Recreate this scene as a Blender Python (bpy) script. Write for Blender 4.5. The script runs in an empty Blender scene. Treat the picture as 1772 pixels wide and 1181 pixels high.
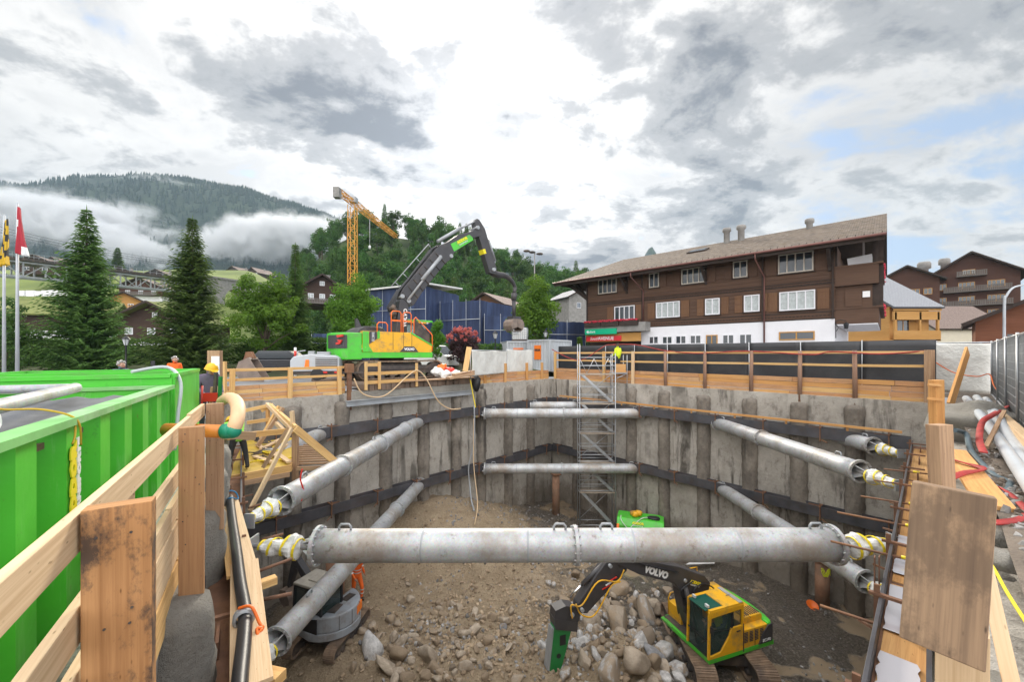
import bpy, bmesh, math, random
from mathutils import Vector, Matrix, noise, Euler
R = math.radians
V = Vector
SC = bpy.context.scene
COL = SC.collection
random.seed(7)
# ---------------------------------------------------------------- camera, world, sun, exposure
FPX, CU, HV, EYE = 689.0, 886.0, 612.0, 1.6
cam_d = bpy.data.cameras.new('camera')
cam = bpy.data.objects.new('camera', cam_d)
COL.objects.link(cam)
cam.location = (0, 0, EYE)
cam.rotation_euler = (R(90), 0, 0)
cam_d.sensor_width = 36.0
cam_d.lens = 36.0 * FPX / 1772.0
cam_d.shift_y = 21.5 / 1772.0
cam_d.clip_start = 0.05
cam_d.clip_end = 8000
SC.camera = cam
SC.view_settings.view_transform = 'Standard'
SC.view_settings.look = 'None'
SC.view_settings.exposure = 0.66
SC.view_settings.gamma = 1.0
SC.view_settings.use_curve_mapping = False
SC.cycles.max_bounces = 6
SC.cycles.diffuse_bounces = 3
SC.cycles.glossy_bounces = 3
SC.cycles.transmission_bounces = 4
SC.cycles.transparent_max_bounces = 8
SC.cycles.volume_bounces = 2
SC.cycles.volume_max_steps = 96
SC.cycles.volume_step_rate = 2.0
SUN_AZ, SUN_EL = -7.0, 27.0          # degrees: left of straight ahead, above the horizon
sdir = V((math.sin(R(SUN_AZ)) * math.cos(R(SUN_EL)), math.cos(R(SUN_AZ)) * math.cos(R(SUN_EL)), math.sin(R(SUN_EL))))
sun_d = bpy.data.lights.new('sun', 'SUN')
sun_d.energy = 2.5
sun_d.angle = R(14)
sun_d.color = (1.0, 0.91, 0.77)
sun = bpy.data.objects.new('sun', sun_d)
COL.objects.link(sun)
sun.rotation_euler = (-sdir).to_track_quat('-Z', 'Y').to_euler()
W = bpy.data.worlds.new('World')
SC.world = W
W.use_nodes = True
class NT:
 """small node-tree helper"""
 def __init__(s, tree):
  s.t = tree
  s.n = tree.nodes
  s.l = tree.links
 def new(s, typ, **kw):
  n = s.n.new(typ)
  for k, v in kw.items():
   setattr(n, k, v)
  return n
 def set(s, sock, val):
  if hasattr(val, 'links') or isinstance(val, bpy.types.NodeSocket):
   s.l.new(val, sock)
  else:
   if sock.type == 'RGBA' and len(val) == 3:
    val = (*val, 1)
   sock.default_value = val
 def math(s, op, a, b=0.0, c=None, clamp=False):
  n = s.new('ShaderNodeMath', operation=op, use_clamp=clamp)
  s.set(n.inputs[0], a)
  s.set(n.inputs[1], b)
  if c is not None:
   s.set(n.inputs[2], c)
  return n.outputs[0]
 def vmath(s, op, a, b=None):
  n = s.new('ShaderNodeVectorMath', operation=op)
  s.set(n.inputs[0], a)
  if b is not None:
   s.set(n.inputs[1], b)
  return n.outputs['Value'] if op == 'DOT_PRODUCT' else n.outputs[0]
 def noise(s, vec, scale, detail=4, rough=0.55, dist=0.0):
  n = s.new('ShaderNodeTexNoise')
  if vec is not None:
   s.l.new(vec, n.inputs['Vector'])
  n.inputs['Scale'].default_value = scale
  n.inputs['Detail'].default_value = detail
  n.inputs['Roughness'].default_value = rough
  n.inputs['Distortion'].default_value = dist
  return n.outputs['Fac']
 def ramp(s, fac, stops, interp='LINEAR'):
  n = s.new('ShaderNodeValToRGB')
  n.color_ramp.interpolation = interp
  e = n.color_ramp.elements
  while len(e) < len(stops):
   e.new(0.5)
  for el, (p, c) in zip(e, stops):
   el.position = p
   el.color = (*c, 1) if not isinstance(c, (int, float)) else (c, c, c, 1)
  s.set(n.inputs[0], fac)
  return n.outputs[0]
 def mix(s, fac, a, b, blend='MIX'):
  n = s.new('ShaderNodeMix', data_type='RGBA', blend_type=blend)
  s.set(n.inputs[0], fac)
  s.set(n.inputs[6], a)
  s.set(n.inputs[7], b)
  return n.outputs[2]
 def mapping(s, vec, scale=(1, 1, 1), loc=(0, 0, 0), rot=(0, 0, 0)):
  n = s.new('ShaderNodeMapping')
  s.l.new(vec, n.inputs[0])
  n.inputs['Location'].default_value = loc
  n.inputs['Rotation'].default_value = rot
  n.inputs['Scale'].default_value = scale
  return n.outputs[0]
 def bump(s, h, strength=0.3, dist=0.02):
  n = s.new('ShaderNodeBump')
  n.inputs['Strength'].default_value = strength
  n.inputs['Distance'].default_value = dist
  s.l.new(h, n.inputs['Height'])
  return n.outputs[0]
def build_world():
 t = NT(W.node_tree)
 t.n.clear()
 out = t.new('ShaderNodeOutputWorld')
 bg = t.new('ShaderNodeBackground')
 bg.inputs['Strength'].default_value = 0.1
 t.l.new(bg.outputs[0], out.inputs[0])
 sky = t.new('ShaderNodeTexSky', sky_type='NISHITA')
 sky.sun_disc = False
 sky.sun_elevation = R(SUN_EL)
 sky.sun_rotation = R(SUN_AZ)
 sky.altitude = 1000
 d = t.new('ShaderNodeTexCoord').outputs['Generated']
 sep = t.new('ShaderNodeSeparateXYZ')
 t.l.new(d, sep.inputs[0])
 den = t.math('ADD', t.math('MAXIMUM', sep.outputs[2], 0.0), 0.30)
 comb = t.new('ShaderNodeCombineXYZ')
 t.l.new(t.math('DIVIDE', sep.outputs[0], den), comb.inputs[0])
 t.l.new(t.math('DIVIDE', sep.outputs[1], den), comb.inputs[1])
 p = t.mapping(comb.outputs[0], (1.0, 1.25, 1), (SKX, SKY, 0), (0, 0, R(-18)))
 lo = t.noise(p, 0.8, 3, 0.5, 0.3)
 n1 = t.noise(t.mapping(p, (1, 1, 1), (5.1, 2.2, 0)), 2.3, 12, 0.585, 0.35)
 n2 = t.noise(t.mapping(p, (1, 1, 1), (1.7, 9.2, 0)), 6.0, 10, 0.62, 0.2)
 dens = t.math('ADD', t.math('ADD', t.math('MULTIPLY', n1, 0.62), t.math('MULTIPLY', n2, 0.32)), t.math('MULTIPLY', lo, 0.42))
 side = t.math('MULTIPLY', t.math('ADD', sep.outputs[0], -0.12), 0.17, clamp=True)
 cover = t.ramp(t.math('SUBTRACT', dens, side), [(0.47, 0.0), (0.585, 1.0)], 'EASE')
 thick = t.ramp(t.math('SUBTRACT', dens, t.math('MULTIPLY', side, 0.35)), [(0.635, 0.0), (0.715, 0.62), (0.80, 1.0)], 'EASE')
 thick = t.math('MULTIPLY', thick, t.math('ADD', 0.35, t.math('MULTIPLY', sep.outputs[2], 4.5), clamp=True))
 sunp = t.math('MAXIMUM', t.vmath('DOT_PRODUCT', d, tuple(sdir)), 0.0)
 glow = t.math('ADD', t.math('MULTIPLY', t.math('POWER', sunp, 5.0), 0.75), t.math('MULTIPLY', t.math('POWER', sunp, 45.0), 1.0))
 back = t.math('MAXIMUM', t.math('MULTIPLY', t.math('ADD', t.math('MULTIPLY', sep.outputs[1], -1.0), 0.25), 3.0), 0.0)  # unseen sky behind the camera, brightened as added front fill
 fine = t.ramp(n1, [(0.36, (3.85, 3.78, 3.75)), (0.60, (5.7, 5.55, 5.38))])
 cl = t.mix(t.math('MULTIPLY', thick, 0.95), fine, (1.3, 1.39, 1.6))
 skyb = t.mix(0.62, sky.outputs[0], (3.1, 3.75, 4.9))
 base = t.mix(cover, skyb, cl)
 zen = t.math('MULTIPLY', t.math('MAXIMUM', t.math('SUBTRACT', sep.outputs[2], 0.64), 0.0), 6.0)  # overhead sky above the view, brightened to lift light in the pit
 sc = t.new('ShaderNodeVectorMath', operation='SCALE')
 t.l.new(base, sc.inputs[0])
 gl = t.math('MULTIPLY', glow, t.math('SUBTRACT', 1.0, t.math('MULTIPLY', thick, 0.62)))
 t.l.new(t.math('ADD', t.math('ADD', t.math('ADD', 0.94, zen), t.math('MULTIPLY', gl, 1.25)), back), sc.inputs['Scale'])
 low = t.math('MULTIPLY', t.math('SUBTRACT', 0.02, sep.outputs[2]), 30.0, clamp=True)
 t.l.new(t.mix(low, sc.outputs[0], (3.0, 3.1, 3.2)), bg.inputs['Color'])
SKX, SKY = 13.3, 17.1
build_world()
# ---------------------------------------------------------------- helpers
def at(u, v, Y):
 """photo pixel and distance in front of the viewer -> a point of the place"""
 return V(((u - CU) / FPX * Y, Y, EYE + (HV - v) / FPX * Y))
def on_z(u, v, z):
 Y = (EYE - z) * FPX / (v - HV)
 return V(((u - CU) / FPX * Y, Y, z))
def basis(axis, up=(0, 0, 1)):
 x = V(axis).normalized()
 up = V(up)
 if abs(x.dot(up.normalized())) > 0.995:
  up = V((0, 1, 0)) if abs(x.y) < 0.9 else V((1, 0, 0))
 y = up.cross(x).normalized()
 z = x.cross(y)
 return x, y, z
class MB:
 """collects faces; build() links them as one mesh object"""
 def __init__(s):
  s.v, s.f, s.uv, s.mi, s.sm = [], [], [], [], []
 def add(s, vs, fs, uvs=None, mi=0, smooth=False):
  o = len(s.v)
  s.v.extend([tuple(p) for p in vs])
  for i, f in enumerate(fs):
   s.f.append([k + o for k in f])
   s.uv.append(uvs[i] if uvs else None)
   s.mi.append(mi)
   s.sm.append(smooth)
  return s
 def bar(s, p0, p1, w, h, up=(0, 0, 1), mi=0, w1=None, h1=None):
  p0, p1 = V(p0), V(p1)
  L = (p1 - p0).length
  x, y, z = basis(p1 - p0, up)
  w1 = w if w1 is None else w1
  h1 = h if h1 is None else h1
  vs = []
  for p, a, b in ((p0, w, h), (p1, w1, h1)):
   for sy, sz in ((-1, -1), (1, -1), (1, 1), (-1, 1)):
    vs.append(p + y * (sy * a / 2) + z * (sz * b / 2))
  fs = [(0, 3, 2, 1), (4, 5, 6, 7), (0, 1, 5, 4), (1, 2, 6, 5), (2, 3, 7, 6), (3, 0, 4, 7)]
  o = random.random() * 50
  q = random.random() * 50
  e = [(o, q), (o + .02, q), (o + .02, q + w), (o, q + w)]
  uvs = [e, e]
  for d, k in ((w, 0), (h, .3), (w, .7), (h, 1.1)):
   uvs.append([(o, q + k), (o, q + k + d), (o + L, q + k + d), (o + L, q + k)])
  return s.add(vs, fs, uvs, mi)
 def box(s, c, size, rz=0.0, mi=0, M=None):
  c = V(c)
  sx, sy, sz = size
  m = M if M is not None else Matrix.Rotation(rz, 3, 'Z')
  ax = [m @ V((1, 0, 0)), m @ V((0, 1, 0)), m @ V((0, 0, 1))]
  k = max(range(3), key=lambda i: size[i])
  a = ax[k] * (size[k] / 2)
  if k == 0:
   return s.bar(c - a, c + a, sy, sz, ax[2], mi)
  if k == 1:
   return s.bar(c - a, c + a, sx, sz, ax[2], mi)
  return s.bar(c - a, c + a, sx, sy, ax[1], mi)
 def tube(s, p0, p1, r, r1=None, seg=12, caps=True, mi=0, smooth=True):
  return s.path([p0, p1], r, seg, caps, mi, r1=r1, smooth=smooth)
 def path(s, pts, r, seg=8, caps=True, mi=0, r1=None, smooth=True, radii=None):
  pts = [V(p) for p in pts]
  n = len(pts)
  rr = radii or [r + ((r1 if r1 is not None else r) - r) * i / (n - 1) for i in range(n)]
  vs, fs, uvs = [], [], []
  yv = None
  L = random.random() * 20
  lens = []
  for i, p in enumerate(pts):
   if i == 0:
    d = pts[1] - p
   elif i == n - 1:
    d = p - pts[i - 1]
   else:
    d = (pts[i + 1] - p).normalized() + (p - pts[i - 1]).normalized()
   if d.length < 1e-9:
    d = V((0, 0, 1))
   d.normalize()
   if yv is None:
    _, yv, _ = basis(d)
   yv = (yv - d * yv.dot(d))
   if yv.length < 1e-6:
    _, yv, _ = basis(d)
   yv.normalize()
   zv = d.cross(yv)
   if i:
    L += (p - pts[i - 1]).length
   lens.append(L)
   for k in range(seg):
    a = 2 * math.pi * k / seg
    vs.append(p + (yv * math.cos(a) + zv * math.sin(a)) * rr[i])
  for i in range(n - 1):
   for k in range(seg):
    k2 = (k + 1) % seg
    fs.append((i * seg + k, i * seg + k2, (i + 1) * seg + k2, (i + 1) * seg + k))
    c = 2 * math.pi * rr[i] / seg
    uvs.append([(lens[i], k * c), (lens[i], (k + 1) * c), (lens[i + 1], (k + 1) * c), (lens[i + 1], k * c)])
  s.add(vs, fs, uvs, mi, smooth)
  if caps:
   o = len(s.v) - len(vs)
   s.f.append([o + k for k in reversed(range(seg))]); s.uv.append(None); s.mi.append(mi); s.sm.append(False)
   s.f.append([o + (n - 1) * seg + k for k in range(seg)]); s.uv.append(None); s.mi.append(mi); s.sm.append(False)
  return s
 def lathe(s, prof, seg=16, M=None, mi=0, smooth=True):
  M = M or Matrix.Identity(4)
  vs = []
  for r, z in prof:
   for k in range(seg):
    a = 2 * math.pi * k / seg
    vs.append(M @ V((r * math.cos(a), r * math.sin(a), z)))
  fs = []
  for i in range(len(prof) - 1):
   for k in range(seg):
    k2 = (k + 1) % seg
    fs.append((i * seg + k, i * seg + k2, (i + 1) * seg + k2, (i + 1) * seg + k))
  return s.add(vs, fs, None, mi, smooth)
 def prism(s, poly, o, xa, ya, t0, t1, mi=0):
  """polygon in the plane (o, xa, ya), extruded along its normal from t0 to t1"""
  o, xa, ya = V(o), V(xa).normalized(), V(ya).normalized()
  na = xa.cross(ya)
  n = len(poly)
  area = sum(poly[i][0] * poly[(i + 1) % n][1] - poly[(i + 1) % n][0] * poly[i][1] for i in range(n))
  if area < 0:
   poly = poly[::-1]
  vs = [o + xa * a + ya * b + na * t0 for a, b in poly] + [o + xa * a + ya * b + na * t1 for a, b in poly]
  fs = [tuple(reversed(range(n))), tuple(range(n, 2 * n))]
  uvs = [[poly[i] for i in reversed(range(n))], list(poly)]
  for i in range(n):
   j = (i + 1) % n
   fs.append((i, j, n + j, n + i))
   uvs.append([poly[i], poly[j], (poly[j][0], poly[j][1] + abs(t1 - t0)), (poly[i][0], poly[i][1] + abs(t1 - t0))])
  return s.add(vs, fs, uvs, mi)
 def quad(s, a, b, c, d, mi=0):
  return s.add([a, b, c, d], [(0, 1, 2, 3)], [[(0, 0), (1, 0), (1, 1), (0, 1)]], mi)
 def blob(s, c, rad, sub=2, jit=0.0, mi=0, M=None, smooth=True, seed=0):
  bm = bmesh.new()
  bmesh.ops.create_icosphere(bm, subdivisions=sub, radius=1.0)
  c = V(c)
  r3 = V(rad) if hasattr(rad, '__len__') else V((rad, rad, rad))
  vs = []
  for v in bm.verts:
   p = v.co.copy()
   if jit:
    p *= 1 + jit * noise.noise(p * 1.7 + V((seed * 7.3, seed, 0)))
   p = V((p.x * r3.x, p.y * r3.y, p.z * r3.z))
   if M:
    p = M @ p
   vs.append(c + p)
  fs = [tuple(v.index for v in f.verts) for f in bm.faces]
  bm.free()
  return s.add(vs, fs, None, mi, smooth)
 def build(s, name, mats, parent=None, bevel=0.0, smooth_all=None):
  me = bpy.data.meshes.new(name)
  me.from_pydata(s.v, [], s.f)
  uvl = me.uv_layers.new(name='UVMap')
  data = [0.0] * (2 * len(me.loops))
  li = 0
  for f, uv in zip(s.f, s.uv):
   if uv:
    for k in range(len(f)):
     data[2 * (li + k)], data[2 * (li + k) + 1] = uv[k]
   li += len(f)
  uvl.data.foreach_set('uv', data)
  if not isinstance(mats, (list, tuple)):
   mats = [mats]
  for m in mats:
   me.materials.append(m)
  me.polygons.foreach_set('material_index', s.mi)
  me.polygons.foreach_set('use_smooth', s.sm if smooth_all is None else [smooth_all] * len(s.f))
  me.update()
  o = bpy.data.objects.new(name, me)
  COL.objects.link(o)
  if parent is not None:
   o.parent = parent
  if bevel:
   b = o.modifiers.new('bevel', 'BEVEL')
   b.width = bevel
   b.segments = 2
   b.limit_method = 'ANGLE'
  return o
def tag(o, label, cat, group=None, kind=None):
 if label:
  o['label'] = label
 if cat:
  o['category'] = cat
 if group:
  o['group'] = group
 if kind:
  o['kind'] = kind
 return o
def structure(o):
 o['kind'] = 'structure'
 return o
def thing(name, label, cat, loc=(0, 0, 0), rz=0.0, group=None, scale=1.0):
 o = bpy.data.objects.new(name, None)
 o.empty_display_size = 0.3
 COL.objects.link(o)
 o.location = loc
 o.rotation_euler = (0, 0, rz)
 o.scale = (scale, scale, scale)
 return tag(o, label, cat, group)
def dup(root, loc, rz=None, label=None, group=None, scale=None):
 def cp(o, par):
  c = o.copy()
  COL.objects.link(c)
  if par is not None:
   c.parent = par
  for ch in list(o.children):
   cp(ch, c)
  return c
 r = cp(root, None)
 r.location = loc
 if rz is not None:
  r.rotation_euler = (r.rotation_euler[0], r.rotation_euler[1], rz)
 if label:
  r['label'] = label
 if group:
  r['group'] = group
 if scale is not None:
  r.scale = scale if hasattr(scale, '__len__') else (scale, scale, scale)
 return r
def text_mb(body, size, o, xa, ya, depth=0.01, shear=0.0, bold=0.0, width=None):
 """writing as geometry: returns an MB with the letters standing on the plane (o, xa, ya)"""
 cu = bpy.data.curves.new('letters', 'FONT')
 cu.body = body
 cu.size = size
 cu.shear = shear
 cu.offset = bold
 cu.extrude = depth / 2
 cu.resolution_u = 2
 cu.align_x = 'CENTER'
 cu.align_y = 'CENTER'
 ob = bpy.data.objects.new('letters', cu)
 COL.objects.link(ob)
 dg = bpy.context.evaluated_depsgraph_get()
 me = bpy.data.meshes.new_from_object(ob.evaluated_get(dg))
 xa, ya = V(xa).normalized(), V(ya).normalized()
 na = xa.cross(ya)
 o = V(o)
 ws = [v.co.x for v in me.vertices] or [0, 1]
 kx = (width / (max(ws) - min(ws))) if width else 1.0
 m = MB()
 m.add([o + xa * (v.co.x * kx) + ya * v.co.y + na * (v.co.z + depth / 2) for v in me.vertices], [tuple(p.vertices) for p in me.polygons])
 bpy.data.objects.remove(ob)
 bpy.data.curves.remove(cu)
 bpy.data.meshes.remove(me)
 return m
# ---------------------------------------------------------------- materials
def base_mat(name):
 m = bpy.data.materials.new(name)
 m.use_nodes = True
 t = NT(m.node_tree)
 b = t.n['Principled BSDF']
 return m, t, b
def coord(t, which='Object'):
 if which == 'World':
  return t.new('ShaderNodeNewGeometry').outputs['Position']
 return t.new('ShaderNodeTexCoord').outputs[which]
def mat(name, col, rough=0.6, metal=0.0, var=0.15, scale=2.0, bump=0.0, bscale=25.0, col2=None, dirt=None, dscale=1.3, damt=0.5,
  coords='Object', spec=0.5, rnd=0.0, bdist=0.02, coat=0.0):
 m, t, b = base_mat(name)
 c = coord(t, coords)
 n = t.noise(c, scale, 6, 0.6)
 a = tuple(x * (1 - var) for x in col)
 z = col2 if col2 else tuple(min(1, x * (1 + var)) for x in col)
 cc = t.ramp(n, [(0.3, a), (0.7, z)])
 if dirt:
  dn = t.noise(t.mapping(c, (1, 1, 1), (9, 3, 5)), dscale, 8, 0.68)
  cc = t.mix(t.math('MULTIPLY', t.ramp(dn, [(0.48, 0.0), (0.68, 1.0)]), damt), cc, dirt)
 if rnd:
  oi = t.new('ShaderNodeObjectInfo').outputs['Random']
  hs = t.new('ShaderNodeHueSaturation')
  t.l.new(cc, hs.inputs['Color'])
  t.set(hs.inputs['Value'], t.math('ADD', 1 - rnd, t.math('MULTIPLY', oi, 2 * rnd)))
  cc = hs.outputs[0]
 t.l.new(cc, b.inputs['Base Color'])
 b.inputs['Roughness'].default_value = rough
 b.inputs['Metallic'].default_value = metal
 b.inputs['Specular IOR Level'].default_value = spec
 b.inputs['Coat Weight'].default_value = coat
 if bump:
  bn = t.noise(c, bscale, 5, 0.65)
  t.l.new(t.bump(bn, bump, bdist), b.inputs['Normal'])
 return m
def wood(name, c1, c2, dark, rough=0.75, stain=None, stain_amt=0.0, knots=True, rnd=0.0):
 """sawn timber: grain along U of the board"""
 m, t, b = base_mat(name)
 uv = coord(t, 'UV')
 tone = t.noise(t.mapping(uv, (0.11, 0.9, 1)), 1.0, 2, 0.5)
 g1 = t.noise(t.mapping(uv, (0.9, 26, 1)), 1.0, 6, 0.62, 0.35)
 g2 = t.noise(t.mapping(uv, (2.2, 120, 1)), 1.0, 3, 0.6)
 c = t.mix(t.ramp(tone, [(0.32, 0.0), (0.68, 1.0)]), c1, c2)
 c = t.mix(t.math('MULTIPLY', t.ramp(g1, [(0.42, 0.0), (0.72, 1.0)]), 0.62), c, dark)
 c = t.mix(t.math('MULTIPLY', t.ramp(g2, [(0.5, 0.0), (0.8, 1.0)]), 0.35), c, dark)
 if knots:
  vo = t.new('ShaderNodeTexVoronoi', feature='F1')
  t.l.new(t.mapping(uv, (1.7, 5.5, 1)), vo.inputs['Vector'])
  k = t.ramp(vo.outputs['Distance'], [(0.05, 1.0), (0.13, 0.0)])
  c = t.mix(t.math('MULTIPLY', k, 0.75), c, tuple(x * 0.55 for x in dark))
 if stain:
  sn = t.noise(t.mapping(uv, (2.3, 3.5, 1)), 1.0, 8, 0.72)
  c = t.mix(t.math('MULTIPLY', t.ramp(sn, [(0.49, 0.0), (0.585, 1.0)]), stain_amt), c, stain)
 if rnd:
  oi = t.new('ShaderNodeObjectInfo').outputs['Random']
  hs = t.new('ShaderNodeHueSaturation')
  t.l.new(c, hs.inputs['Color'])
  t.set(hs.inputs['Value'], t.math('ADD', 1 - rnd, t.math('MULTIPLY', oi, 2 * rnd)))
  c = hs.outputs[0]
 t.l.new(c, b.inputs['Base Color'])
 b.inputs['Roughness'].default_value = rough
 b.inputs['Specular IOR Level'].default_value = 0.3
 t.l.new(t.bump(g1, 0.25, 0.004), b.inputs['Normal'])
 return m
def leafmat(name, c1, c2, trans=0.35, scale=0.8, rnd=0.18, rough=0.55):
 m, t, b = base_mat(name)
 c = coord(t)
 n = t.noise(c, scale, 3, 0.6)
 f = t.noise(c, scale * 9, 2, 0.5)
 cc = t.ramp(t.math('ADD', t.math('MULTIPLY', n, 0.65), t.math('MULTIPLY', f, 0.35)), [(0.35, c1), (0.68, c2)])
 oi = t.new('ShaderNodeObjectInfo').outputs['Random']
 hs = t.new('ShaderNodeHueSaturation')
 t.l.new(cc, hs.inputs['Color'])
 t.set(hs.inputs['Value'], t.math('ADD', 1 - rnd, t.math('MULTIPLY', oi, 2 * rnd)))
 t.set(hs.inputs['Hue'], t.math('ADD', 0.485, t.math('MULTIPLY', oi, 0.03)))
 t.l.new(hs.outputs[0], b.inputs['Base Color'])
 b.inputs['Roughness'].default_value = rough
 b.inputs['Specular IOR Level'].default_value = 0.25
 tr = t.new('ShaderNodeBsdfTranslucent')
 t.l.new(hs.outputs[0], tr.inputs['Color'])
 mx = t.new('ShaderNodeMixShader')
 mx.inputs[0].default_value = trans
 t.l.new(b.outputs[0], mx.inputs[1])
 t.l.new(tr.outputs[0], mx.inputs[2])
 out = t.n['Material Output']
 t.l.new(mx.outputs[0], out.inputs['Surface'])
 return m
def concrete_mat(name, c1, c2, wet, streak=1.0, bump=0.5, bscale=9.0, blot=0.5):
 m, t, b = base_mat(name)
 c = coord(t, 'World')
 n = t.noise(c, 0.9, 8, 0.65)
 n2 = t.noise(c, 6.0, 6, 0.7)
 col = t.ramp(t.math('ADD', t.math('MULTIPLY', n, 0.7), t.math('MULTIPLY', n2, 0.3)), [(0.33, c1), (0.66, c2)])
 sn = t.noise(t.mapping(c, (1.3, 1.3, 0.13)), 1.0, 6, 0.62, 0.5)
 st = t.ramp(sn, [(0.545, 0.0), (0.61, 1.0)])
 edge = t.noise(t.mapping(c, (1, 1, 1), (3, 3, 7)), 0.35, 4, 0.6)
 st = t.math('MULTIPLY', st, t.ramp(edge, [(0.40, 0.0), (0.58, 1.0)]))
 col = t.mix(t.math('MULTIPLY', st, streak), col, wet)
 sp = t.noise(t.mapping(c, (1, 1, 0.6), (2, 9, 4)), 3.2, 9, 0.74)
 col = t.mix(t.math('MULTIPLY', t.ramp(sp, [(0.53, 0.0), (0.64, 1.0)]), 0.55 * streak), col, tuple(x * 1.5 for x in wet))
 grit = t.noise(c, 38.0, 3, 0.7)
 col = t.mix(t.math('MULTIPLY', t.ramp(grit, [(0.58, 0.0), (0.70, 1.0)]), 0.45), col, tuple(x * 0.45 for x in c1))
 sz = t.new('ShaderNodeSeparateXYZ')
 t.l.new(c, sz.inputs[0])
 mudz = t.math('ADD', t.math('MULTIPLY', t.math('ADD', sz.outputs[2], 6.6), -0.42), t.math('MULTIPLY', t.noise(c, 1.4, 6, 0.7), 0.9))
 col = t.mix(t.math('MULTIPLY', t.ramp(mudz, [(0.62, 0.0), (0.95, 1.0)]), 0.6), col, (0.13, 0.098, 0.066))
 pale = t.noise(t.mapping(c, (1, 1, 0.5), (13, 5, 7)), 0.8, 6, 0.7)
 col = t.mix(t.math('MULTIPLY', t.ramp(pale, [(0.56, 0.0), (0.72, 1.0)]), blot), col, tuple(min(1, x * 1.35) for x in c2))
 t.l.new(col, b.inputs['Base Color'])
 t.l.new(t.ramp(st, [(0.0, 0.85), (1.0, 0.5)]), b.inputs['Roughness'])
 h = t.math('ADD', t.noise(c, bscale, 6, 0.7), t.math('MULTIPLY', t.noise(c, bscale * 5, 3, 0.6), 0.4))
 t.l.new(t.bump(h, bump, 0.07), b.inputs['Normal'])
 return m
MT = {}
def mk():
 M = MT
 M['timber'] = wood('fresh_timber', (0.66, 0.40, 0.15), (0.74, 0.50, 0.23), (0.42, 0.20, 0.06))
 M['timber_pale'] = wood('pale_timber', (0.68, 0.50, 0.31), (0.74, 0.55, 0.35), (0.44, 0.27, 0.13))
 M['timber_old'] = wood('weathered_timber', (0.40, 0.25, 0.15), (0.50, 0.33, 0.20), (0.17, 0.09, 0.05))
 M['timber_orange'] = wood('orange_timber', (0.62, 0.31, 0.10), (0.66, 0.40, 0.17), (0.36, 0.15, 0.05))
 M['timber_plank'] = wood('retaining_planks', (0.55, 0.27, 0.12), (0.62, 0.38, 0.20), (0.30, 0.13, 0.05), stain=(0.30, 0.20, 0.13), stain_amt=0.35)
 M['timber_log'] = wood('brown_round_wood', (0.26, 0.15, 0.10), (0.36, 0.23, 0.16), (0.12, 0.07, 0.05))
 M['timber_stain'] = wood('stained_post', (0.44, 0.22, 0.09), (0.52, 0.28, 0.12), (0.22, 0.09, 0.03), stain=(0.045, 0.04, 0.04), stain_amt=0.85)
 M['timber_grey'] = wood('grey_stained_post', (0.47, 0.33, 0.21), (0.31, 0.20, 0.12), (0.09, 0.06, 0.045), stain=(0.10, 0.07, 0.05), stain_amt=0.55)
 M['timber_post'] = wood('orange_brown_post', (0.40, 0.215, 0.10), (0.47, 0.27, 0.135), (0.24, 0.11, 0.05))
 M['timber_end'] = wood('sawn_end', (0.66, 0.40, 0.20), (0.70, 0.45, 0.24), (0.45, 0.24, 0.10))
 M['timber_mat'] = wood('mud_caked_beams', (0.20, 0.14, 0.10), (0.26, 0.18, 0.13), (0.09, 0.06, 0.05), stain=(0.13, 0.10, 0.08), stain_amt=0.8)
 M['shot'] = concrete_mat('shotcrete', (0.31, 0.28, 0.24), (0.53, 0.495, 0.44), (0.085, 0.074, 0.06), 1.0)
 M['pile'] = concrete_mat('pile_concrete', (0.14, 0.12, 0.10), (0.34, 0.30, 0.25), (0.07, 0.06, 0.05), 0.8, 1.0, 8.0, 0.7)
 M['lump'] = concrete_mat('lump_concrete', (0.30, 0.28, 0.245), (0.48, 0.45, 0.395), (0.20, 0.18, 0.155), 0.3, 1.0, 26.0, 0.5)
 M['steel_dark'] = mat('waler_steel', (0.085, 0.085, 0.095), 0.55, 0.35, 0.35, 1.6, 0.1, 30, dirt=(0.12, 0.075, 0.05), damt=0.4)
 M['rust'] = mat('rusted_steel', (0.20, 0.105, 0.065), 0.8, 0.2, 0.3, 3, 0.3, 40, dirt=(0.30, 0.15, 0.07), damt=0.8)
 M['rust_pipe'] = mat('rusty_pile_pipe', (0.33, 0.18, 0.11), 0.8, 0.1, 0.25, 2, 0.2, 40, dirt=(0.20, 0.14, 0.10), damt=0.8)
 M['asphalt'] = mat('asphalt_ground', (0.21, 0.21, 0.215), 0.9, 0, 0.2, 0.7, 0.3, 60, dirt=(0.16, 0.145, 0.125), coords='World', damt=0.6)
 M['white'] = mat('white_render', (0.80, 0.80, 0.83), 0.8, 0, 0.04, 1.5, 0.1, 40)
 M['white_plastic'] = mat('white_sheet', (0.74, 0.74, 0.72), 0.55, 0, 0.08, 1.2, 0.5, 2.2, bdist=0.12)
 M['tarp_white'] = mat('white_tarpaulin', (0.70, 0.70, 0.66), 0.6, 0, 0.09, 1.3, 0.7, 1.6, bdist=0.16, dirt=(0.5, 0.46, 0.4), damt=0.4)
 M['yellow_tape'] = mat('yellow_tape', (0.85, 0.66, 0.02), 0.45, 0, 0.06)
 M['galv'] = None
 M['black'] = mat('black_plastic', (0.018, 0.018, 0.02), 0.45, 0, 0.2)
 M['hose_black'] = mat('black_hose', (0.02, 0.02, 0.023), 0.38, 0, 0.3, 4, 0.15, 60)
 M['fence_black'] = mat('black_fence_panel', (0.030, 0.031, 0.035), 0.42, 0, 0.18, 0.9, 0.25, 3, dirt=(0.06, 0.06, 0.06), damt=0.5, bdist=0.03)
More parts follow.
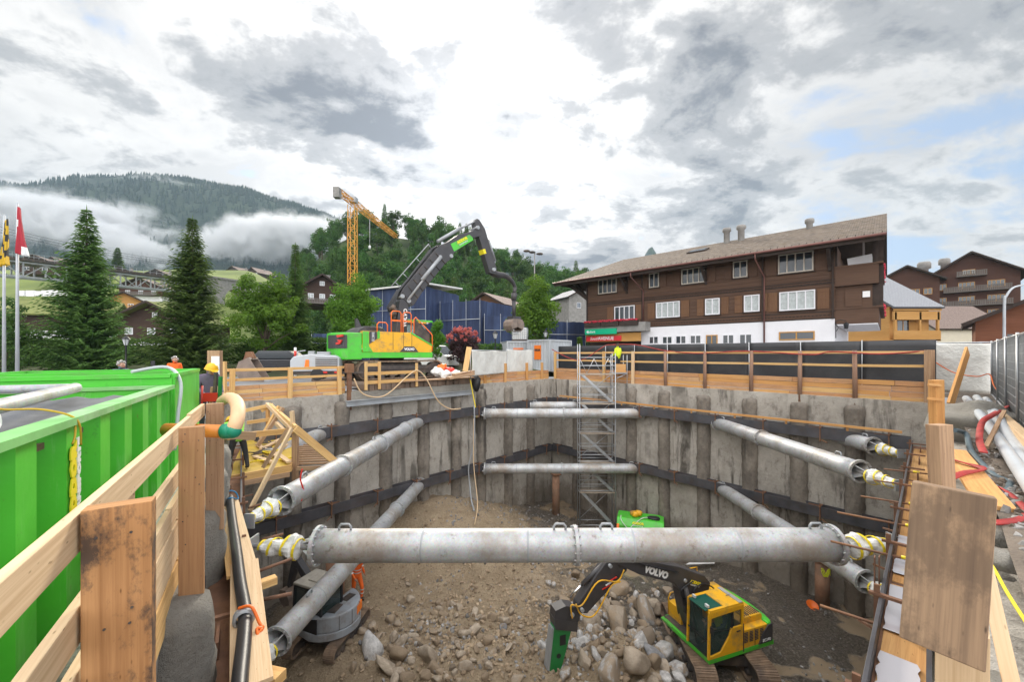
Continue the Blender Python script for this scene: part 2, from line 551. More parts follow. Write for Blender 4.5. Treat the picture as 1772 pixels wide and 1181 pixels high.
 M['green'] = mat('machine_green', (0.075, 0.54, 0.035), 0.42, 0, 0.12, 0.8, dirt=(0.14, 0.24, 0.09), dscale=2.6, damt=0.65, coat=0.1)
 M['green_dark'] = mat('dark_green_paint', (0.02, 0.20, 0.05), 0.4, 0, 0.1)
 M['yellow'] = mat('machine_yellow', (0.82, 0.43, 0.010), 0.42, 0, 0.06, 1.0, dirt=(0.34, 0.21, 0.08), dscale=2.2, damt=0.85, coat=0.1)
 M['boom'] = mat('charcoal_boom', (0.050, 0.048, 0.052), 0.45, 0.0, 0.2, 1.5, dirt=(0.12, 0.10, 0.085), damt=0.35)
 M['chrome'] = mat('chrome_rod', (0.75, 0.76, 0.78), 0.18, 1.0, 0.05)
 M['orange'] = mat('orange_paint', (0.85, 0.17, 0.02), 0.45, 0, 0.08)
 M['orange_sign'] = mat('orange_board', (0.86, 0.20, 0.015), 0.5, 0, 0.04)
 M['red'] = mat('red_paint', (0.60, 0.03, 0.02), 0.45, 0, 0.1)
 M['redhose'] = mat('red_flat_hose', (0.36, 0.03, 0.025), 0.6, 0, 0.3, 5, 0.2, 40)
 M['track'] = mat('muddy_track', (0.27, 0.19, 0.13), 0.85, 0.1, 0.35, 3, 0.5, 30, dirt=(0.10, 0.08, 0.07), damt=0.8)
 M['track_dark'] = mat('track_frame', (0.075, 0.065, 0.06), 0.7, 0.2, 0.35, 3, 0.3, 30, dirt=(0.22, 0.15, 0.10), damt=0.6)
 M['grey_steel'] = mat('grey_painted_steel', (0.36, 0.38, 0.40), 0.5, 0.2, 0.12, 2, dirt=(0.25, 0.23, 0.20), damt=0.35)
 M['grey_light'] = mat('light_grey_paint', (0.47, 0.50, 0.53), 0.42, 0.0, 0.06, 1.5, dirt=(0.30, 0.28, 0.25), damt=0.3)
 M['scaf'] = mat('scaffold_tube', (0.46, 0.48, 0.50), 0.42, 0.6, 0.12, 3)
 M['txt_white'] = mat('white_lettering', (0.85, 0.85, 0.85), 0.5, 0, 0.02)
 M['txt_yellow'] = mat('yellow_lettering', (0.88, 0.74, 0.02), 0.5, 0, 0.02)
 M['txt_black'] = mat('black_lettering', (0.02, 0.02, 0.02), 0.5, 0, 0.02)
 M['blue_net'] = None
 M['skin'] = mat('skin', (0.52, 0.30, 0.21), 0.55, 0, 0.08, 6)
 M['bark'] = mat('bark', (0.10, 0.075, 0.055), 0.9, 0, 0.3, 4, 0.6, 18)
 M['bark_pale'] = mat('pale_bark', (0.24, 0.19, 0.14), 0.9, 0, 0.25, 4, 0.5, 18)
 m, t, b = base_mat('galvanised_steel')
 c = coord(t)
 vo = t.new('ShaderNodeTexVoronoi')
 t.l.new(c, vo.inputs['Vector'])
 vo.inputs['Scale'].default_value = 42
 n = t.noise(c, 1.6, 7, 0.65)
 col = t.ramp(n, [(0.3, (0.36, 0.375, 0.39)), (0.7, (0.56, 0.57, 0.575))])
 col = t.mix(0.10, col, vo.outputs['Color'], 'OVERLAY')
 dn = t.noise(t.mapping(c, (1, 1, 1), (4, 7, 1)), 1.1, 8, 0.7)
 col = t.mix(t.math('MULTIPLY', t.ramp(dn, [(0.48, 0.0), (0.64, 1.0)]), 0.75), col, (0.30, 0.245, 0.19))
 dn2 = t.noise(t.mapping(c, (1, 1, 1), (14, 7, 1)), 5.0, 8, 0.75)
 col = t.mix(t.math('MULTIPLY', t.ramp(dn2, [(0.565, 0.0), (0.66, 1.0)]), 0.6), col, (0.17, 0.12, 0.09))
 t.l.new(col, b.inputs['Base Color'])
 b.inputs['Metallic'].default_value = 0.35
 b.inputs['Roughness'].default_value = 0.52
 t.l.new(t.bump(n, 0.05, 0.02), b.inputs['Normal'])
 M['galv'] = m
 m, t, b = base_mat('blue_netting')
 c = coord(t)
 fold = t.noise(t.mapping(c, (1.0, 1.0, 0.12)), 1.4, 6, 0.6)
 grid = t.new('ShaderNodeTexBrick')
 t.l.new(t.mapping(c, (1, 1, 1), (0, 0, 0), (R(90), 0, 0)), grid.inputs['Vector'])
 col = t.ramp(fold, [(0.3, (0.014, 0.024, 0.065)), (0.52, (0.025, 0.043, 0.108)), (0.75, (0.055, 0.088, 0.19))])
 t.l.new(col, b.inputs['Base Color'])
 b.inputs['Roughness'].default_value = 0.75
 t.l.new(t.bump(fold, 0.6, 0.15), b.inputs['Normal'])
 M['blue_net'] = m
 m, t, b = base_mat('window_glass')
 b.inputs['Base Color'].default_value = (0.035, 0.045, 0.055, 1)
 b.inputs['Roughness'].default_value = 0.06
 b.inputs['Specular IOR Level'].default_value = 0.8
 M['glass'] = m
 m, t, b = base_mat('cab_glass')
 b.inputs['Base Color'].default_value = (0.55, 0.75, 0.70, 1)
 b.inputs['Roughness'].default_value = 0.04
 b.inputs['Alpha'].default_value = 0.22
 M['cab_glass'] = m
 m, t, b = base_mat('tinted_roof_window')
 b.inputs['Base Color'].default_value = (0.01, 0.09, 0.065, 1)
 b.inputs['Roughness'].default_value = 0.12
 b.inputs['Specular IOR Level'].default_value = 0.7
 M['tint'] = m
 M['curtain'] = mat('curtain_behind_glass', (0.42, 0.46, 0.46), 0.25, 0, 0.25, 6, spec=0.6)
 m, t, b = base_mat('still_water')
 b.inputs['Base Color'].default_value = (0.16, 0.125, 0.085, 1)
 b.inputs['Roughness'].default_value = 0.05
 M['puddle'] = m
mk()
# ================================================================ the pit: corners, walls, floor, ground
LC, FC, RC, NC = V((-10.37, 14.26, 0)), V((2.8, 28.3, 0)), V((15.14, 14.24, 0)), V((-0.34, -0.51, 0))
PC = V((2.0, 14.0, 0))
class Wall:
 def __init__(s, a, b, name):
  s.a, s.b, s.name = a, b, name
  s.d = (b - a).normalized()
  s.L = (b - a).length
  n = V((-s.d.y, s.d.x, 0))
  s.n = n if n.dot(PC - a) > 0 else -n        # towards the inside of the pit
 def p(s, t, off=0.0, z=0.0):
  q = s.a + s.d * t + s.n * off
  return V((q.x, q.y, z))
 def dist(s, x, y):
  return (V((x, y, 0)) - s.a).dot(s.n)
WFL, WFR, WNL, WNR = Wall(FC, LC, 'far left'), Wall(FC, RC, 'far right'), Wall(NC, LC, 'near left'), Wall(NC, RC, 'near right')
ORD = ['first', 'second', 'third', 'fourth', 'fifth', 'sixth', 'seventh', 'eighth', 'ninth', 'tenth', 'eleventh', 'twelfth']
def sstep(a, b, x):
 t = max(0.0, min(1.0, (x - a) / (b - a)))
 return t * t * (3 - 2 * t)
def gz(x, y):
 """height of the ground outside the pit"""
 w = [(math.exp(-((V((x, y, 0)) - (w_.a + w_.d * w_.L / 2)).length / 9.0) ** 1.0), h) for w_, h in ((WFL, 0.22), (WFR, 0.42), (WNL, -0.5), (WNR, -0.28))]
 z = sum(a * h for a, h in w) / sum(a for a, h in w)
 far = sstep(30, 60, math.hypot(x - 2, y - 14))
 z = z * (1 - far) + 0.2 * far
 dc = math.hypot(x + 3.9, y - 3.6)
 z -= 0.85 * (1 - sstep(2.6, 5.6, dc))
 z += 0.75 * sstep(27, 33, y) * sstep(6, 0, x) * (1 - 0.5 * far)
 return z
def ground_mesh():
 inner = []
 for a, b in ((NC, RC), (RC, FC), (FC, LC), (LC, NC)):
  n = 26
  for i in range(n):
   inner.append(a + (b - a) * i / n)
 ks = [0, .25, .6, 1.0, 1.6, 2.4, 3.5, 5, 7, 10, 14, 19, 26, 36, 50, 80, 140, 300, 700, 1500, 4000]
 vs, fs = [], []
 m = len(inner)
 for k in ks:
  for p in inner:
   d = (p - PC).normalized()
   q = p + d * (0.42 + k)
   z = gz(q.x, q.y)
   dn = WNR.dist(q.x, q.y)
   if k < 12:
    rough = 0.10 if dn < 0.2 and q.x > 1 else 0.02
    z += rough * noise.noise(V((q.x * 1.1, q.y * 1.1, 0))) + rough * 0.5 * noise.noise(V((q.x * 3, q.y * 3, 4)))
   vs.append((q.x, q.y, z))
 mb = MB()
 for i in range(len(ks) - 1):
  for j in range(m):
   j2 = (j + 1) % m
   f = (i * m + j, i * m + j2, (i + 1) * m + j2, (i + 1) * m + j)
   fs.append(f)
 mb.add(vs, fs, None, 0, True)
 for k, f in enumerate(mb.f):
  c = sum((V(mb.v[i]) for i in f), V()) / 4
  dn = WNR.dist(c.x, c.y)
  if (dn < 0 and c.x > 0.5 and c.y < 17 and dn > -9) or c.y < 1:
   mb.mi[k] = 1
  elif c.y > 26.5 and c.x < 3:
   mb.mi[k] = 2
  elif math.hypot(c.x, c.y) > 75:
   mb.mi[k] = 2
 return mb
MT['mud'] = mat('muddy_earth', (0.155, 0.125, 0.098), 0.9, 0, 0.35, 1.6, 1.0, 9, dirt=(0.26, 0.215, 0.165), dscale=0.9, damt=0.7, coords='World', bdist=0.06)
MT['verge'] = mat('grassy_verge', (0.070, 0.085, 0.030), 0.95, 0, 0.4, 0.9, 0.8, 14, dirt=(0.10, 0.065, 0.045), dscale=0.25, damt=0.8, coords='World')
structure(ground_mesh().build('ground', [MT['asphalt'], MT['mud'], MT['verge']]))
def floor_z(x, y):
 z = -8.66
 dfl = WFL.dist(x, y)
 t = (V((x, y, 0)) - FC).dot(WFL.d)
 z += 2.75 * math.exp(-(max(dfl, 0) / (2.9 + 2.6 * math.exp(-((t - 8.5) / 3.2) ** 2))) ** 2) * math.exp(-((t - 10.6) / 5.2) ** 2)
 z += 1.5 * math.exp(-((x + 1.5) / 3.9) ** 2) * math.exp(-((y - 11.2) / 5.5) ** 2)
 z += 1.25 * math.exp(-((x - 3.3) / 1.45) ** 2) * math.exp(-((y - 11.9) / 1.7) ** 2)
 z += 0.95 * math.exp(-((x + 5.8) / 2.4) ** 2) * math.exp(-((y - 12.0) / 3.4) ** 2)
 z += 0.12 * math.exp(-((x - 6.6) / 2.2) ** 2 - ((y - 13) / 3) ** 2)
 z += 0.13 * noise.noise(V((x * 0.55, y * 0.55, 1))) + 0.09 * noise.noise(V((x * 1.7, y * 1.7, 5)))
 return z
def floor_mesh():
 st = 0.16
 x0, y0 = -11.2, -1.4
 nx, ny = int(27.4 / st), int(30.8 / st)
 vs, ids = [], {}
 mb = MB()
 def vid(i, j):
  k = (i, j)
  if k not in ids:
   x, y = x0 + i * st, y0 + j * st
   z = floor_z(x, y)
   dm = sstep(-8.6, -7.9, z)
   z += (0.05 + 0.05 * dm) * noise.noise(V((x * 4.2, y * 4.2, 2))) + 0.035 * noise.noise(V((x * 9, y * 9, 3)))
   if x > 4.5:
    z += 0.03 * math.sin(y * 9 + x * 2) * (0.5 + noise.noise(V((x, y, 9))))
   ids[k] = len(vs)
   vs.append((x, y, z))
  return ids[k]
 fs = []
 for i in range(nx):
  for j in range(ny):
   x, y = x0 + (i + .5) * st, y0 + (j + .5) * st
   if y < 5:
    continue
   if min(w.dist(x, y) for w in (WFL, WFR, WNL, WNR)) > -0.5:
    fs.append((vid(i, j), vid(i + 1, j), vid(i + 1, j + 1), vid(i, j + 1)))
 mb.add(vs, fs, None, 0, True)
 return mb
m, t, b = base_mat('excavated_earth')
c = coord(t, 'World')
n = t.noise(c, 1.2, 8, 0.68)
n2 = t.noise(c, 14.0, 5, 0.7)
col = t.ramp(t.math('ADD', t.math('MULTIPLY', n, 0.5), t.math('MULTIPLY', n2, 0.5)), [(0.32, (0.215, 0.155, 0.095)), (0.5, (0.41, 0.31, 0.20)), (0.68, (0.56, 0.445, 0.305))])
sep = t.new('ShaderNodeSeparateXYZ')
t.l.new(c, sep.inputs[0])
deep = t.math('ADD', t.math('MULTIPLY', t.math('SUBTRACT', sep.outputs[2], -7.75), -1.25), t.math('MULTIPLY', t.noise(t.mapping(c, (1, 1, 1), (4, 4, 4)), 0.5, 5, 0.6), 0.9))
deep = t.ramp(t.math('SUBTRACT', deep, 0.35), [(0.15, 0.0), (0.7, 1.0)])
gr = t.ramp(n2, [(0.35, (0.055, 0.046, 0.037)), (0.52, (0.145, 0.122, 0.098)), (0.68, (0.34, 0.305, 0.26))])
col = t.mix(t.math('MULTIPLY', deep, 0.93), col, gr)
sl = t.noise(t.mapping(c, (1, 1, 0.1), (2.3, 8.1, 0)), 0.42, 3, 0.5, 0.5)
slm = t.math('MULTIPLY', t.ramp(sl, [(0.515, 0.0), (0.545, 1.0)]), deep)
col = t.mix(slm, col, (0.27, 0.205, 0.135))
t.l.new(col, b.inputs['Base Color'])
wet = t.math('MULTIPLY', deep, 0.48)
rg = t.math('SUBTRACT', 0.92, wet)
t.l.new(t.mix(slm, rg, (0.08, 0.08, 0.08)), b.inputs['Roughness'])
hh = t.math('ADD', t.noise(c, 7, 8, 0.72), t.math('MULTIPLY', t.noise(c, 30, 4, 0.7), 0.35))
bs = t.new('ShaderNodeBump')
bs.inputs['Distance'].default_value = 0.2
t.l.new(t.math('SUBTRACT', 1.0, slm), bs.inputs['Strength'])
t.l.new(hh, bs.inputs['Height'])
t.l.new(bs.outputs[0], b.inputs['Normal'])
MT['earth'] = m
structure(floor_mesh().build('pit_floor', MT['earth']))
FR_T = [2.35, 4.4, 6.44, 8.48, 10.6, 12.73, 14.65, 16.5]
FL_T = [2.34, 4.47, 6.77, 8.63, 10.77, 12.88, 14.95, 16.93]
NL_T = [2.75, 5.07, 7.5, 9.9, 12.2, 14.6]
NR_T = [2.3, 4.55, 6.7, 8.8, 10.9, 13.0, 15.1, 17.2, 19.3]
TOPZ = {'far left': -0.2, 'far right': -0.2, 'near left': -0.72, 'near right': -0.55}
def shot_wall(w, ts, seed):
 zt, zb = TOPZ[w.name], -9.3
 nx, nz = int(w.L / 0.16), 54
 mb = MB()
 vs, fs = [], []
 for i in range(nx + 1):
  t_ = w.L * i / nx
  dm = min(abs(t_ - q) for q in ts)
  for j in range(nz + 1):
   z = zt + (zb - zt) * j / nz
   o = 0.05 * noise.noise(V((t_ * 0.8, z * 0.8, seed))) + 0.022 * noise.noise(V((t_ * 3, z * 3, seed + 4))) - 0.03 * math.exp(-(dm / 0.55) ** 2)
   edge = 0.0
   if j == 0:
    edge = 0.05 * noise.noise(V((t_ * 2, 0, seed)))
   if i in (0, nx):
    o = 0
   vs.append(w.p(t_, o, z + edge))
 for i in range(nx):
  for j in range(nz):
   a = i * (nz + 1) + j
   fs.append((a, a + nz + 1, a + nz + 2, a + 1))
 mb.add(vs, fs, None, 0, True)
 tv, tf = [], []
 for i in range(nx + 1):
  tv.append(vs[i * (nz + 1)])
  tv.append(w.p(w.L * i / nx, -0.6, zt + 0.03))
 for i in range(nx):
  tf.append((2 * i, 2 * i + 1, 2 * i + 3, 2 * i + 2))
 mb.add(tv, tf, None, 0, False)
 o = mb.build('shotcrete_wall', MT['shot'])
 return tag(o, {'far left': 'grey shotcrete pit wall below the green and yellow excavator on the ledge',
     'far right': 'grey shotcrete pit wall below the long black fence panels',
     'near left': 'shotcrete pit wall beside the big green container',
     'near right': 'shotcrete pit wall below the hoses on muddy ground'}[w.name], 'pit wall')
shot_wall(WFL, FL_T, 1)
shot_wall(WFR, FR_T, 20)
shot_wall(WNL, NL_T, 40)
shot_wall(WNR, NR_T, 60)
def pile_mesh(seed, r=0.325, zt=-0.52, zb=-9.3, lumpy=1.0):
 mb = MB()
 nz, seg = 70, 22
 vs, fs = [], []
 for j in range(nz + 1):
  z = zt + (zb - zt) * j / nz
  for k in range(seg):
   a = 2 * math.pi * k / seg
   q = V((math.cos(a), math.sin(a), 0))
   rr = r * (1 + lumpy * (0.10 * noise.noise(V((q.x * 1.3, q.y * 1.3, z * 0.9 + seed * 9))) + 0.14 * noise.noise(V((q.x * 3.3, q.y * 3.3, z * 3.0 + seed * 5))) + 0.10 * noise.noise(V((q.x * 7, q.y * 7, z * 8 + seed)))))
   if j == 0:
    rr *= 0.86
   vs.append((rr * q.x, rr * q.y, z + (0.05 * noise.noise(q * 2 + V((0, 0, seed))) if j < 3 else 0)))
 for j in range(nz):
  for k in range(seg):
   k2 = (k + 1) % seg
   fs.append((j * seg + k2, j * seg + k, (j + 1) * seg + k, (j + 1) * seg + k2))
 top = len(vs)
 vs.append((0, 0, zt + 0.05))
 for k in range(seg):
  fs.append((k, (k + 1) % seg, top))
 mb.add(vs, fs, None, 0, True)
 return mb
PILES = [pile_mesh(s).build('concrete_pile', MT['pile']) for s in (1, 2, 3)] + [pile_mesh(s, lumpy=1.25).build('concrete_pile', MT['lump']) for s in (4, 5)]
first = [True] * 5
kk = 0
for w, ts, ref in ((WFL, FL_T, 'from the far corner, far left wall of the pit'), (WFR, FR_T, 'from the far corner, far right wall of the pit'),
     (WNL, NL_T, 'along the wall beside the green container'), (WNR, NR_T, 'along the wall under the stacked posts and hoses')):
 for i, t_ in enumerate(ts):
  v = kk % 3 if w in (WFL, WFR) else 3 + kk % 2
  kk += 1
  o = PILES[v] if first[v] else PILES[v].copy()
  if not first[v]:
   COL.objects.link(o)
  first[v] = False
  dz = 0.0 if w in (WFL, WFR) else (-0.14 if w is WNL else -0.05)
  o.location = w.p(t_, -0.02 if w in (WFL, WFR) else (-0.02 if w is WNL else -0.24), dz + random.uniform(-.05, .05))
  o.rotation_euler = (0, 0, random.uniform(0, 6.28))
  o.scale = (1.0, 1.0, 1.0) if w in (WFL, WFR) else (1.12, 1.12, 1.0)
  tag(o, 'rough round concrete pile, %s %s' % (ORD[i], ref), 'pile', 'bored concrete piles in the pit walls')
def waler(w, zt, t0, t1, label, boards=None, h=0.43, dpt=0.46):
 root = thing('steel_waler', label, 'waler', w.p((t0 + t1) / 2, 0.3, zt - h / 2), 0, 'steel walers around the pit')
 root_i = Matrix.Translation(root.location).inverted()
 def P(t_, o, z):
  return root_i @ w.p(t_, o, z)
 o0 = 0.12
 f = MB()
 f.bar(P(t0, o0 + dpt - .02, zt - h / 2), P(t1, o0 + dpt - .02, zt - h / 2), 0.04, h)
 f.build('front_flange', MT['steel_dark'], root, 0.006)
 f = MB()
 f.bar(P(t0, o0 + .02, zt - h / 2 - .003), P(t1, o0 + .02, zt - h / 2 - .003), 0.04, h - .01)
 f.build('back_flange', MT['steel_dark'], root)
 f = MB()
 f.bar(P(t0, o0 + dpt / 2, zt - h * 0.5), P(t1, o0 + dpt / 2, zt - h * 0.5), dpt - .081, 0.03)
 f.build('web', MT['rust'], root)
 n = int((t1 - t0) / 2.05)
 for i in range(n + 1):
  tt = t0 + 0.6 + i * 2.05
  if tt > t1 - .2:
   break
  f = MB()
  f.bar(P(tt, o0 + dpt / 2, zt - .26), P(tt, o0 + dpt / 2, zt - .01), 0.03, dpt - .082, w.d)
  f.bar(P(tt + .25, o0 + .10, zt + .018), P(tt + .25, o0 + dpt + .10, zt + .018), 0.06, 0.035)
  f.bar(P(tt + .25, o0 + dpt + .02, zt - h - .12), P(tt + .25, o0 + dpt + .02, zt + .14), 0.06, 0.035, w.d)
  f.bar(P(tt + .31, o0 + dpt + .04, zt - h - .05), P(tt + .52, o0 + dpt + .22, zt - h - .10), 0.03, 0.03)
  f.build('clamp', MT['rust'], root)
 return root
waler(WFL, -1.45, 0.45, 18.3, 'dark steel waler, upper one along the far left wall')
waler(WFR, -1.45, 0.30, 18.1, 'dark steel waler, upper one along the far right wall with an orange rail on top')
waler(WFL, -4.68, 0.45, 18.6, 'dark steel waler, lower one along the far left wall')
waler(WFR, -4.68, 0.30, 18.1, 'dark steel waler, lower one along the far right wall')
wn = waler(WNR, -1.48, 2.5, 20.6, 'rusty open steel waler holding white puddles along the near right wall')
waler(WNL, -1.48, 1.0, 16.9, 'dark steel waler under boards and black hose beside the green container')
waler(WNR, -4.68, 2.5, 20.6, 'dark steel waler, lower one below the puddled near right waler')
wi = Matrix.Translation(wn.location).inverted()
def painted_sky_water():
 m, t, b = base_mat('water_sky_painted')
 b.inputs['Base Color'].default_value = (0.55, 0.53, 0.56, 1)  # pale colour paints the sky's reflection on to the water
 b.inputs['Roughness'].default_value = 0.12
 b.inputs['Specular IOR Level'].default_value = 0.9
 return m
MT['film'] = painted_sky_water()
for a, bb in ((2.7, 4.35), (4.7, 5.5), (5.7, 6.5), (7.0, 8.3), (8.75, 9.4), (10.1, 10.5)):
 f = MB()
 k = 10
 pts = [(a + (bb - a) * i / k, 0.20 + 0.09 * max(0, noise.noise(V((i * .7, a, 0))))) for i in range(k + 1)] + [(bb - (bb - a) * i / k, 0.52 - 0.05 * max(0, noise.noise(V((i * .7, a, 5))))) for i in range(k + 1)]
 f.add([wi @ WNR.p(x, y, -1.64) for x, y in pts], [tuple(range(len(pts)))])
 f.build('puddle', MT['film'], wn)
f = MB()
for x0, x1 in ((2.6, 5.6), (5.7, 8.4), (8.5, 11.5), (11.6, 15), (15.2, 20)):
 f.bar(wi @ WNR.p(x0, 0.33, -1.69), wi @ WNR.p(x1, 0.33, -1.69), 0.36, 0.04)
f.build('bottom_board', MT['timber_orange'], wn)
for i, (tt, zz, L_) in enumerate(((4.6, -2.0, 1.2), (5.6, -2.35, 1.3), (7.6, -1.9, 1.1), (9.2, -1.55, 1.2), (10.7, -1.5, 1.3), (12.4, -1.55, 1.1), (13.9, -1.5, 1.0), (15.4, -1.5, 0.9))):
 root = thing('tie_bar', 'thin rusty tie bar with yellow tape, %s from the camera along the near right waler' % ORD[i], 'tie bar', WNR.p(tt, 0.1, zz), 0, 'tie bars along the near right waler')
 f = MB()
 f.tube((0, 0, 0), WNR.n * L_ + V((0, 0, -.05)), 0.02, seg=8)
 f.build('bar', MT['rust'], root)
 f = MB()
 f.tube(WNR.n * .22, WNR.n * .34, 0.028, seg=8)
 f.build('tape', MT['yellow_tape'], root)
for i, (tt, z0) in enumerate(((4.75, -2.3), (8.0, -2.2))):
 root = thing('angle_iron', ['rusty upright angle iron beside the near end of the puddled waler', 'rusty upright angle iron farther along the puddled waler'][i], 'steel post', WNR.p(tt, 0.66, z0), 0)
 f = MB()
 f.bar((0, 0, 0), (0, 0, 1.0), 0.10, 0.012, WNR.n)
 f.bar(WNR.n * -.044 + WNR.d * .05, WNR.n * -.044 + WNR.d * .05 + V((0, 0, 1.0)), 0.012, 0.09, WNR.d)
 f.build('post', MT['rust'], root)
# ---------------------------------------------------------------- pipe struts
def open_pipe(mb, p0, p1, r, th=0.012, seg=36):
 x, y, z = basis(p1 - p0)
 L_ = (p1 - p0).length
 M_ = Matrix.Translation(p0) @ Matrix((y, z, x)).transposed().to_4x4()
 k = max(2, int(L_ / 0.5))
 prof = [(r - th, 0.5)] + [(r - th, 0.0), (r, 0.0)] + [(r, L_ * i / k) for i in range(1, k)] + [(r, L_), (r - th, L_), (r - th, L_ - 0.5)]
 mb.lathe(prof, seg, M_)
 for i in range(len(mb.f)):
  mb.sm[i] = True
def frame_m(p, axis, up=(0, 0, 1)):
 x, y, z = basis(axis, up)
 return Matrix.Translation(p) @ Matrix((y, z, x)).transposed().to_4x4()
def strut(p0, p1, label, joints=(0.5,), eyes=(0.08, 0.42, 0.58, 0.92), r=0.28, wrap=(1.0, 1.0), wdir=None):
 """galvanised pipe with bolted flanges; wrapped jack ends reach on to the walers"""
 p0, p1 = V(p0), V(p1)
 root = thing('pipe_strut', label, 'strut', p0, 0, 'pipe struts across the pit corners')
 d = p1 - p0
 L_ = d.length
 ax = d.normalized()
 f = MB()
 open_pipe(f, V(), d, r)
 f.build('pipe', MT['galv'], root)
 def flange(s_, rr=1.20):
  f = MB()
  M_ = frame_m(ax * s_, ax)
  a, q = r + .002, r * rr
  f.lathe([(a, -.03), (q, -.03), (q, .03), (a, .03)], 36, M_, 0, False)
  for k in range(14):
   an = 2 * math.pi * k / 14
   c_ = M_ @ V((math.cos(an) * r * 1.11, math.sin(an) * r * 1.11, 0))
   f.tube(c_ - ax * .06, c_ + ax * .06, 0.016, seg=6)
  f.build('flange', MT['galv'], root)
 k = max(1, int(L_ / 1.55))
 for i in range(1, k):
  f = MB()
  M_ = frame_m(ax * (L_ * i / k + .07), ax)
  f.lathe([(r, -.018), (r + .006, 0), (r, .018)], 36, M_)
  f.build('weld_seam', MT['grey_steel'], root)
 for e in (0.03, L_ - 0.03):
  flange(e, 1.22)
 for j in joints:
  flange(L_ * j)
 _, yy, zz = basis(ax)
 for e in eyes:
  f = MB()
  c_ = ax * (L_ * e) + zz * r
  f.path([c_ - ax * .10 - zz * .01, c_ - ax * .11 + zz * .05, c_ - ax * .07 + zz * .10, c_ + ax * .07 + zz * .10, c_ + ax * .11 + zz * .05, c_ + ax * .10 - zz * .01], 0.022, 8)
  f.build('lifting_eye', MT['grey_steel'], root)
 for end, (s0, sg) in enumerate(((0.0, -1), (L_, 1))):
  wl = wrap[end]
  if not wl:
   continue
  o = ax * s0
  f = MB()
  for k in range(4):
   an = math.pi / 4 + k * math.pi / 2
   q = (yy * math.cos(an) + zz * math.sin(an))
   f.add([o - ax * sg * .45 + q * (r - .015), o - ax * sg * .02 + q * (r - .015), o + ax * sg * .22 + q * .09, o - ax * sg * .45 + q * .03,
     o - ax * sg * .45 + q * (r - .015) + q.cross(ax) * .02, o - ax * sg * .02 + q * (r - .015) + q.cross(ax) * .02, o + ax * sg * .22 + q * .09 + q.cross(ax) * .02, o - ax * sg * .45 + q * .03 + q.cross(ax) * .02],
     [(0, 1, 2, 3), (7, 6, 5, 4), (0, 4, 5, 1), (1, 5, 6, 2), (2, 6, 7, 3), (3, 7, 4, 0)])
  f.tube(o - ax * sg * .4, o + ax * sg * .34, 0.075, seg=12)
  f.build('end_plates', MT['galv'], root)
  f = MB()
  f.tube(o + ax * sg * .2, o + ax * sg * (wl + .10), 0.045, seg=10)
  f.path([o + ax * sg * .16 + yy * .13 + zz * .07, o + ax * sg * .28 + yy * .17 + zz * .02, o + ax * sg * .34 + yy * .13 - zz * .05, o + ax * sg * .2 + yy * .1 - zz * .06], 0.022, 7)
  f.bar(o + ax * sg * (wl + .08), o + ax * sg * (wl + .11), 0.34, 0.30)
  f.build('jack', MT['galv'], root)
  f = MB()
  prof = [(.06, .24), (.185, .30), (.205, .38), (.15, .50), (.115, .60), (.135, .70), (.125, .80), (.10, .90), (.045, .97)]
  nseg = 18
  vs, fs = [], []
  for i in range(25):
   u_ = i / 24 * (len(prof) - 1)
   k = min(int(u_), len(prof) - 2)
   a = u_ - k
   rr = prof[k][0] * (1 - a) + prof[k + 1][0] * a
   ll = (prof[k][1] * (1 - a) + prof[k + 1][1] * a) * wl
   for q in range(nseg):
    an = 2 * math.pi * q / nseg
    r2 = rr * (1 + .20 * noise.noise(V((math.cos(an) * 1.6, math.sin(an) * 1.6, i * .35 + p0.x))) + .13 * math.sin(3 * an + i * .55))
    vs.append(o + ax * sg * ll + (yy * math.cos(an) + zz * math.sin(an)) * r2 - zz * .02)
  for i in range(24):
   for q in range(nseg):
    q2 = (q + 1) % nseg
    fs.append((i * nseg + q, i * nseg + q2, (i + 1) * nseg + q2, (i + 1) * nseg + q))
  f.add(vs, fs, None, 0, False)
  wr = f.build('wrapping', MT['white_plastic'], root)
  f = MB()
  pts = []
  for i in range(64):
   u_ = i / 63 * (len(prof) - 1)
   k = min(int(u_), len(prof) - 2)
   a = u_ - k
   rr = prof[k][0] * (1 - a) + prof[k + 1][0] * a
   ll = (prof[k][1] * (1 - a) + prof[k + 1][1] * a) * wl
   an = i * .36
   pts.append((ll, an, rr * 1.10 + .012))
  tv, tf = [], []
  for i, (ll, an, rr) in enumerate(pts):
   for e in (-.022, .022):
    tv.append(o + ax * sg * (ll + e) + (yy * math.cos(an) + zz * math.sin(an)) * rr - zz * .02)
  for i in range(len(pts) - 1):
   tf.append((2 * i, 2 * i + 1, 2 * i + 3, 2 * i + 2))
  f.add(tv, tf)
  so = f.build('tape', MT['yellow_tape'], wr)
  sm_ = so.modifiers.new('thick', 'SOLIDIFY')
  sm_.thickness = 0.008
 return root
UZ, LZ = -1.83, -5.0
strut(at(548, 945, 7.1), at(1443, 943, 7.1), 'big galvanised pipe strut nearest the camera, running straight across', (0.5,), (0.055, 0.47, 0.56, 0.965), wrap=(1.05, 1.0))
strut(on_z(838, 716, UZ), on_z(1113, 716, UZ), 'upper of the two level pipe struts across the far corner', (0.5,), (0.06, 0.95), wrap=(1.25, 1.2))
strut(on_z(838, 811.5, LZ), on_z(1106, 811.5, LZ), 'lower of the two level pipe struts across the far corner', (0.5,), (0.06, 0.95), wrap=(1.3, 1.3))
strut(on_z(917, 703, UZ) + V((0, 0, 0)), on_z(1003, 703, UZ), 'short pipe strut deep in the far corner behind a longer one', (), (0.1, 0.9), wrap=(0.9, 0.9))
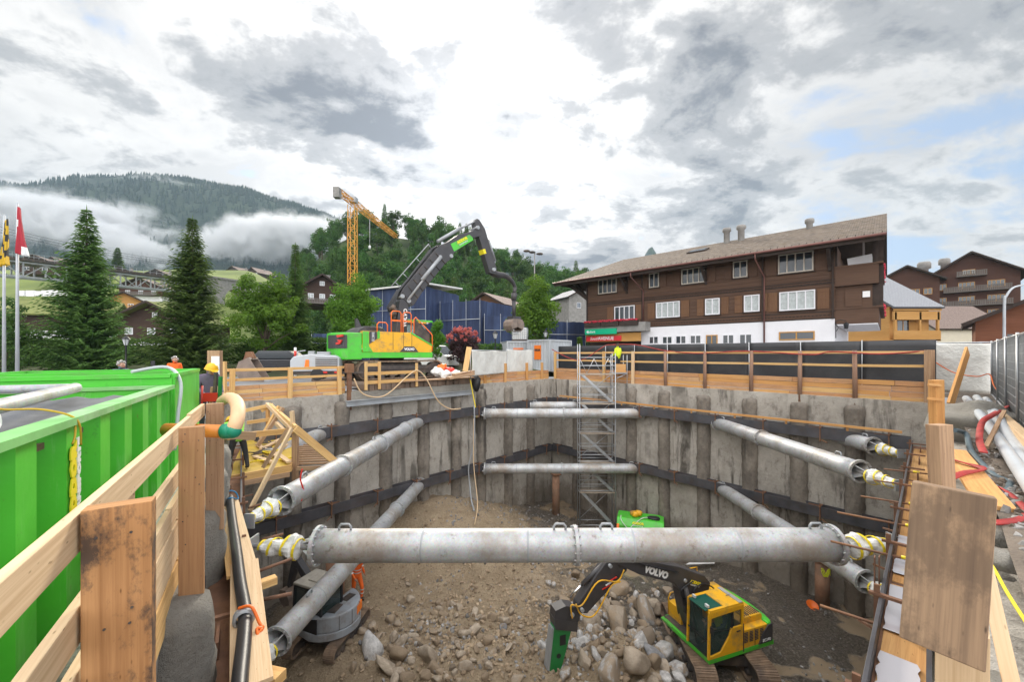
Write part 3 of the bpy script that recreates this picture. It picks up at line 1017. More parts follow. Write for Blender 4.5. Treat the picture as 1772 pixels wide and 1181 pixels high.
strut(on_z(486, 868, UZ), on_z(734, 725, UZ), 'long upper pipe strut at left that passes the timber platform', (0.25, 0.5, 0.75), (0.08, 0.45, 0.9), wrap=(1.0, 0.6))
strut(V((-7.9, 12.9, UZ)), on_z(575, 747, UZ) + V((0, -.5, .1)), 'short upper pipe strut deep in the left corner behind the timber platform', (), (0.15, 0.85), wrap=(0, 0.7))
strut(on_z(478, 1112, LZ), on_z(727, 838, LZ), 'lower pipe strut at left passing above the grey mini excavator', (0.36, 0.7), (0.12, 0.9), wrap=(0.9, 0.7))
strut(on_z(1242, 733, UZ), on_z(1490, 817, UZ), 'long upper pipe strut at right with yellow taped end', (0.43,), (0.06, 0.9), wrap=(0.75, 1.1))
strut(on_z(1419, 748, UZ), on_z(1513, 773, UZ), 'short upper pipe strut deep in the right corner', (), (0.15, 0.85), wrap=(0.8, 1.0))
strut(on_z(1236, 838, LZ), on_z(1500, 1008, LZ), 'lower pipe strut at right running behind the nearest one', (0.42,), (0.1, 0.93), wrap=(0.7, 0.9))
root = thing('orange_rail', 'long orange wooden rail fixed on top of the far right steel waler', 'rail', WFR.p(2.0, .55, -1.2))
f = MB()
ri = Matrix.Translation(root.location).inverted()
for a, bb in ((1.3, 6.1), (6.15, 11.5), (11.55, 17.9)):
 f.bar(ri @ WFR.p(a, .57, -1.27), ri @ WFR.p(bb, .57, -1.27), .07, .09)
for k in range(8):
 f.bar(ri @ WFR.p(2 + k * 2.05, .52, -1.46), ri @ WFR.p(2 + k * 2.05, .52, -1.315), .06, .06)
f.build('rail', MT['timber_orange'], root)
for u, vt, vb, lab, r_ in ((962, 822, 893, 'rusty steel pipe standing in the wet far corner', .23), (1423, 972, 1046, 'rusty steel pipe with yellow spray paint beside the puddle', .25), (580, 955, 1064, 'earth covered rusty pipe beside the grey mini excavator', .33)):
 pb = on_z(u, vb, -8.66 if u > 900 else -8.3)
 ht = (vb - vt) / FPX * pb.y
 root = thing('pile_pipe', lab, 'steel pipe', pb, 0, 'steel pipes standing in the pit')
 f = MB()
 f.tube((0, 0, -.3), (0, 0, ht), r_, seg=20)
 f.build('pipe', MT['rust_pipe'], root)
 f = MB()
 f.box((0, 0, ht + .03), (r_ * 2.3, r_ * 2.3, .06), .4)
 if u != 580:
  f.build('cap_plate', MT['rust'], root)
 if u == 1423:
  f = MB()
  random.seed(3)
  pts = [V((math.cos(a) * (r_ + .004), math.sin(a) * (r_ + .004), ht - .35 + .16 * math.sin(a * 5 + k))) for k in range(3) for a in [R(225 + 8 * q) for q in range(12)]]
  f.path(pts, .018, 6)
  MT['spray'] = mat('fluorescent_spray', (0.72, 0.80, 0.03), 0.6, 0, 0.05)
  f.build('paint_mark', MT['spray'], root)
random.seed(11)
# ---------------------------------------------------------------- timber fences round the pit
def fence(w, posts, zr, label, rails, planks, zp, t_rails, pm, pw=(0.16, 0.12), off=-0.12, rm='timber', group='timber guard fences round the pit', pb=-0.55, pmix=None):
 root = thing('timber_fence', label, 'fence', w.p(sum(posts) / len(posts), off, 0), 0, group)
 ri = Matrix.Translation(root.location).inverted()
 def P(t_, o, z):
  return ri @ w.p(t_, o, z)
 for k, t_ in enumerate(posts):
  f = MB()
  lean = random.uniform(-.03, .03)
  mm = pmix[k] if pmix else pm
  if mm == 'timber_log':
   f.tube(P(t_, off, pb), P(t_ + lean, off, zr + .02), .085, .075, 10)
  else:
   f.bar(P(t_, off, pb), P(t_ + lean, off, zr + .02), pw[0], pw[1], w.n)
  f.build('post', MT[mm], root, 0.006 if mm != 'timber_log' else 0)
 for (a, bb) in t_rails:
  for z, h in rails:
   f = MB()
   f.bar(P(a, off - .09, z + random.uniform(-.015, .015)), P(bb, off - .09, z + random.uniform(-.015, .015)), .045, h)
   f.build('rail', MT[rm], root, 0.004)
  for k in range(planks):
   z0 = zp[0] + (zp[1] - zp[0]) * (k + .5) / planks
   hh = (zp[1] - zp[0]) / planks
   mid = a + (bb - a) * random.uniform(.4, .6)
   for q0, q1 in ((a - random.uniform(0, .08), mid - .006), (mid + .006, bb + random.uniform(0, .08))):
    f = MB()
    f.bar(P(q0, off - .115 + random.uniform(-.012, .012), z0 + random.uniform(-.008, .008)), P(q1, off - .115 + random.uniform(-.012, .012), z0 + random.uniform(-.008, .008)), .05, hh - .014)
    f.build('plank', MT['timber_plank'] if random.random() < .6 else MT['timber_orange'] if random.random() < .55 else MT['timber'], root, 0.004)
 return root
def spans(ts, a, b_):
 e = [a] + [t for t in ts if a < t < b_] + [b_]
 return [(e[i], min(e[i + 2] if i + 2 < len(e) else e[-1], b_)) for i in range(0, len(e) - 1, 2)]
fence(WFR, [.25] + FR_T + [18.5], 1.70, 'long timber fence with two rails along the far right pit edge, before black panels', [(1.64, .11), (1.12, .10)], 4, (-.26, .56), spans(FR_T, .2, 18.5), 'timber_log', pmix=['timber', 'timber', 'timber', 'timber_pale', 'timber_log', 'timber_log', 'timber_log', 'timber_log', 'timber_log', 'timber_old'])
fence(WFL, [12.9 + 2.1, 17.0, 18.95], 1.02, 'timber fence with two rails at the far left pit edge, before the grey compressor', [(.97, .11), (.62, .10)], 4, (-.24, .40), [(14.75, 17.0), (17.0, 19.1)], 'timber')
fence(WFL, [.9, 2.5, 4.6, 6.3], .95, 'boarded timber edge with short posts below the white tarpaulin', [], 3, (-.25, .42), [(.1, 3.4), (3.4, 7.5)], 'timber_orange')
# ================================================================ hills, mountain, woods
def interp(tab, x):
 if x <= tab[0][0]:
  return tab[0][1]
 for (a, ya), (b_, yb) in zip(tab, tab[1:]):
  if x <= b_:
   q = (x - a) / (b_ - a)
   q = q * q * (3 - 2 * q) * .5 + q * .5
   return ya + (yb - ya) * q
 return tab[-1][1]
def grid_terrain(name, fn, x0, x1, y0, y1, nx, ny, m):
 vs, fs = [], []
 for j in range(ny + 1):
  for i in range(nx + 1):
   x, y = x0 + (x1 - x0) * i / nx, y0 + (y1 - y0) * j / ny
   vs.append((x, y, fn(x, y)))
 for j in range(ny):
  for i in range(nx):
   a = j * (nx + 1) + i
   fs.append((a, a + 1, a + nx + 2, a + nx + 1))
 mb = MB()
 mb.add(vs, fs, None, 0, True)
 return structure(mb.build(name, m))
def meadow_z(x, y):
 p = interp([(44, -1.0), (60, 3.6), (72, 7.0), (110, 16), (150, 31), (200, 43), (240, 48), (300, 40), (420, 20)], y + 4 * noise.noise(V((x * .02, y * .02, 0))))
 lim = sstep(-38 - max(0, y - 60) * .25, -58 - max(0, y - 60) * .55, x)
 return -1.0 + (p + 1.0) * lim + 0.8 * noise.noise(V((x * .05, y * .05, 3))) * lim
HILL_CREST = [(440, 560), (520, 430), (560, 394), (600, 368), (640, 358), (690, 366), (740, 376), (790, 386), (840, 412), (880, 430), (940, 448), (990, 466), (1040, 486), (1120, 500), (1250, 520)]
def wood_z(x, y):
 u = CU + x / max(y, 1) * FPX
 top = EYE + (HV - interp(HILL_CREST, u)) / FPX * 172 - 11
 q = sstep(62, 178, y) if y < 178 else 1 - 0.5 * sstep(178, 330, y)
 return -1.0 + (max(top, 2) + 1.0) * q * (0.35 + 0.65 * q) + 1.0 * noise.noise(V((x * .06, y * .06, 8)))
MCREST = [(-400, 345), (-150, 335), (0, 325), (60, 330), (110, 326), (150, 312), (250, 309), (345, 314), (420, 327), (480, 346), (545, 366), (600, 386), (720, 428), (900, 475), (1050, 505)]
def mount_z(x, y):
 u = CU + x / 1150 * FPX
 top = EYE + (HV - interp(MCREST, u)) / FPX * 1150 - 9
 q = sstep(560, 1150, y) if y < 1150 else 1 - 0.25 * sstep(1150, 1500, y)
 return 6 + (top - 6) * q + (26 * noise.noise(V((x * .006, y * .006, 1))) + 10 * noise.noise(V((x * .02, y * .02, 2)))) * q * (1 - 0.6 * sstep(1000, 1150, y))
MT['meadow'] = mat('mown_meadow', (0.13, 0.19, 0.035), 0.95, 0, 0.35, 0.06, 0.3, 2, col2=(0.22, 0.27, 0.065), dirt=(0.05, 0.085, 0.02), dscale=0.035, damt=0.7, coords='World')
MT['wood_floor'] = mat('wood_floor', (0.035, 0.065, 0.018), 0.95, 0, 0.4, 0.15, 0.8, 2, col2=(0.075, 0.12, 0.03), coords='World', bdist=.4)
MT['mount'] = mat('forested_slope', (0.011, 0.026, 0.019), 0.95, 0, 0.3, 0.02, 0.8, .2, col2=(0.03, 0.052, 0.028), dirt=(0.05, 0.075, 0.035), dscale=0.006, damt=0.5, coords='World', bdist=3)
grid_terrain('meadow_hill', meadow_z, -330, 10, 44, 430, 90, 110, MT['meadow'])
grid_terrain('wooded_hill', wood_z, -120, 260, 62, 340, 90, 80, MT['wood_floor'])
grid_terrain('mountain', mount_z, -1500, 420, 560, 1500, 120, 80, MT['mount'])
structure_pk = grid_terrain('distant_peak', lambda x, y: -10 + 300 * math.exp(-((x - 500) / 230) ** 2 - ((y - 1440) / 150) ** 2) + 105 * max(0, 1 - abs(x - 500) / 70 - abs(y - 1430) / 90), 180, 900, 1180, 1600, 60, 50, MT['mount'])
MT['needle'] = leafmat('spruce_needles', (0.045, 0.115, 0.028), (0.23, 0.36, 0.09), 0.38, 1.6)
MT['needle_far'] = leafmat('far_conifers', (0.011, 0.028, 0.020), (0.026, 0.048, 0.028), 0.1, 0.01)
MT['leaf'] = leafmat('broad_leaves', (0.058, 0.155, 0.014), (0.17, 0.32, 0.035), 0.45, 0.5)
MT['leaf_dark'] = leafmat('wood_leaves', (0.028, 0.090, 0.018), (0.115, 0.215, 0.042), 0.38, 0.25, 0.34)
MT['leaf_hedge'] = leafmat('hedge_leaves', (0.028, 0.090, 0.012), (0.10, 0.20, 0.030), 0.35, 1.2)
MT['leaf_purple'] = leafmat('purple_leaves', (0.035, 0.018, 0.022), (0.085, 0.045, 0.045), 0.30, 1.5)
MT['plume'] = leafmat('pink_red_plumes', (0.50, 0.11, 0.10), (0.62, 0.22, 0.18), 0.4, 2.0)
def rnd_dir():
 z = random.uniform(-1, 1)
 a = random.uniform(0, 2 * math.pi)
 r = math.sqrt(1 - z * z)
 return V((r * math.cos(a), r * math.sin(a), z))
def leaf_quad(vs, fs, p, n, size, asp=0.65):
 n = n.normalized()
 a = n.orthogonal().normalized()
 q = Matrix.Rotation(random.uniform(0, 6.28), 3, n)
 a = q @ a
 b = n.cross(a)
 s = size * random.uniform(.65, 1.3) * .5
 w = s * asp
 o = len(vs)
 vs.extend([p - a * s, p - b * w + n * s * .18, p + a * s, p + b * w + n * s * .18])
 fs.append((o, o + 1, o + 2, o + 3))
def foliage(clumps, n, size, up=0.35):
 """leaf faces spread over clumps [(centre, radius)]"""
 vs, fs = [], []
 tot = sum(r * r for _, r in clumps)
 for c, r in clumps:
  for _ in range(int(n * r * r / tot)):
   d = rnd_dir()
   rad = r * random.uniform(.35, 1.0) ** .5 * (1 + .25 * noise.noise(d * 2 + c))
   p = c + V((d.x * rad, d.y * rad, d.z * rad * .8))
   leaf_quad(vs, fs, p, d + V((0, 0, up)) + rnd_dir() * .7, size)
 mb = MB()
 mb.add(vs, fs)
 return mb
def crown_clumps(h0, h1, rx, k, rc, seed, taper=0.0):
 random.seed(seed)
 out = []
 cz, rz_ = (h0 + h1) / 2, (h1 - h0) / 2
 for _ in range(k):
  d = rnd_dir()
  q = random.uniform(.30, 1.02)
  zz = d.z * q
  rr = rx * (1 - taper * (zz * .5 + .5))
  out.append((V((d.x * rr * q, d.y * rr * q, cz + zz * rz_)), rc * random.uniform(.65, 1.2) * (1.25 - .5 * q)))
 return out
def broad_tree(name, label, cat, loc, h, rx, base, n, leaf, seed, mats, k=34, rc=None, taper=.25, group=None, trunk_r=.14, limbs=7, bark='bark'):
 root = thing(name, label, cat, loc, 0, group)
 cl = crown_clumps(base, h, rx, k, rc or rx * .36, seed, taper)
 foliage(cl, n, leaf).build('crown', mats, root)
 tr = MB()
 tr.path([(0, 0, -.6), (0.03, 0, base * .5), (-.03, .04, base), (0, 0, h * .62)], trunk_r, 9, radii=[trunk_r * 1.25, trunk_r, trunk_r * .85, trunk_r * .3])
 for c, r in random.sample(cl, min(limbs, len(cl))):
  z0 = base * random.uniform(.8, 1.15)
  tr.path([(0, 0, z0), (c.x * .5, c.y * .5, z0 + (c.z - z0) * .6), c], trunk_r * .4, 6, radii=[trunk_r * .5, trunk_r * .3, trunk_r * .1])
 tr.build('trunk', MT[bark], root)
 return root
def spruce(name, label, loc, h, r, seed, dense=1.0, group=None, mats='needle', spray=.42, low=0.02):
 random.seed(seed)
 root = thing(name, label, 'spruce', loc, 0, group)
 vs, fs = [], []
 z = h * low
 while z < h * .985:
  q = z / h
  rad = r * (1 - q) ** .82 * (1.0 if q > .12 else .8 + q)
  nb = max(4, int((6 + 8 * (1 - q)) * dense))
  ph = random.uniform(0, 6.28)
  for b_ in range(nb):
   a = ph + 2 * math.pi * b_ / nb + random.uniform(-.25, .25)
   L_ = max(.18, rad * random.uniform(.60, 1.22) * (1 + .16 * math.sin(3 * a + seed)))
   d = V((math.cos(a), math.sin(a), 0))
   sd = V((-d.y, d.x, 0))
   ns = max(2, int(L_ / (spray * .42)))
   droop = random.uniform(.16, .40)
   for i in range(ns):
    f_ = (i + .7) / ns
    p = d * (L_ * f_) + V((0, 0, z - droop * L_ * f_ + .30 * L_ * f_ * f_ * f_))
    for sgn in (-1, 1):
     s = spray * (1.05 - .45 * f_) * random.uniform(.8, 1.25) * (.55 + .45 * min(1, rad))
     tip = p + (d * .75 + sd * sgn * random.uniform(.35, .9)) * s + V((0, 0, -s * random.uniform(.12, .55)))
     w = s * .22
     o = len(vs)
     nx_ = (tip - p).normalized().cross(V((0, 0, 1))).normalized() * w
     mid = p + (tip - p) * .5
     vs.extend([p, mid - nx_ + V((0, 0, -.05 * s)), tip, mid + nx_ + V((0, 0, -.05 * s)), mid + V((0, 0, .08 * s))])
     fs.append((o, o + 1, o + 2, o + 4))
     fs.append((o, o + 4, o + 2, o + 3))
   o = len(vs)
   tip = d * (L_ * 1.05) + V((0, 0, z - droop * L_ + .30 * L_))
   p = d * (L_ * .75) + V((0, 0, z - droop * L_ * .75 + .13 * L_))
   vs.extend([p - sd * .06, p + sd * .06, tip])
   fs.append((o, o + 1, o + 2))
  z += h * .0165 * random.uniform(.75, 1.3) / dense ** .5
 o = len(vs)
 for k in range(4):
  a = k * 1.57
  vs.extend([V((.06 * math.cos(a), .06 * math.sin(a), h * .965)), V((.06 * math.cos(a + 1.6), .06 * math.sin(a + 1.6), h * .965)), V((0, 0, h * 1.012))])
  fs.append((o + 3 * k, o + 3 * k + 1, o + 3 * k + 2))
 mb = MB()
 mb.add(vs, fs)
 mb.build('crown', MT[mats], root)
 tr = MB()
 tr.tube((0, 0, -.8), (0, 0, h * .97), h * .017 + .03, .015, 8)
 tr.build('trunk', MT['bark'], root)
 return root
def ground_at(u, Y, dz=0.0):
 x = (u - CU) / FPX * Y
 return V((x, Y, gz(x, Y) + dz))
random.seed(5)
spruce('spruce_tree', 'tall dark spruce with a bent top, second tree from the flag poles', ground_at(150, 27.0), 11.6, 2.75, 21, 1.5, spray=.46)
spruce('spruce_tree', 'tall pointed spruce behind the man in the orange vest', ground_at(333, 28.0), 11.2, 2.7, 33, 1.5, spray=.46)
spruce('spruce_tree', 'slim dark spruce standing between two round green street trees', ground_at(511, 31.0), 9.6, 1.5, 44, 1.3)
broad_tree('street_tree', 'round green street tree left of the slim spruce', 'tree', ground_at(458, 27.5), 7.0, 2.75, 1.9, 14000, .17, 4, MT['leaf'], 70, .72, .35, trunk_r=.11)
broad_tree('street_tree', 'round green street tree behind the tail of the big excavator', 'tree', ground_at(606, 30.0), 7.4, 2.85, 1.2, 15000, .17, 9, MT['leaf'], 74, .75, .5, trunk_r=.12)
broad_tree('street_tree', 'bright green tree behind the hanging bucket and the white tank', 'tree', ground_at(928, 36.0), 7.5, 3.0, 1.7, 10000, .22, 14, MT['leaf'], 50, .85, .3, trunk_r=.13)
broad_tree('young_tree', 'thin young green tree right of the excavator cab, tied to stakes', 'tree', ground_at(755, 28.0), 4.0, .95, .9, 3600, .14, 17, MT['leaf'], 30, .36, .7, trunk_r=.04)
tp = broad_tree('smoke_tree', 'dark purple bush with pink red plumes on top', 'shrub', ground_at(801, 28.5), 3.2, 1.4, .6, 7000, .13, 19, MT['leaf_purple'], 44, .42, .15, trunk_r=.07)
vs_, fs_ = [], []
random.seed(2)
for _ in range(60):
 a = random.uniform(0, 6.28)
 q = random.uniform(.1, 1.0) ** .6
 c_ = V((math.cos(a) * 1.25 * q, math.sin(a) * 1.25 * q, 3.15 - .85 * q * q + random.uniform(-.1, .2)))
 for _ in range(20):
  leaf_quad(vs_, fs_, c_ + rnd_dir() * .14 * random.random() ** .5, rnd_dir() + V((0, 0, .5)), .13)
pm_ = MB()
pm_.add(vs_, fs_)
pm_.build('plumes', MT['plume'], tp)
broad_tree('garden_tree', 'dark green tree cut by the left picture edge beside the flag poles', 'tree', ground_at(6, 25.0), 5.4, 2.1, .2, 8500, .16, 23, MT['leaf_dark'], 50, .65, .5, trunk_r=.1)
spruce('young_conifer', 'small bright conifer before the shop signs', ground_at(1003, 32.0), 2.75, .75, 51, 1.0, mats='leaf', spray=.3)
spruce('larch_tree', 'pale larch on the meadow above the railway bridge', V((-203, 205, meadow_z(-203, 205) - 1)), 14, 3.4, 52, .7, mats='leaf', spray=1.6)
spruce('spruce_tree', 'dark spruce behind the roofs above the bridge left of the first tall spruce', V((-118, 105, meadow_z(-118, 105))), 8, 2.2, 53, .7, spray=1.0)
def hedge(name, label, a, b_, h, w_, n, seed):
 random.seed(seed)
 a, b_ = V(a), V(b_)
 d = b_ - a
 L_ = d.length
 d.normalize()
 s_ = V((-d.y, d.x, 0))
 vs, fs = [], []
 for _ in range(n):
  t_, x, z = random.random() * L_, random.uniform(-1, 1), random.random()
  face = random.random()
  if face < .55:
   x = -1 if s_.y > 0 else 1
   x += random.gauss(0, .12)
  elif face < .85:
   z = 1 + random.gauss(0, .05)
  bump_ = .16 * noise.noise(V((t_ * .9, z * 2, seed)))
  p = a + d * t_ + s_ * (x * (w_ / 2 + bump_)) + V((0, 0, z * h * (1 + bump_ * .4)))
  leaf_quad(vs, fs, p, s_ * x + V((0, 0, .5)) + rnd_dir() * .8, .14)
 mb = MB()
 mb.add(vs, fs)
 root = thing(name, label, 'hedge', a)
 o = mb.build('foliage', MT['leaf_hedge'], root)
 o.location = -a
 tr = MB()
 k = int(L_ / .8)
 for i in range(k):
  q = d * (i * .8 + .4)
  tr.tube(q + V((0, 0, -.3)), q + V((0, 0, h * .8)), .04, .02, 6)
 tr.bar(d * .1 + V((0, 0, h * .42)), d * (L_ - .1) + V((0, 0, h * .42)), w_ * .6, h * .8)
 tr.build('inner_branches', MT['hedge_in'], root)
 return root
MT['hedge_in'] = mat('hedge_interior', (0.02, 0.035, 0.012), 0.95, 0, .5, 4)
hedge('hedge', 'long clipped hedge behind the spruces and street trees', ground_at(25, 32.5, -.1), ground_at(600, 34.0, -.1), 2.0, 1.2, 30000, 3)
hedge('hedge', 'clipped hedge behind the purple bush', ground_at(728, 33.0, -.2), ground_at(888, 33.5, -.2), 1.55, 1.0, 8000, 4)
kinds = []
for i in range(5):
 kinds.append(broad_tree('forest_tree', 'x', 'tree', (0, 0, -50), 13 + i * .8, 4.6 + .35 * (i % 3), 2.2, 2300, .62, 70 + i, MT['leaf_dark'], 44, 1.55, .35, trunk_r=.25, limbs=5))
for i in range(2):
 kinds.append(spruce('forest_spruce', 'x', (0, 0, -50), 17, 3.0, 80 + i, .62, mats='needle', spray=1.35))
used = [False] * 7
random.seed(31)
placed = []
tries = 0
while len(placed) < 250 and tries < 12000:
 tries += 1
 Y = random.uniform(74, 178)
 u = random.uniform(520, 1060)
 if Y < 178 and random.random() < .35:
  Y = random.uniform(150, 180)
 x = (u - CU) / FPX * Y
 z = wood_z(x, Y)
 if Y < 92 and u < 800 and random.random() < .6:
  continue
 if any((p[0] - x) ** 2 + (p[1] - Y) ** 2 < (4.3 + 1.5 * (Y > 140)) ** 2 for p in placed):
  continue
 k = random.randrange(5) if random.random() > (.10 if Y < 140 else .16) else 5 + random.randrange(2)
 lab = ('green leafy tree in the thick wood on the hill', 'pointed dark spruce rising from the leafy wood on the hill')[k > 4]
 o = kinds[k] if not used[k] else dup(kinds[k], (0, 0, 0))
 used[k] = True
 sc_ = random.uniform(.62, 1.0) * (.62 if Y < 88 else 1)
 o.location = (x, Y, z - .6)
 o.rotation_euler = (0, 0, random.uniform(0, 6.28))
 o.scale = (sc_ * random.uniform(.9, 1.1), sc_ * random.uniform(.9, 1.1), sc_)
 tag(o, lab, 'tree', 'leafy trees of the hillside wood' if k < 5 else 'spruces in the hillside wood')
 placed.append((x, Y))
random.seed(6)
vs_, fs_ = [], []
for _ in range(420):
 u, Y = random.uniform(540, 1040), random.uniform(64, 84)
 x = (u - CU) / FPX * Y
 c_ = V((x, Y, wood_z(x, Y) + random.uniform(.1, .9)))
 for _ in range(34):
  d = rnd_dir()
  leaf_quad(vs_, fs_, c_ + V((d.x * 1.5, d.y * 1.5, abs(d.z) * 1.2)), d + V((0, 0, .6)), .5)
mb = MB()
mb.add(vs_, fs_)
MT['leaf_bush'] = leafmat('bush_leaves', (0.06, 0.12, 0.022), (0.15, 0.23, 0.05), 0.4, 0.12)
tag(mb.build('undergrowth', MT['leaf_bush']), 'bright green bushes along the foot of the wooded hill', 'undergrowth', None, 'stuff')
random.seed(17)
mb = MB()
vs_, fs_ = [], []
cnt = 0
while cnt < 9000:
 y = random.uniform(620, 1165)
 x = random.uniform(-1450, 250) if cnt > 2500 else random.uniform(-1450, 200)
 if cnt < 2500:
  y = random.uniform(1115, 1165)
 if x / y < -1.36 or x / y > .2:
  continue
 if noise.noise(V((x * .008, y * .008, 4))) > .33 and y < 1100:
  continue
 z = mount_z(x, y)
 h = random.uniform(9, 19)
 r = h * .21
 o = len(vs_)
 for zz, rr in ((0.08, 1.0), (.45, .62)):
  for k in range(5):
   a = k * 1.2566 + x
   vs_.append((x + math.cos(a) * r * rr, y + math.sin(a) * r * rr, z + h * zz))
 vs_.append((x, y, z + h))
 vs_.append((x, y, z + h * .55))
 for k in range(5):
  k2 = (k + 1) % 5
  fs_.append((o + k, o + k2, o + 11))
  fs_.append((o + 5 + k, o + 5 + k2, o + 10))
 cnt += 1
mb.add(vs_, fs_)
tag(mb.build('mountain_forest', MT['needle_far']), 'dark conifer forest covering the misty mountain', 'forest', None, 'stuff')
# ================================================================ buildings
MT['larch'] = wood('brown_larch_boards', (0.105, 0.058, 0.038), (0.135, 0.078, 0.050), (0.060, 0.033, 0.023), knots=False)
MT['larch_l'] = wood('brown_shutter', (0.165, 0.085, 0.045), (0.20, 0.105, 0.055), (0.09, 0.045, 0.025), knots=False)
MT['larch_d'] = mat('dark_rafters', (0.040, 0.026, 0.020), 0.85, 0, .3, 3)
MT['new_wood'] = wood('new_yellow_timber', (0.52, 0.27, 0.075), (0.58, 0.33, 0.11), (0.34, 0.16, 0.04))
MT['chalet_red'] = wood('reddish_boards', (0.080, 0.036, 0.024), (0.10, 0.046, 0.030), (0.045, 0.02, 0.014), knots=False)
MT['barn_red'] = wood('red_barn_boards', (0.19, 0.07, 0.035), (0.24, 0.095, 0.05), (0.10, 0.04, 0.022), knots=False)
MT['grey_wood'] = wood('grey_balcony_boards', (0.15, 0.13, 0.12), (0.20, 0.18, 0.165), (0.08, 0.07, 0.06), knots=False)
MT['chalet_dark'] = wood('dark_boards', (0.055, 0.032, 0.024), (0.075, 0.045, 0.032), (0.03, 0.02, 0.015), knots=False)
MT['gutter'] = mat('copper_brown_gutter', (0.17, 0.075, 0.062), 0.45, .4, .15)
MT['stone'] = mat('pale_stone', (0.26, 0.25, 0.235), 0.9, 0, .25, 1.5, .5, 5)
MT['beige'] = mat('beige_render', (0.62, 0.56, 0.44), 0.85, 0, .05)
MT['grass_roof'] = mat('mossy_roof', (0.16, 0.19, 0.05), 0.95, 0, .3, .8, .4, 12, col2=(0.24, 0.26, .085))
MT['red_flower'] = mat('red_flowers', (0.50, 0.02, 0.05), 0.7, 0, .5, 8)
def roof_mat(name, c1, c2, sx=3.2, sy=7.0, lichen=None):
 m, t, b = base_mat(name)
 uv = coord(t, 'UV')
 br = t.new('ShaderNodeTexBrick')
 t.l.new(t.mapping(uv, (sx, sy, 1)), br.inputs['Vector'])
 br.inputs['Color1'].default_value = (*c1, 1)
 br.inputs['Color2'].default_value = (*c2, 1)
 br.inputs['Mortar'].default_value = (*(x * .35 for x in c1), 1)
 br.inputs['Mortar Size'].default_value = 0.03
 br.inputs['Scale'].default_value = 1.0
 br.inputs['Brick Width'].default_value = .5
 br.inputs['Row Height'].default_value = .5
 n = t.noise(uv, 1.6, 8, .78)
 col = br.outputs['Color']
 if lichen:
  col = t.mix(t.math('MULTIPLY', t.ramp(n, [(.44, 0.0), (.62, 1.0)]), .7), col, lichen)
 t.l.new(col, b.inputs['Base Color'])
 b.inputs['Roughness'].default_value = .8
 t.l.new(t.bump(br.outputs['Fac'], .5, .03), b.inputs['Normal'])
 b.inputs['Specular IOR Level'].default_value = .3
 return m
MT['roof_shingle'] = roof_mat('lichened_shingles', (0.085, 0.068, 0.055), (0.235, 0.195, 0.16), 1.9, 3.6, (0.15, 0.11, 0.072))
MT['roof_grey'] = roof_mat('grey_slate_roof', (0.30, 0.31, 0.335), (0.36, 0.37, 0.39), 3.0, 5.0)
MT['roof_tile'] = roof_mat('brown_tile_roof', (0.22, 0.165, 0.14), (0.30, 0.23, 0.20), 4.0, 5.0)
def slab(mb, a, b_, c_, d_, th):
 """roof slab with corners a-b (eave) and d-c (ridge), thickness th downwards; UV in metres"""
 a, b_, c_, d_ = V(a), V(b_), V(c_), V(d_)
 n = (b_ - a).cross(d_ - a).normalized()
 if n.z < 0:
  n = -n
 vs = [a, b_, c_, d_] + [p - n * th for p in (a, b_, c_, d_)]
 ex = (b_ - a).normalized()
 ey = n.cross(ex)
 uv = [((p - a).dot(ex), (p - a).dot(ey)) for p in (a, b_, c_, d_)]
 fs = [(0, 1, 2, 3), (7, 6, 5, 4), (0, 4, 5, 1), (1, 5, 6, 2), (2, 6, 7, 3), (3, 7, 4, 0)]
 mb.add(vs, fs, [uv] + [None] * 5)
def window(root, o, xa, za, w_, h_, fr='white', gl='glass', panes=2, name='window', proud=.05):
 """window standing on a wall: frame, mullions and panes; o = lower-left corner, xa along the wall, normal = xa x za"""
 o, xa, za = V(o), V(xa).normalized(), V(za).normalized()
 n = xa.cross(za)
 f = MB()
 b = .075
 f.prism([(0, 0), (w_, 0), (w_, b), (0, b)], o, xa, za, 0, proud)
 f.prism([(0, h_ - b), (w_, h_ - b), (w_, h_), (0, h_)], o, xa, za, 0, proud)
 for k in range(panes + 1):
  x0 = (w_ - b) * k / panes
  f.prism([(x0, b), (x0 + b, b), (x0 + b, h_ - b), (x0, h_ - b)], o, xa, za, 0, proud - .003)
 wo = f.build(name, MT[fr], root)
 f = MB()
 f.prism([(b * .5, b * .5), (w_ - b * .5, b * .5), (w_ - b * .5, h_ - b * .5), (b * .5, h_ - b * .5)], o, xa, za, 0, .016)
 f.build('pane', MT[gl], wo)
 return wo
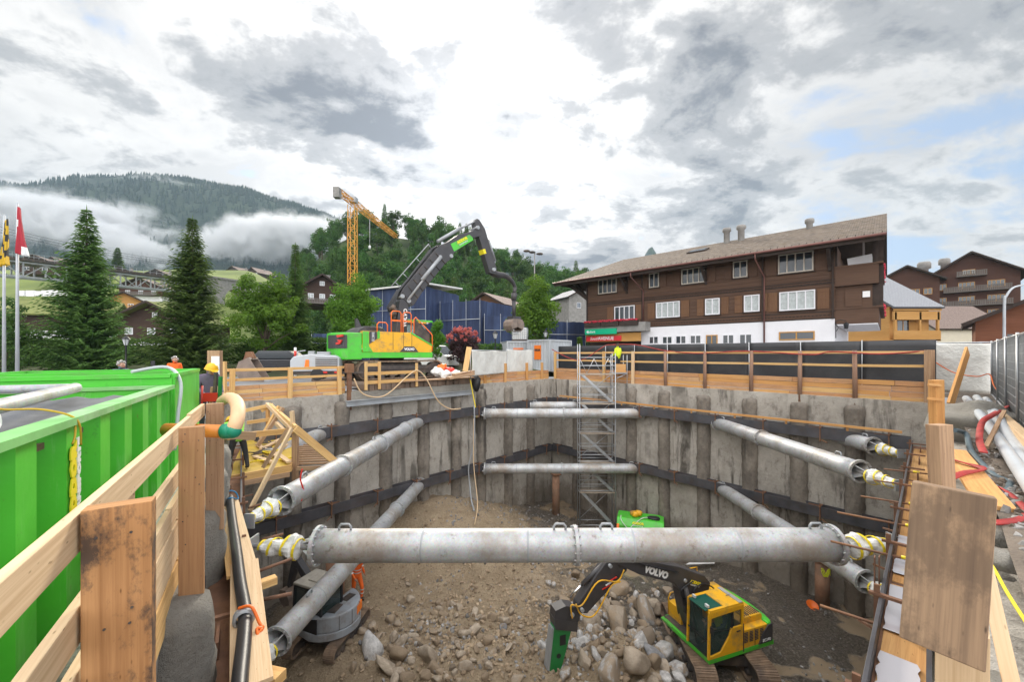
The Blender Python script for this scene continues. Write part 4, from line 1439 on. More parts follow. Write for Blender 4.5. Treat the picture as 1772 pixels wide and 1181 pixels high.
def chalet(name, label, cat, loc, rz, w_, d_, hw, rise, wall='chalet_dark', roof='roof_tile', base_h=0.0, over=.9, wins=(), balcs=(), group=None, th=.22, fr='white', side_wins=(), chim=True):
 """gable front faces local -y; ridge along y"""
 root = thing(name, label, cat, loc, rz, group)
 f = MB()
 y0, y1 = -d_ / 2, d_ / 2
 f.prism([(-w_ / 2, base_h), (w_ / 2, base_h), (w_ / 2, hw), (0, hw + rise * .97), (-w_ / 2, hw)], (0, y0, 0), (1, 0, 0), (0, 0, 1), -d_, 0)
 f.build('wall', MT[wall], root)
 if base_h > 0:
  f = MB()
  f.box((0, 0, base_h / 2 - .6), (w_ + .06, d_ + .06, base_h + 1.2))
  f.build('plinth', MT['white'], root)
 f = MB()
 k = rise / (w_ / 2)
 for sg in (-1, 1):
  e = (w_ / 2 + over)
  slab(f, (sg * e, y0 - over, hw - over * k + .12), (sg * e, y1 + over, hw - over * k + .12), (0, y1 + over, hw + rise + .12), (0, y0 - over, hw + rise + .12), th)
 ro = f.build('roof', MT[roof], root)
 f = MB()
 for sg in (-1, 1):
  e = (w_ / 2 + over)
  f.bar((sg * e, y0 - over - .02, hw - over * k + .02), (0, y0 - over - .02, hw + rise + .02), .06, .26)
 f.build('verge_board', MT['larch_d'], root)
 if chim:
  f = MB()
  f.box((w_ * .18, d_ * .1, hw + rise * .9), (.7, .7, 1.6))
  f.box((w_ * .18, d_ * .1, hw + rise * .9 + .85), (.9, .9, .14))
  f.build('chimney', MT['stone'], ro)
 for (x, z, ww, hh, gl) in wins:
  window(root, (x - ww / 2, y0, z), (1, 0, 0), (0, 0, 1), ww, hh, fr, gl, max(2, round(ww / .6)))
 for (y, z, ww, hh, sg) in side_wins:
  window(root, (sg * w_ / 2, y - sg * ww / 2 * 1, z), (0, sg, 0), (0, 0, 1), ww, hh, fr, 'glass', 2)
 for (z, x0, x1, hh) in balcs:
  f = MB()
  f.box(((x0 + x1) / 2, y0 - .6, z), (x1 - x0, 1.2, .14))
  n = int((x1 - x0) / .22)
  for i in range(n):
   f.box((x0 + (i + .5) * (x1 - x0) / n, y0 - 1.16, z + hh / 2), (.15, .03, hh - .06))
  f.box(((x0 + x1) / 2, y0 - 1.18, z + hh), (x1 - x0, .08, .08))
  f.build('balcony', MT['grey_wood'] if wall != 'new_wood' else MT['new_wood'], root)
 return root
def build_main_chalet():
 O, ex, ey, ez = V((14.6, 32, 0)), V((.727, -.687, 0)).normalized(), V((.687, .727, 0)).normalized(), V((0, 0, 1))
 root = thing('brown_chalet', 'long brown timber chalet with white ground floor and shop signs behind the black fence', 'chalet', O)
 def L(s, e, z):
  return ex * s + ey * e + ez * z
 def fac(u, v, off=0.0):
  d = V(((u - CU) / FPX, 1, (HV - v) / FPX))
  n = ey
  t_ = (O + ey * off).dot(n) / d.dot(n)
  q = d * t_ + V((0, 0, EYE)) - O
  return q.dot(ex), q.z
 ZB, ZE = 3.86, 8.6
 SL, SR = -10.05, 8.84
 W_ = MB()
 W_.prism([(SL, ZB), (SR, ZB), (SR, ZE + .32), (SL, ZE + .32)], (0, 0, 0), ex, ez, -12.5, 0)
 W_.build('wall', MT['larch'], root)
 f = MB()
 for k in range(19):
  z = ZB + .08 + k * .27
  f.bar(L(SL, -.015, z), L(SR, -.015, z), .03, .235)
 f.build('log_courses', MT['larch'], root)
 f = MB()
 for z in (ZB + .5, 6.22, 6.42, ZB + .06, 8.3):
  f.bar(L(SL - .02, -.045, z), L(SR + .02, -.045, z), .05, .07)
 for s in (SL + .1, SR - .1, fac(1112, 500)[0], fac(1320, 500)[0]):
  f.bar(L(s, -.05, ZB), L(s, -.05, ZE), .2, .1, ex)
 n = 90
 for i in range(n):
  s = SL + (SR - SL) * (i + .5) / n
  for z in (6.3, ZB + .3):
   f.add([L(s - .1, -.045, z), L(s, -.045, z - .09), L(s + .1, -.045, z), L(s - .1, -.025, z), L(s, -.025, z - .09), L(s + .1, -.025, z)], [(0, 1, 2), (0, 3, 4, 1), (1, 4, 5, 2)])
 f.build('carved_band', MT['larch_d'], root)
 B = MB()
 B.prism([(fac(1110, 580)[0], -.2), (SR, -.2), (SR, ZB), (fac(1110, 580)[0], ZB)], (0, 0, 0), ex, ez, -12, .04)
 B.build('white_ground_floor', MT['white'], root)
 S_ = MB()
 S_.prism([(SL, -.2), (fac(1108, 580)[0], -.2), (fac(1108, 580)[0], ZB - .2), (SL, ZB - .2)], (0, 0, 0), ex, ez, -11, -.6)
 S_.build('shop_front', MT['chalet_dark'], root)
 ER = 8.6
 a, b_ = L(-13.0, -1.5, ER), L(11.3, -1.5, ER)
 r0, r1 = L(-9.56, 6.5, 11.8), L(11.3, 6.5, 11.8)
 c0, c1 = L(-13.0, 14.5, ER), L(11.3, 14.5, ER)
 f = MB()
 slab(f, a, b_, r1, r0, .22)
 slab(f, c0, c1, r1, r0, .22)
 slab(f, a, c0, r0, r0 - ey * .01, .22)
 ro = f.build('roof', MT['roof_shingle'], root)
 f = MB()
 f.prism([(SL, 0), (SR + 1.2, 0), (SR + 1.2, 1.6), (SL + 2, 1.6)], L(0, 6.5, ER), ex, ez, -2, 2)
 f.build('attic', MT['larch_d'], ro)
 f = MB()
 for i in range(34):
  s = -12.6 + i * .72
  f.bar(L(s, -1.45, ER - .22), L(s, 0, ER + .36), .11, .14)
 f.bar(L(-12.9, -1.42, ER - .2), L(11.2, -1.42, ER - .2), .05, .24)
 f.build('rafters', MT['larch_d'], ro)
 f = MB()
 f.path([L(-13.0, -1.58, ER - .02), L(11.3, -1.58, ER - .02)], .085, 8)
 f.build('gutter', MT['gutter'], ro)
 f = MB()
 rng = random.Random(4)
 for i in range(60):
  s = -12.5 + i * .4
  f.bar(L(s, -1.35, ER + .10), L(s + .02, -1.30, ER + .22), .03, .03)
 f.build('snow_guard', MT['larch_d'], ro)
 f = MB()
 for u in (1085, 1222, 1436):
  s = fac(u, 480)[0]
  f.bar(L(s, -.06, 7.0), L(s, -.06, ER), .18, .16, ex)
  f.bar(L(s, -.1, 7.3), L(s, -1.3, ER - .2), .15, .2, ex)
  f.bar(L(s, -1.3, ER - .3), L(s, 0, ER - .3), .15, .2)
 f.bar(L(SL, -.1, 7.0), L(SL - 1.9, -.3, ER - .1), .18, .3)
 f.bar(L(SL, .6, 6.6), L(SL - 1.5, .6, ER - .1), .18, .3)
 f.build('bracket', MT['larch_d'], root)
 for u0, v0, u1, v1, z1 in ((1092, 470, 1114, 500, 3.9), (1307, 437, 1323, 470, .4)):
  s0, s1 = fac(u0, v0, -1.5)[0], fac(u1, v1)[0]
  f = MB()
  f.path([L(s0, -1.58, ER - .08), L(s0, -1.58, ER - .45), L(s1, -.12, ER - 1.5), L(s1, -.12, ER - 1.9), L(s1, -.12, z1)], .055, 8)
  f.build('downpipe', MT['gutter'], root)
 wl = [((1036, 483, 1068, 508), 4, 'trim', 'glass'), ((1124, 473, 1141, 498), 2, 'trim', 'glass'), ((1180, 464, 1221, 491), 4, 'trim', 'glass'), ((1269, 452, 1294, 481), 2, 'trim', 'glass'), ((1347, 438, 1408, 472), 4, 'trim', 'glass'),
   ((1064, 530, 1099, 554), 4, 'white', 'glass'), ((1136, 523, 1177, 550), 4, 'white', 'curtain'), ((1221, 517, 1246, 545), 2, 'white', 'curtain'), ((1288, 511, 1315, 540), 2, 'white', 'curtain'), ((1349, 504, 1411, 537), 4, 'white', 'curtain')]
 MT['trim'] = mat('pale_window_trim', (0.52, 0.47, 0.40), .6, 0, .05)
 for (u0, v0, u1, v1), pn, fr, gl in wl:
  um = (u0 + u1) / 2
  s0, s1 = fac(u0, v0)[0], fac(u1, v0)[0]
  zt, zb = fac(um, v0)[1], fac(um, v1)[1]
  w_ = s1 - s0
  wo = window(root, L(s0, -.04, zb), ex, ez, w_, zt - zb, fr, gl, pn, proud=.09)
  f = MB()
  f.bar(L(s0 - .1, -.07, zb - .05), L(s1 + .1, -.07, zb - .05), .12, .06)
  f.build('sill', MT['larch_d'], wo)
  sw = .62 if pn == 4 else .5
  for s in (s0 - sw / 2 - .12, s1 + sw / 2 + .12):
   f = MB()
   f.bar(L(s, -.075, zb - .02), L(s, -.075, zt + .02), sw, .05, ey)
   for zz in (.12, .5, .88):
    f.bar(L(s - sw / 2 + .04, -.108, zb + (zt - zb) * zz), L(s + sw / 2 - .04, -.108, zb + (zt - zb) * zz), .02, .07)
   f.build('shutter', MT['larch_l'] if fr == 'white' else MT['larch'], root)
 for (u0, v0, u1, v1), fr in (((1123, 582, 1140, 596), 'white'), ((1146, 582, 1164, 596), 'white'), ((1169, 581, 1188, 596), 'white'), ((1194, 580, 1214, 596), 'white'), ((1250, 579, 1271, 596), 'white'), ((1279, 578, 1302, 596), 'white'), ((1222, 580, 1242, 600), 'new_wood'), ((1348, 574, 1410, 589), 'new_wood')):
  um = (u0 + u1) / 2
  s0, s1 = fac(u0, v0, -.04)[0], fac(u1, v0, -.04)[0]
  zt, zb = fac(um, v0, -.04)[1], fac(um, v1, -.04)[1]
  window(root, L(s0, -.045, zb), ex, ez, s1 - s0, zt - zb, fr, 'glass', 2)
 s0, s1 = fac(1012, 570, -1.0)[0], fac(1117, 570, -1.0)[0]
 zt, zb = fac(1112, 557, -1.0)[1], fac(1112, 573, -1.0)[1]
 f = MB()
 f.bar(L(s0, -.5, (zt + zb) / 2), L(s1, -.5, (zt + zb) / 2), 1.1, zt - zb)
 f.build('canopy', MT['stone'], root)
 f = MB()
 for k in range(3):
  q0, q1 = s0 + .1 + (s1 - s0) * k * .3, s0 + (s1 - s0) * (k + 1) * .3
  f.bar(L(q0, -1.12, zt - .05), L(q1, -1.12, zt - .05), .22, .42)
 f.build('planter', MT['larch_d'], root)
 f = MB()
 rng = random.Random(9)
 for k in range(240):
  c_ = L(s0 + (s1 - s0) * .9 * rng.random(), -1.1 + rng.uniform(-.12, .12), zt + .22 + rng.uniform(-.06, .08))
  f.blob(c_, rng.uniform(.04, .08), 1)
 f.build('flowers', MT['red_flower'], root)
 f = MB()
 zs0, zs1 = fac(1090, 591, -.7)[1], fac(1090, 576, -.7)[1]
 sA, sB = fac(1015, 580, -.7)[0], fac(1109, 580, -.7)[0]
 f.bar(L(sA, -.7, (zs0 + zs1) / 2), L(sB, -.7, (zs0 + zs1) / 2), .1, zs1 - zs0)
 f.build('sign_board', MT['new_wood'], root)
 for col, (u0, v0, u1, v1), off, name in ((mat('green_sign', (0.0, 0.42, 0.21), .4, 0, .02), (1013, 569.5, 1067, 579), -1.10, 'green_sign'), (mat('red_sign', (0.68, 0.035, 0.045), .4, 0, .02), (1015.5, 582, 1075, 590.5), -.80, 'red_sign')):
  p0, p1 = fac(u0, v0, off)[0], fac(u1, v0, off)[0]
  um = (u0 + u1) / 2
  za, zb_ = fac(um, v0, off)[1], fac(um, v1, off)[1]
  f = MB()
  f.bar(L(p0, off, (za + zb_) / 2), L(p1, off, (za + zb_) / 2), .14, za - zb_)
  so = f.build(name, col, root)
  hh = za - zb_
  if name == 'green_sign':
   text_mb('valiant', hh * .62, L(p0 + (p1 - p0) * .22, off - .075, (za + zb_) / 2), ex, ez).build('lettering', MT['txt_white'], so)
   f = MB()
   f.prism([(0, 0), (.22, .16), (.22, .06), (.3, 0), (.22, -.06), (.22, -.16)], L(p0 + .15, off - .075, (za + zb_) / 2), ex, ez, 0, .01)
   f.build('logo', MT['txt_white'], so)
  else:
   text_mb('South', hh * .9, L(p0 + (p1 - p0) * .24, off - .075, (za + zb_) / 2), ex, ez, shear=.35).build('lettering', MT['txt_white'], so)
   text_mb('AVENUE', hh * .95, L(p0 + (p1 - p0) * .58, off - .075, (za + zb_) / 2), ex, ez, bold=.008).build('lettering', MT['txt_white'], so)
 for u, vb, vt, r_ in ((1257, 419, 396, .24), (1282, 413, 391, .26), (1400.5, 390, 380, .22)):
  s = fac(u, vb, 5.5)[0]
  z0 = 11.4 if u < 1390 else 11.6
  hh = 1.55 if u < 1390 else .8
  f = MB()
  M_ = Matrix.Translation(L(s, 5.6, z0 - .6))
  f.lathe([(r_, 0), (r_, hh), (r_ * 1.45, hh + .1), (r_ * 1.45, hh + .32), (r_ * 1.2, hh + .4), (0, hh + .42)], 14, M_)
  f.build('chimney', MT['stone'], ro)
 s = fac(1205, 432, 3.2)[0]
 f = MB()
 sl = V((0, 0, 3.2)) + ey * 8.0
 sl.normalize()
 nrm = sl.cross(ex)
 cpt = L(s, 3.6, ER + 3.2 * 5.1 / 8 + .04)
 f.bar(cpt - ex * .8, cpt + ex * .8, 1.1, .14, -nrm if nrm.z < 0 else nrm)
 f.build('roof_window', MT['larch_d'], ro)
 f = MB()
 nn = -nrm if nrm.z < 0 else nrm
 f.bar(cpt - ex * .66 + nn * .06, cpt + ex * .66 + nn * .06, .86, .05, nn)
 f.build('pane', MT['glass'], ro)
 s0, s1 = SR, 10.95
 f = MB()
 def zf(v):
  return fac(1482, v)[1]
 for va, vb_ in ((460, 493), (534, 560)):
  f.bar(L(s0, .02, (zf(va) + zf(vb_)) / 2), L(s1, .02, (zf(va) + zf(vb_)) / 2), .08, zf(va) - zf(vb_))
  f.bar(L(s1 - .05, .07, (zf(va) + zf(vb_)) / 2), L(s1 - .05, 11, (zf(va) + zf(vb_)) / 2), .08, zf(va) - zf(vb_))
  f.bar(L(s1 + .05, -.1, zf(va) + .05), L(s1 + .05, 11, zf(va) + .05), .32, .12)
  f.bar(L(s0, .02, zf(va) + .04), L(s1, .02, zf(va) + .04), .16, .09)
  f.bar(L(s0, 5.5, zf(vb_) + .08), L(s1 - .1, 5.5, zf(vb_) + .08), 10.8, .12)
 f.build('balcony', MT['larch'], root)
 f = MB()
 f.bar(L(s0, .3, (zf(493) + zf(534)) / 2), L(s1 - .3, .3, (zf(493) + zf(534)) / 2), .1, zf(493) - zf(534) - .02)
 f.bar(L(s0 + .5, .23, (zf(500) + zf(530)) / 2), L(s1 - .8, .23, (zf(500) + zf(530)) / 2), .05, zf(500) - zf(530))
 f.build('loggia_panel', MT['larch'], root)
 f = MB()
 f.bar(L(s0 + 1.35, .20, zf(510)), L(s0 + 1.7, .20, zf(510)), .05, .38)
 f.build('notice', MT['txt_white'], root)
 f = MB()
 f.bar(L(s0 + .02, 5.2, zf(560) - .05), L(s1 - .05, 5.2, zf(560) - .05), 10.4, .06)
 f.build('white_underside', MT['white'], root)
 f = MB()
 f.bar(L(s0 + .6, .9, zf(452)), L(s1 - .3, 1.0, zf(448)), .06, .75)
 f.build('awning', MT['white'], root)
 f = MB()
 for s in (s0 + .05, s1 - .1):
  f.bar(L(s, .05, zf(460)), L(s, .05, ER + .2), .14, .14, ex)
 f.bar(L(s1 - .05, .4, zf(534)), L(s1 - .05, .4, ER), .14, .5, ex)
 f.build('balcony_post', MT['larch_d'], root)
 f = MB()
 rng = random.Random(5)
 for z in (zf(534), zf(460)):
  for k in range(70):
   f.blob(L(s1 + .12 + rng.uniform(-.1, .12), rng.uniform(1, 11), z + .2 + rng.uniform(-.1, .12)), rng.uniform(.06, .12), 1)
 f.build('geraniums', MT['red_flower'], root)
 f = MB()
 pc = L(SR + .6, -.6, 3.15)
 f.path([L(SR + .05, -.06, 2.6), L(SR + .05, -.06, 3.7), L(SR + .3, -.4, 3.75), pc + V((0, 0, .5))], .025, 6)
 f.path([L(SR + .05, -.06, 3.0), L(SR + .2, -.25, 3.25), L(SR + .05, -.06, 3.5)], .02, 6)
 f.lathe([(.03, .42), (.13, .34), (.15, .30), (.09, 0), (0, -.02)], 6, Matrix.Translation(pc), 0, False)
 f.build('wall_lantern', MT['black'], root)
build_main_chalet()
zc = lambda v, Y: EYE + (HV - v) / FPX * Y
Yb = 75
xb = (1683 - CU) / FPX * Yb
chalet('hotel_chalet', 'big dark chalet hotel with rows of balconies behind the small roofs at right', 'chalet', (xb + 6.2, Yb + 6.2, 0), R(-46), 11.6, 17, zc(474, Yb), zc(437, Yb) - zc(474, Yb), 'chalet_red', 'roof_tile', 0, 1.2,
  wins=[(-4.6, 14.4 - 1.6 * k if k else 13.4, 1.5, 1.2, 'glass') for k in range(0)] + [(x, z, 2.1, 1.25, 'glass') for z in (13.9, 11.2, 8.5, 5.8) for x in (-4.2, -.6, 3.0)] + [(-.3, 16.6, 1.6, .9, 'curtain')],
  balcs=[(16.2, -1.9, 1.9, .9), (13.3, -3.6, 4.8, .95), (10.6, -5.7, 4.9, .95), (7.9, -5.7, 5.0, .95), (5.2, -5.7, 5.0, .95)], fr='new_wood')
chalet('hotel_wing', 'lower dark wing of the chalet hotel just right of the long brown chalet', 'chalet', ((1568 - CU) / FPX * 80 + 5.5, 85.5, 0), R(-44), 9, 15, zc(484, 80), zc(461, 80) - zc(484, 80), 'chalet_red', 'roof_grey', 0, 1.0,
  wins=[(-.5, 13.2, 1.2, 1.2, 'glass'), (1.2, 13.2, 1.2, 1.2, 'glass'), (2.9, 13.2, 1.2, 1.2, 'glass')], fr='new_wood')
for u, v0, v1, r_ in ((1599, 478, 446, .9), (1634, 468, 440, .75)):
 root = thing('roof_vent', ['round grey vent cowl on the roof between hotel and its wing, wider one', 'round grey vent cowl on the roof beside the hotel gable, slimmer one'][u > 1610], 'chimney', at(u, v0 + 8, 84))
 f = MB()
 hh = (v0 - v1) / FPX * 84
 f.lathe([(r_ * .75, -1), (r_ * .75, hh * .6), (r_ * 1.2, hh * .65), (r_ * 1.2, hh * .9), (r_, hh), (0, hh + .02)], 14)
 f.build('cowl', MT['stone'], root)
Y0 = 42
xx = (1570 - CU) / FPX * Y0
root = thing('timber_front_house', 'house with pale grey roof and fresh yellow timber front beside the long brown chalet', 'house', (xx + 1.0, Y0 + 3, 0), 0)
f = MB()
f.box((0, .5, zc(590, Y0) / 2 - .5), (5.4, 6, zc(590, Y0) + 1))
f.build('plinth', MT['white'], root)
f = MB()
f.box((-.2, .4, (zc(590, Y0) + zc(530, Y0)) / 2), (4.2, 5.6, zc(530, Y0) - zc(590, Y0)))
f.build('wall', MT['new_wood'], root)
f = MB()
zt, zb = zc(532, Y0), zc(482, Y0 + 6)
slab(f, (-2.75, -3.4, zt), (2.6, -3.4, zt), (2.6, 3.2, zb + .2), (-2.75, 3.2, zb + .2), .2)
slab(f, (-2.75, 9, zt), (2.6, 9, zt), (2.6, 3.2, zb + .2), (-2.75, 3.2, zb + .2), .2)
f.build('roof', MT['roof_grey'], root)
f = MB()
f.box((-.05, -3.1, zc(580, 39.9)), (4.9, .1, 1.1))
f.box((-.05, -2.4, zc(588, 39.9)), (4.9, 1.5, .12))
for x in (-2.3, .3, 2.2):
 f.box((x, -3.0, zc(556, 39.9)), (.2, .2, 2.2))
f.box((-.05, -3.0, zc(543, 39.9)), (4.9, .2, .9))
f.box((-.05, -3.12, zc(532, 39.9)), (5.0, .12, .25))
f.build('balcony', MT['new_wood'], root)
window(root, (-1.6, -2.42, zc(572, 40)), (1, 0, 0), (0, 0, 1), 1.4, 1.3, 'new_wood')
chalet('beige_house', 'low beige house with brown tiled roof left of the red barn', 'house', ((1690 - CU) / FPX * 52, 57, 0), R(90), 9, 9.6, zc(566, 52), zc(534, 56) - zc(566, 52) + .3, 'beige', 'roof_tile', 0, .5, side_wins=[(-3, 2.2, .6, 1.6, -1)], chim=False)
chalet('red_barn', 'red brown timber barn with dark roof at the right edge', 'barn', (42.5, 29.4, 0), R(-48), 11.0, 9, 4.1, 2.9, 'barn_red', 'larch_d', 0, .7,
  wins=[(-3.6, 1.9, .9, 1.2, 'glass'), (-1.6, 2.2, 1.1, 1.2, 'glass')], fr='barn_red', chim=False, th=.15)
def vc(u, v, Y):
 return V(((u - CU) / FPX * Y, Y, EYE + (HV - v) / FPX * Y))
p = vc(250, 592, 48)
chalet('moss_roof_chalet', 'dark chalet with bright mossy roof between the two tall spruces', 'chalet', (p.x, p.y + 5, p.z), R(6), 7.6, 9, 2.9, 1.9, 'chalet_dark', 'grass_roof', .3, 1.0, wins=[(-2.6, .9, .9, .8, 'curtain'), (-.1, .9, .9, .8, 'curtain'), (2.4, .9, 1.2, .8, 'curtain'), (.3, 3.0, .6, .6, 'curtain')], chim=False)
p = vc(75, 568, 58)
chalet('moss_roof_chalet', 'long low chalet with mossy roof left of the first tall spruce', 'chalet', (p.x - 1, p.y + 4, p.z - .6), R(-62), 8, 11, 3.0, 2.0, 'chalet_dark', 'grass_roof', .2, 1.1, side_wins=[(-2.5, 1.5, 1.4, .9, -1), (.5, 1.5, 1.4, .9, -1)], chim=False)
p = vc(193, 535, 75)
chalet('orange_chalet', 'small orange timber chalet with brown roof just right of the first tall spruce', 'chalet', (p.x, p.y + 3, p.z - .5), R(35), 5.4, 6, 2.2, 1.5, 'new_wood', 'roof_tile', .3, .8, wins=[(-1, .8, .8, .8, 'glass'), (1, .8, .8, .8, 'glass')], balcs=[(.5, -2.4, 2.4, .7)], chim=False)
p = vc(235, 505, 105)
chalet('hill_chalet', 'brown chalet with white ground floor seen under the railway bridge', 'chalet', (p.x, p.y + 5, p.z - 2.6), R(10), 10, 9, 4.0, 2.2, 'chalet_red', 'roof_tile', 1.5, 1.2, wins=[(-3, 2, 1.1, 1, 'curtain'), (0, 2, 1.1, 1, 'curtain'), (3, 2, 1.1, 1, 'curtain')], balcs=[(1.7, -4.5, 4.5, .8)])
for i, (u, v, Y, rz_, lab) in enumerate(((40, 452, 115, 20, 'dark chalet roof above the left end of the railway bridge'), (92, 455, 125, -15, 'second dark chalet roof above the railway bridge'), (262, 474, 160, 10, 'small brown house on the ridge above the bridge, between the spruces'), (190, 470, 150, 25, 'little dark house right beside the first tall spruce top edge of the bridge'))):
 p = vc(u, v, Y)
 chalet('ridge_house', lab, 'chalet', (p.x, p.y + 6, p.z - 3.4), R(rz_), 9, 9, 3.2, 2.2, 'chalet_dark', 'roof_tile', 0, 1.1, wins=[(-2, 1, 1.2, 1, 'glass'), (2, 1, 1.2, 1, 'glass')])
p = vc(418, 476, 300)
for i, (du, dw, lab) in enumerate(((-9, 15, 'big dark hotel chalet far off on the meadow edge, left half'), (19, 11, 'big dark hotel chalet far off on the meadow edge, right half'))):
 chalet('far_hotel', lab, 'hotel', (p.x + du * 300 / FPX, 306 + i * 4, p.z - 4), R(-18), dw, 14, 6.5, 3.8, 'chalet_dark', 'roof_tile', 1.5, 1.3, wins=[(x, z, 1.6, 1.2, 'curtain') for x in (-4, -1.3, 1.3, 4) for z in (2.2, 4.8)], balcs=[(4.4, -dw * .45, dw * .45, .8)])
p = vc(540, 512, 62)
chalet('dark_chalet', 'dark chalet with white windows at the foot of the wood, right of the slim spruce', 'chalet', (p.x - .5, p.y + 4, p.z - 1.5), R(28), 5.6, 7, 3.0, 1.9, 'chalet_dark', 'larch_d', 0, .9, wins=[(-1.6, 1.0, .8, .9, 'curtain'), (0, 1.0, .8, .9, 'curtain'), (1.5, 1.0, .8, .9, 'curtain'), (0, 3.2, .7, .7, 'curtain')], balcs=[(.3, -2.6, 2.6, .7)])
p = vc(852, 560, 60)
chalet('small_chalet', 'small brown chalet gable between the blue netted buildings', 'chalet', (p.x + .6, p.y + 5, p.z - 1), R(-30), 6, 7, 4.2, 1.6, 'larch_l', 'roof_tile', 0, .8, chim=False)
p = vc(1000, 545, 85)
chalet('stone_house', 'pale house on the slope just left of the brown chalet wall', 'house', (p.x, p.y + 5, p.z - 2), R(25), 8, 8, 6, 2.0, 'stone', 'roof_grey', 0, .8, wins=[(-1.5, 3.5, 1, 1.2, 'glass'), (1.5, 3.5, 1, 1.2, 'glass')])
root = thing('garden_wall', 'low white garden wall on the slope left of the first tall spruce', 'wall', vc(80, 508, 66))
f = MB()
for k in range(7):
 f.box((-4.2 + k * 1.4, .25 * math.sin(k), .0), (1.34, .3, .9 + .12 * math.sin(k * 2.2)))
f.build('wall', MT['white'], root)
def build_bridge():
 a, b_ = V((-92.5, 66, 18.2)), V((-84.0, 106, 20.6))
 root = thing('railway_bridge', 'grey steel truss railway bridge crossing behind the spruces', 'bridge', a)
 d = b_ - a
 L_ = d.length
 x = d.normalized()
 s_ = V((0, 0, 1)).cross(x).normalized()
 def P(t_, o, z):
  return x * t_ + s_ * o + V((0, 0, z))
 f = MB()
 f.bar(P(-14, 0, .1), P(L_, 0, .1), 3.6, .35)
 f.bar(P(-14, -1.9, .2), P(L_, -1.9, .2), .25, .5)
 f.bar(P(-14, 1.9, .2), P(L_, 1.9, .2), .25, .5)
 f.build('deck', MT['track_dark'], root)
 n = 18
 for o in (-1.5, 1.5):
  f = MB()
  f.bar(P(-14, o, -.35), P(L_, o, -.35), .3, .3)
  f.bar(P(-14, o, -3.0), P(L_, o, -3.0), .3, .32)
  for k in range(n + 1):
   t_ = -14 + (L_ + 14) * k / n
   f.bar(P(t_, o, -3.0), P(t_, o, -.3), .2, .2, s_)
   if k < n:
    t2 = -14 + (L_ + 14) * (k + 1) / n
    f.bar(P(t_, o, -3.0 if k % 2 else -.4), P(t2, o, -.4 if k % 2 else -3.0), .17, .14)
  f.build('truss_side', MT['grey_steel'], root)
 f = MB()
 for o in (-2.0, 2.0):
  f.bar(P(-14, o, 1.3), P(L_, o, 1.3), .05, .05)
  f.bar(P(-14, o, .85), P(L_, o, .85), .04, .04)
  for k in range(40):
   f.bar(P(-14 + k * (L_ + 14) / 39, o, .2), P(-14 + k * (L_ + 14) / 39, o, 1.3), .05, .05, s_)
 f.build('railing', MT['grey_steel'], root)
 for t_ in (-8, L_ * .45):
  f = MB()
  f.bar(P(t_, 0, -14), P(t_, 0, -3.1), 1.6, 1.6, s_)
  f.build('pier', MT['stone'], root)
 p0, p1 = V((-84.0, 106.2, 0)), V((-75.5, 132, 0))
 root = thing('stone_viaduct', 'grey stone viaduct with round arches right of the truss bridge', 'viaduct', p0)
 x = (p1 - p0).normalized()
 Lv = (p1 - p0).length
 pts = []
 z1 = 22.0
 poly = [(0, 4), (0, z1), (Lv + 40, z1 + 2.5), (Lv + 40, 12)]
 xx_ = Lv + 37
 while xx_ > 6:
  poly.append((xx_, 10))
  c_ = xx_ - 3.4
  for k in range(9):
   an = math.pi * k / 8
   poly.append((c_ + 3.0 * math.cos(an), z1 - 5.0 + 3.0 * math.sin(an)))
  poly.append((xx_ - 6.8, 10))
  xx_ -= 8.6
 f = MB()
 f.prism(poly, (0, 0, 0), x, (0, 0, 1), -1.8, 1.8)
 f.bar(x * 0 + V((0, 0, z1 + .25)), x * (Lv + 40) + V((0, 0, z1 + 2.75)), 4.2, .5)
 f.build('arches', MT['stone'], root)
build_bridge()
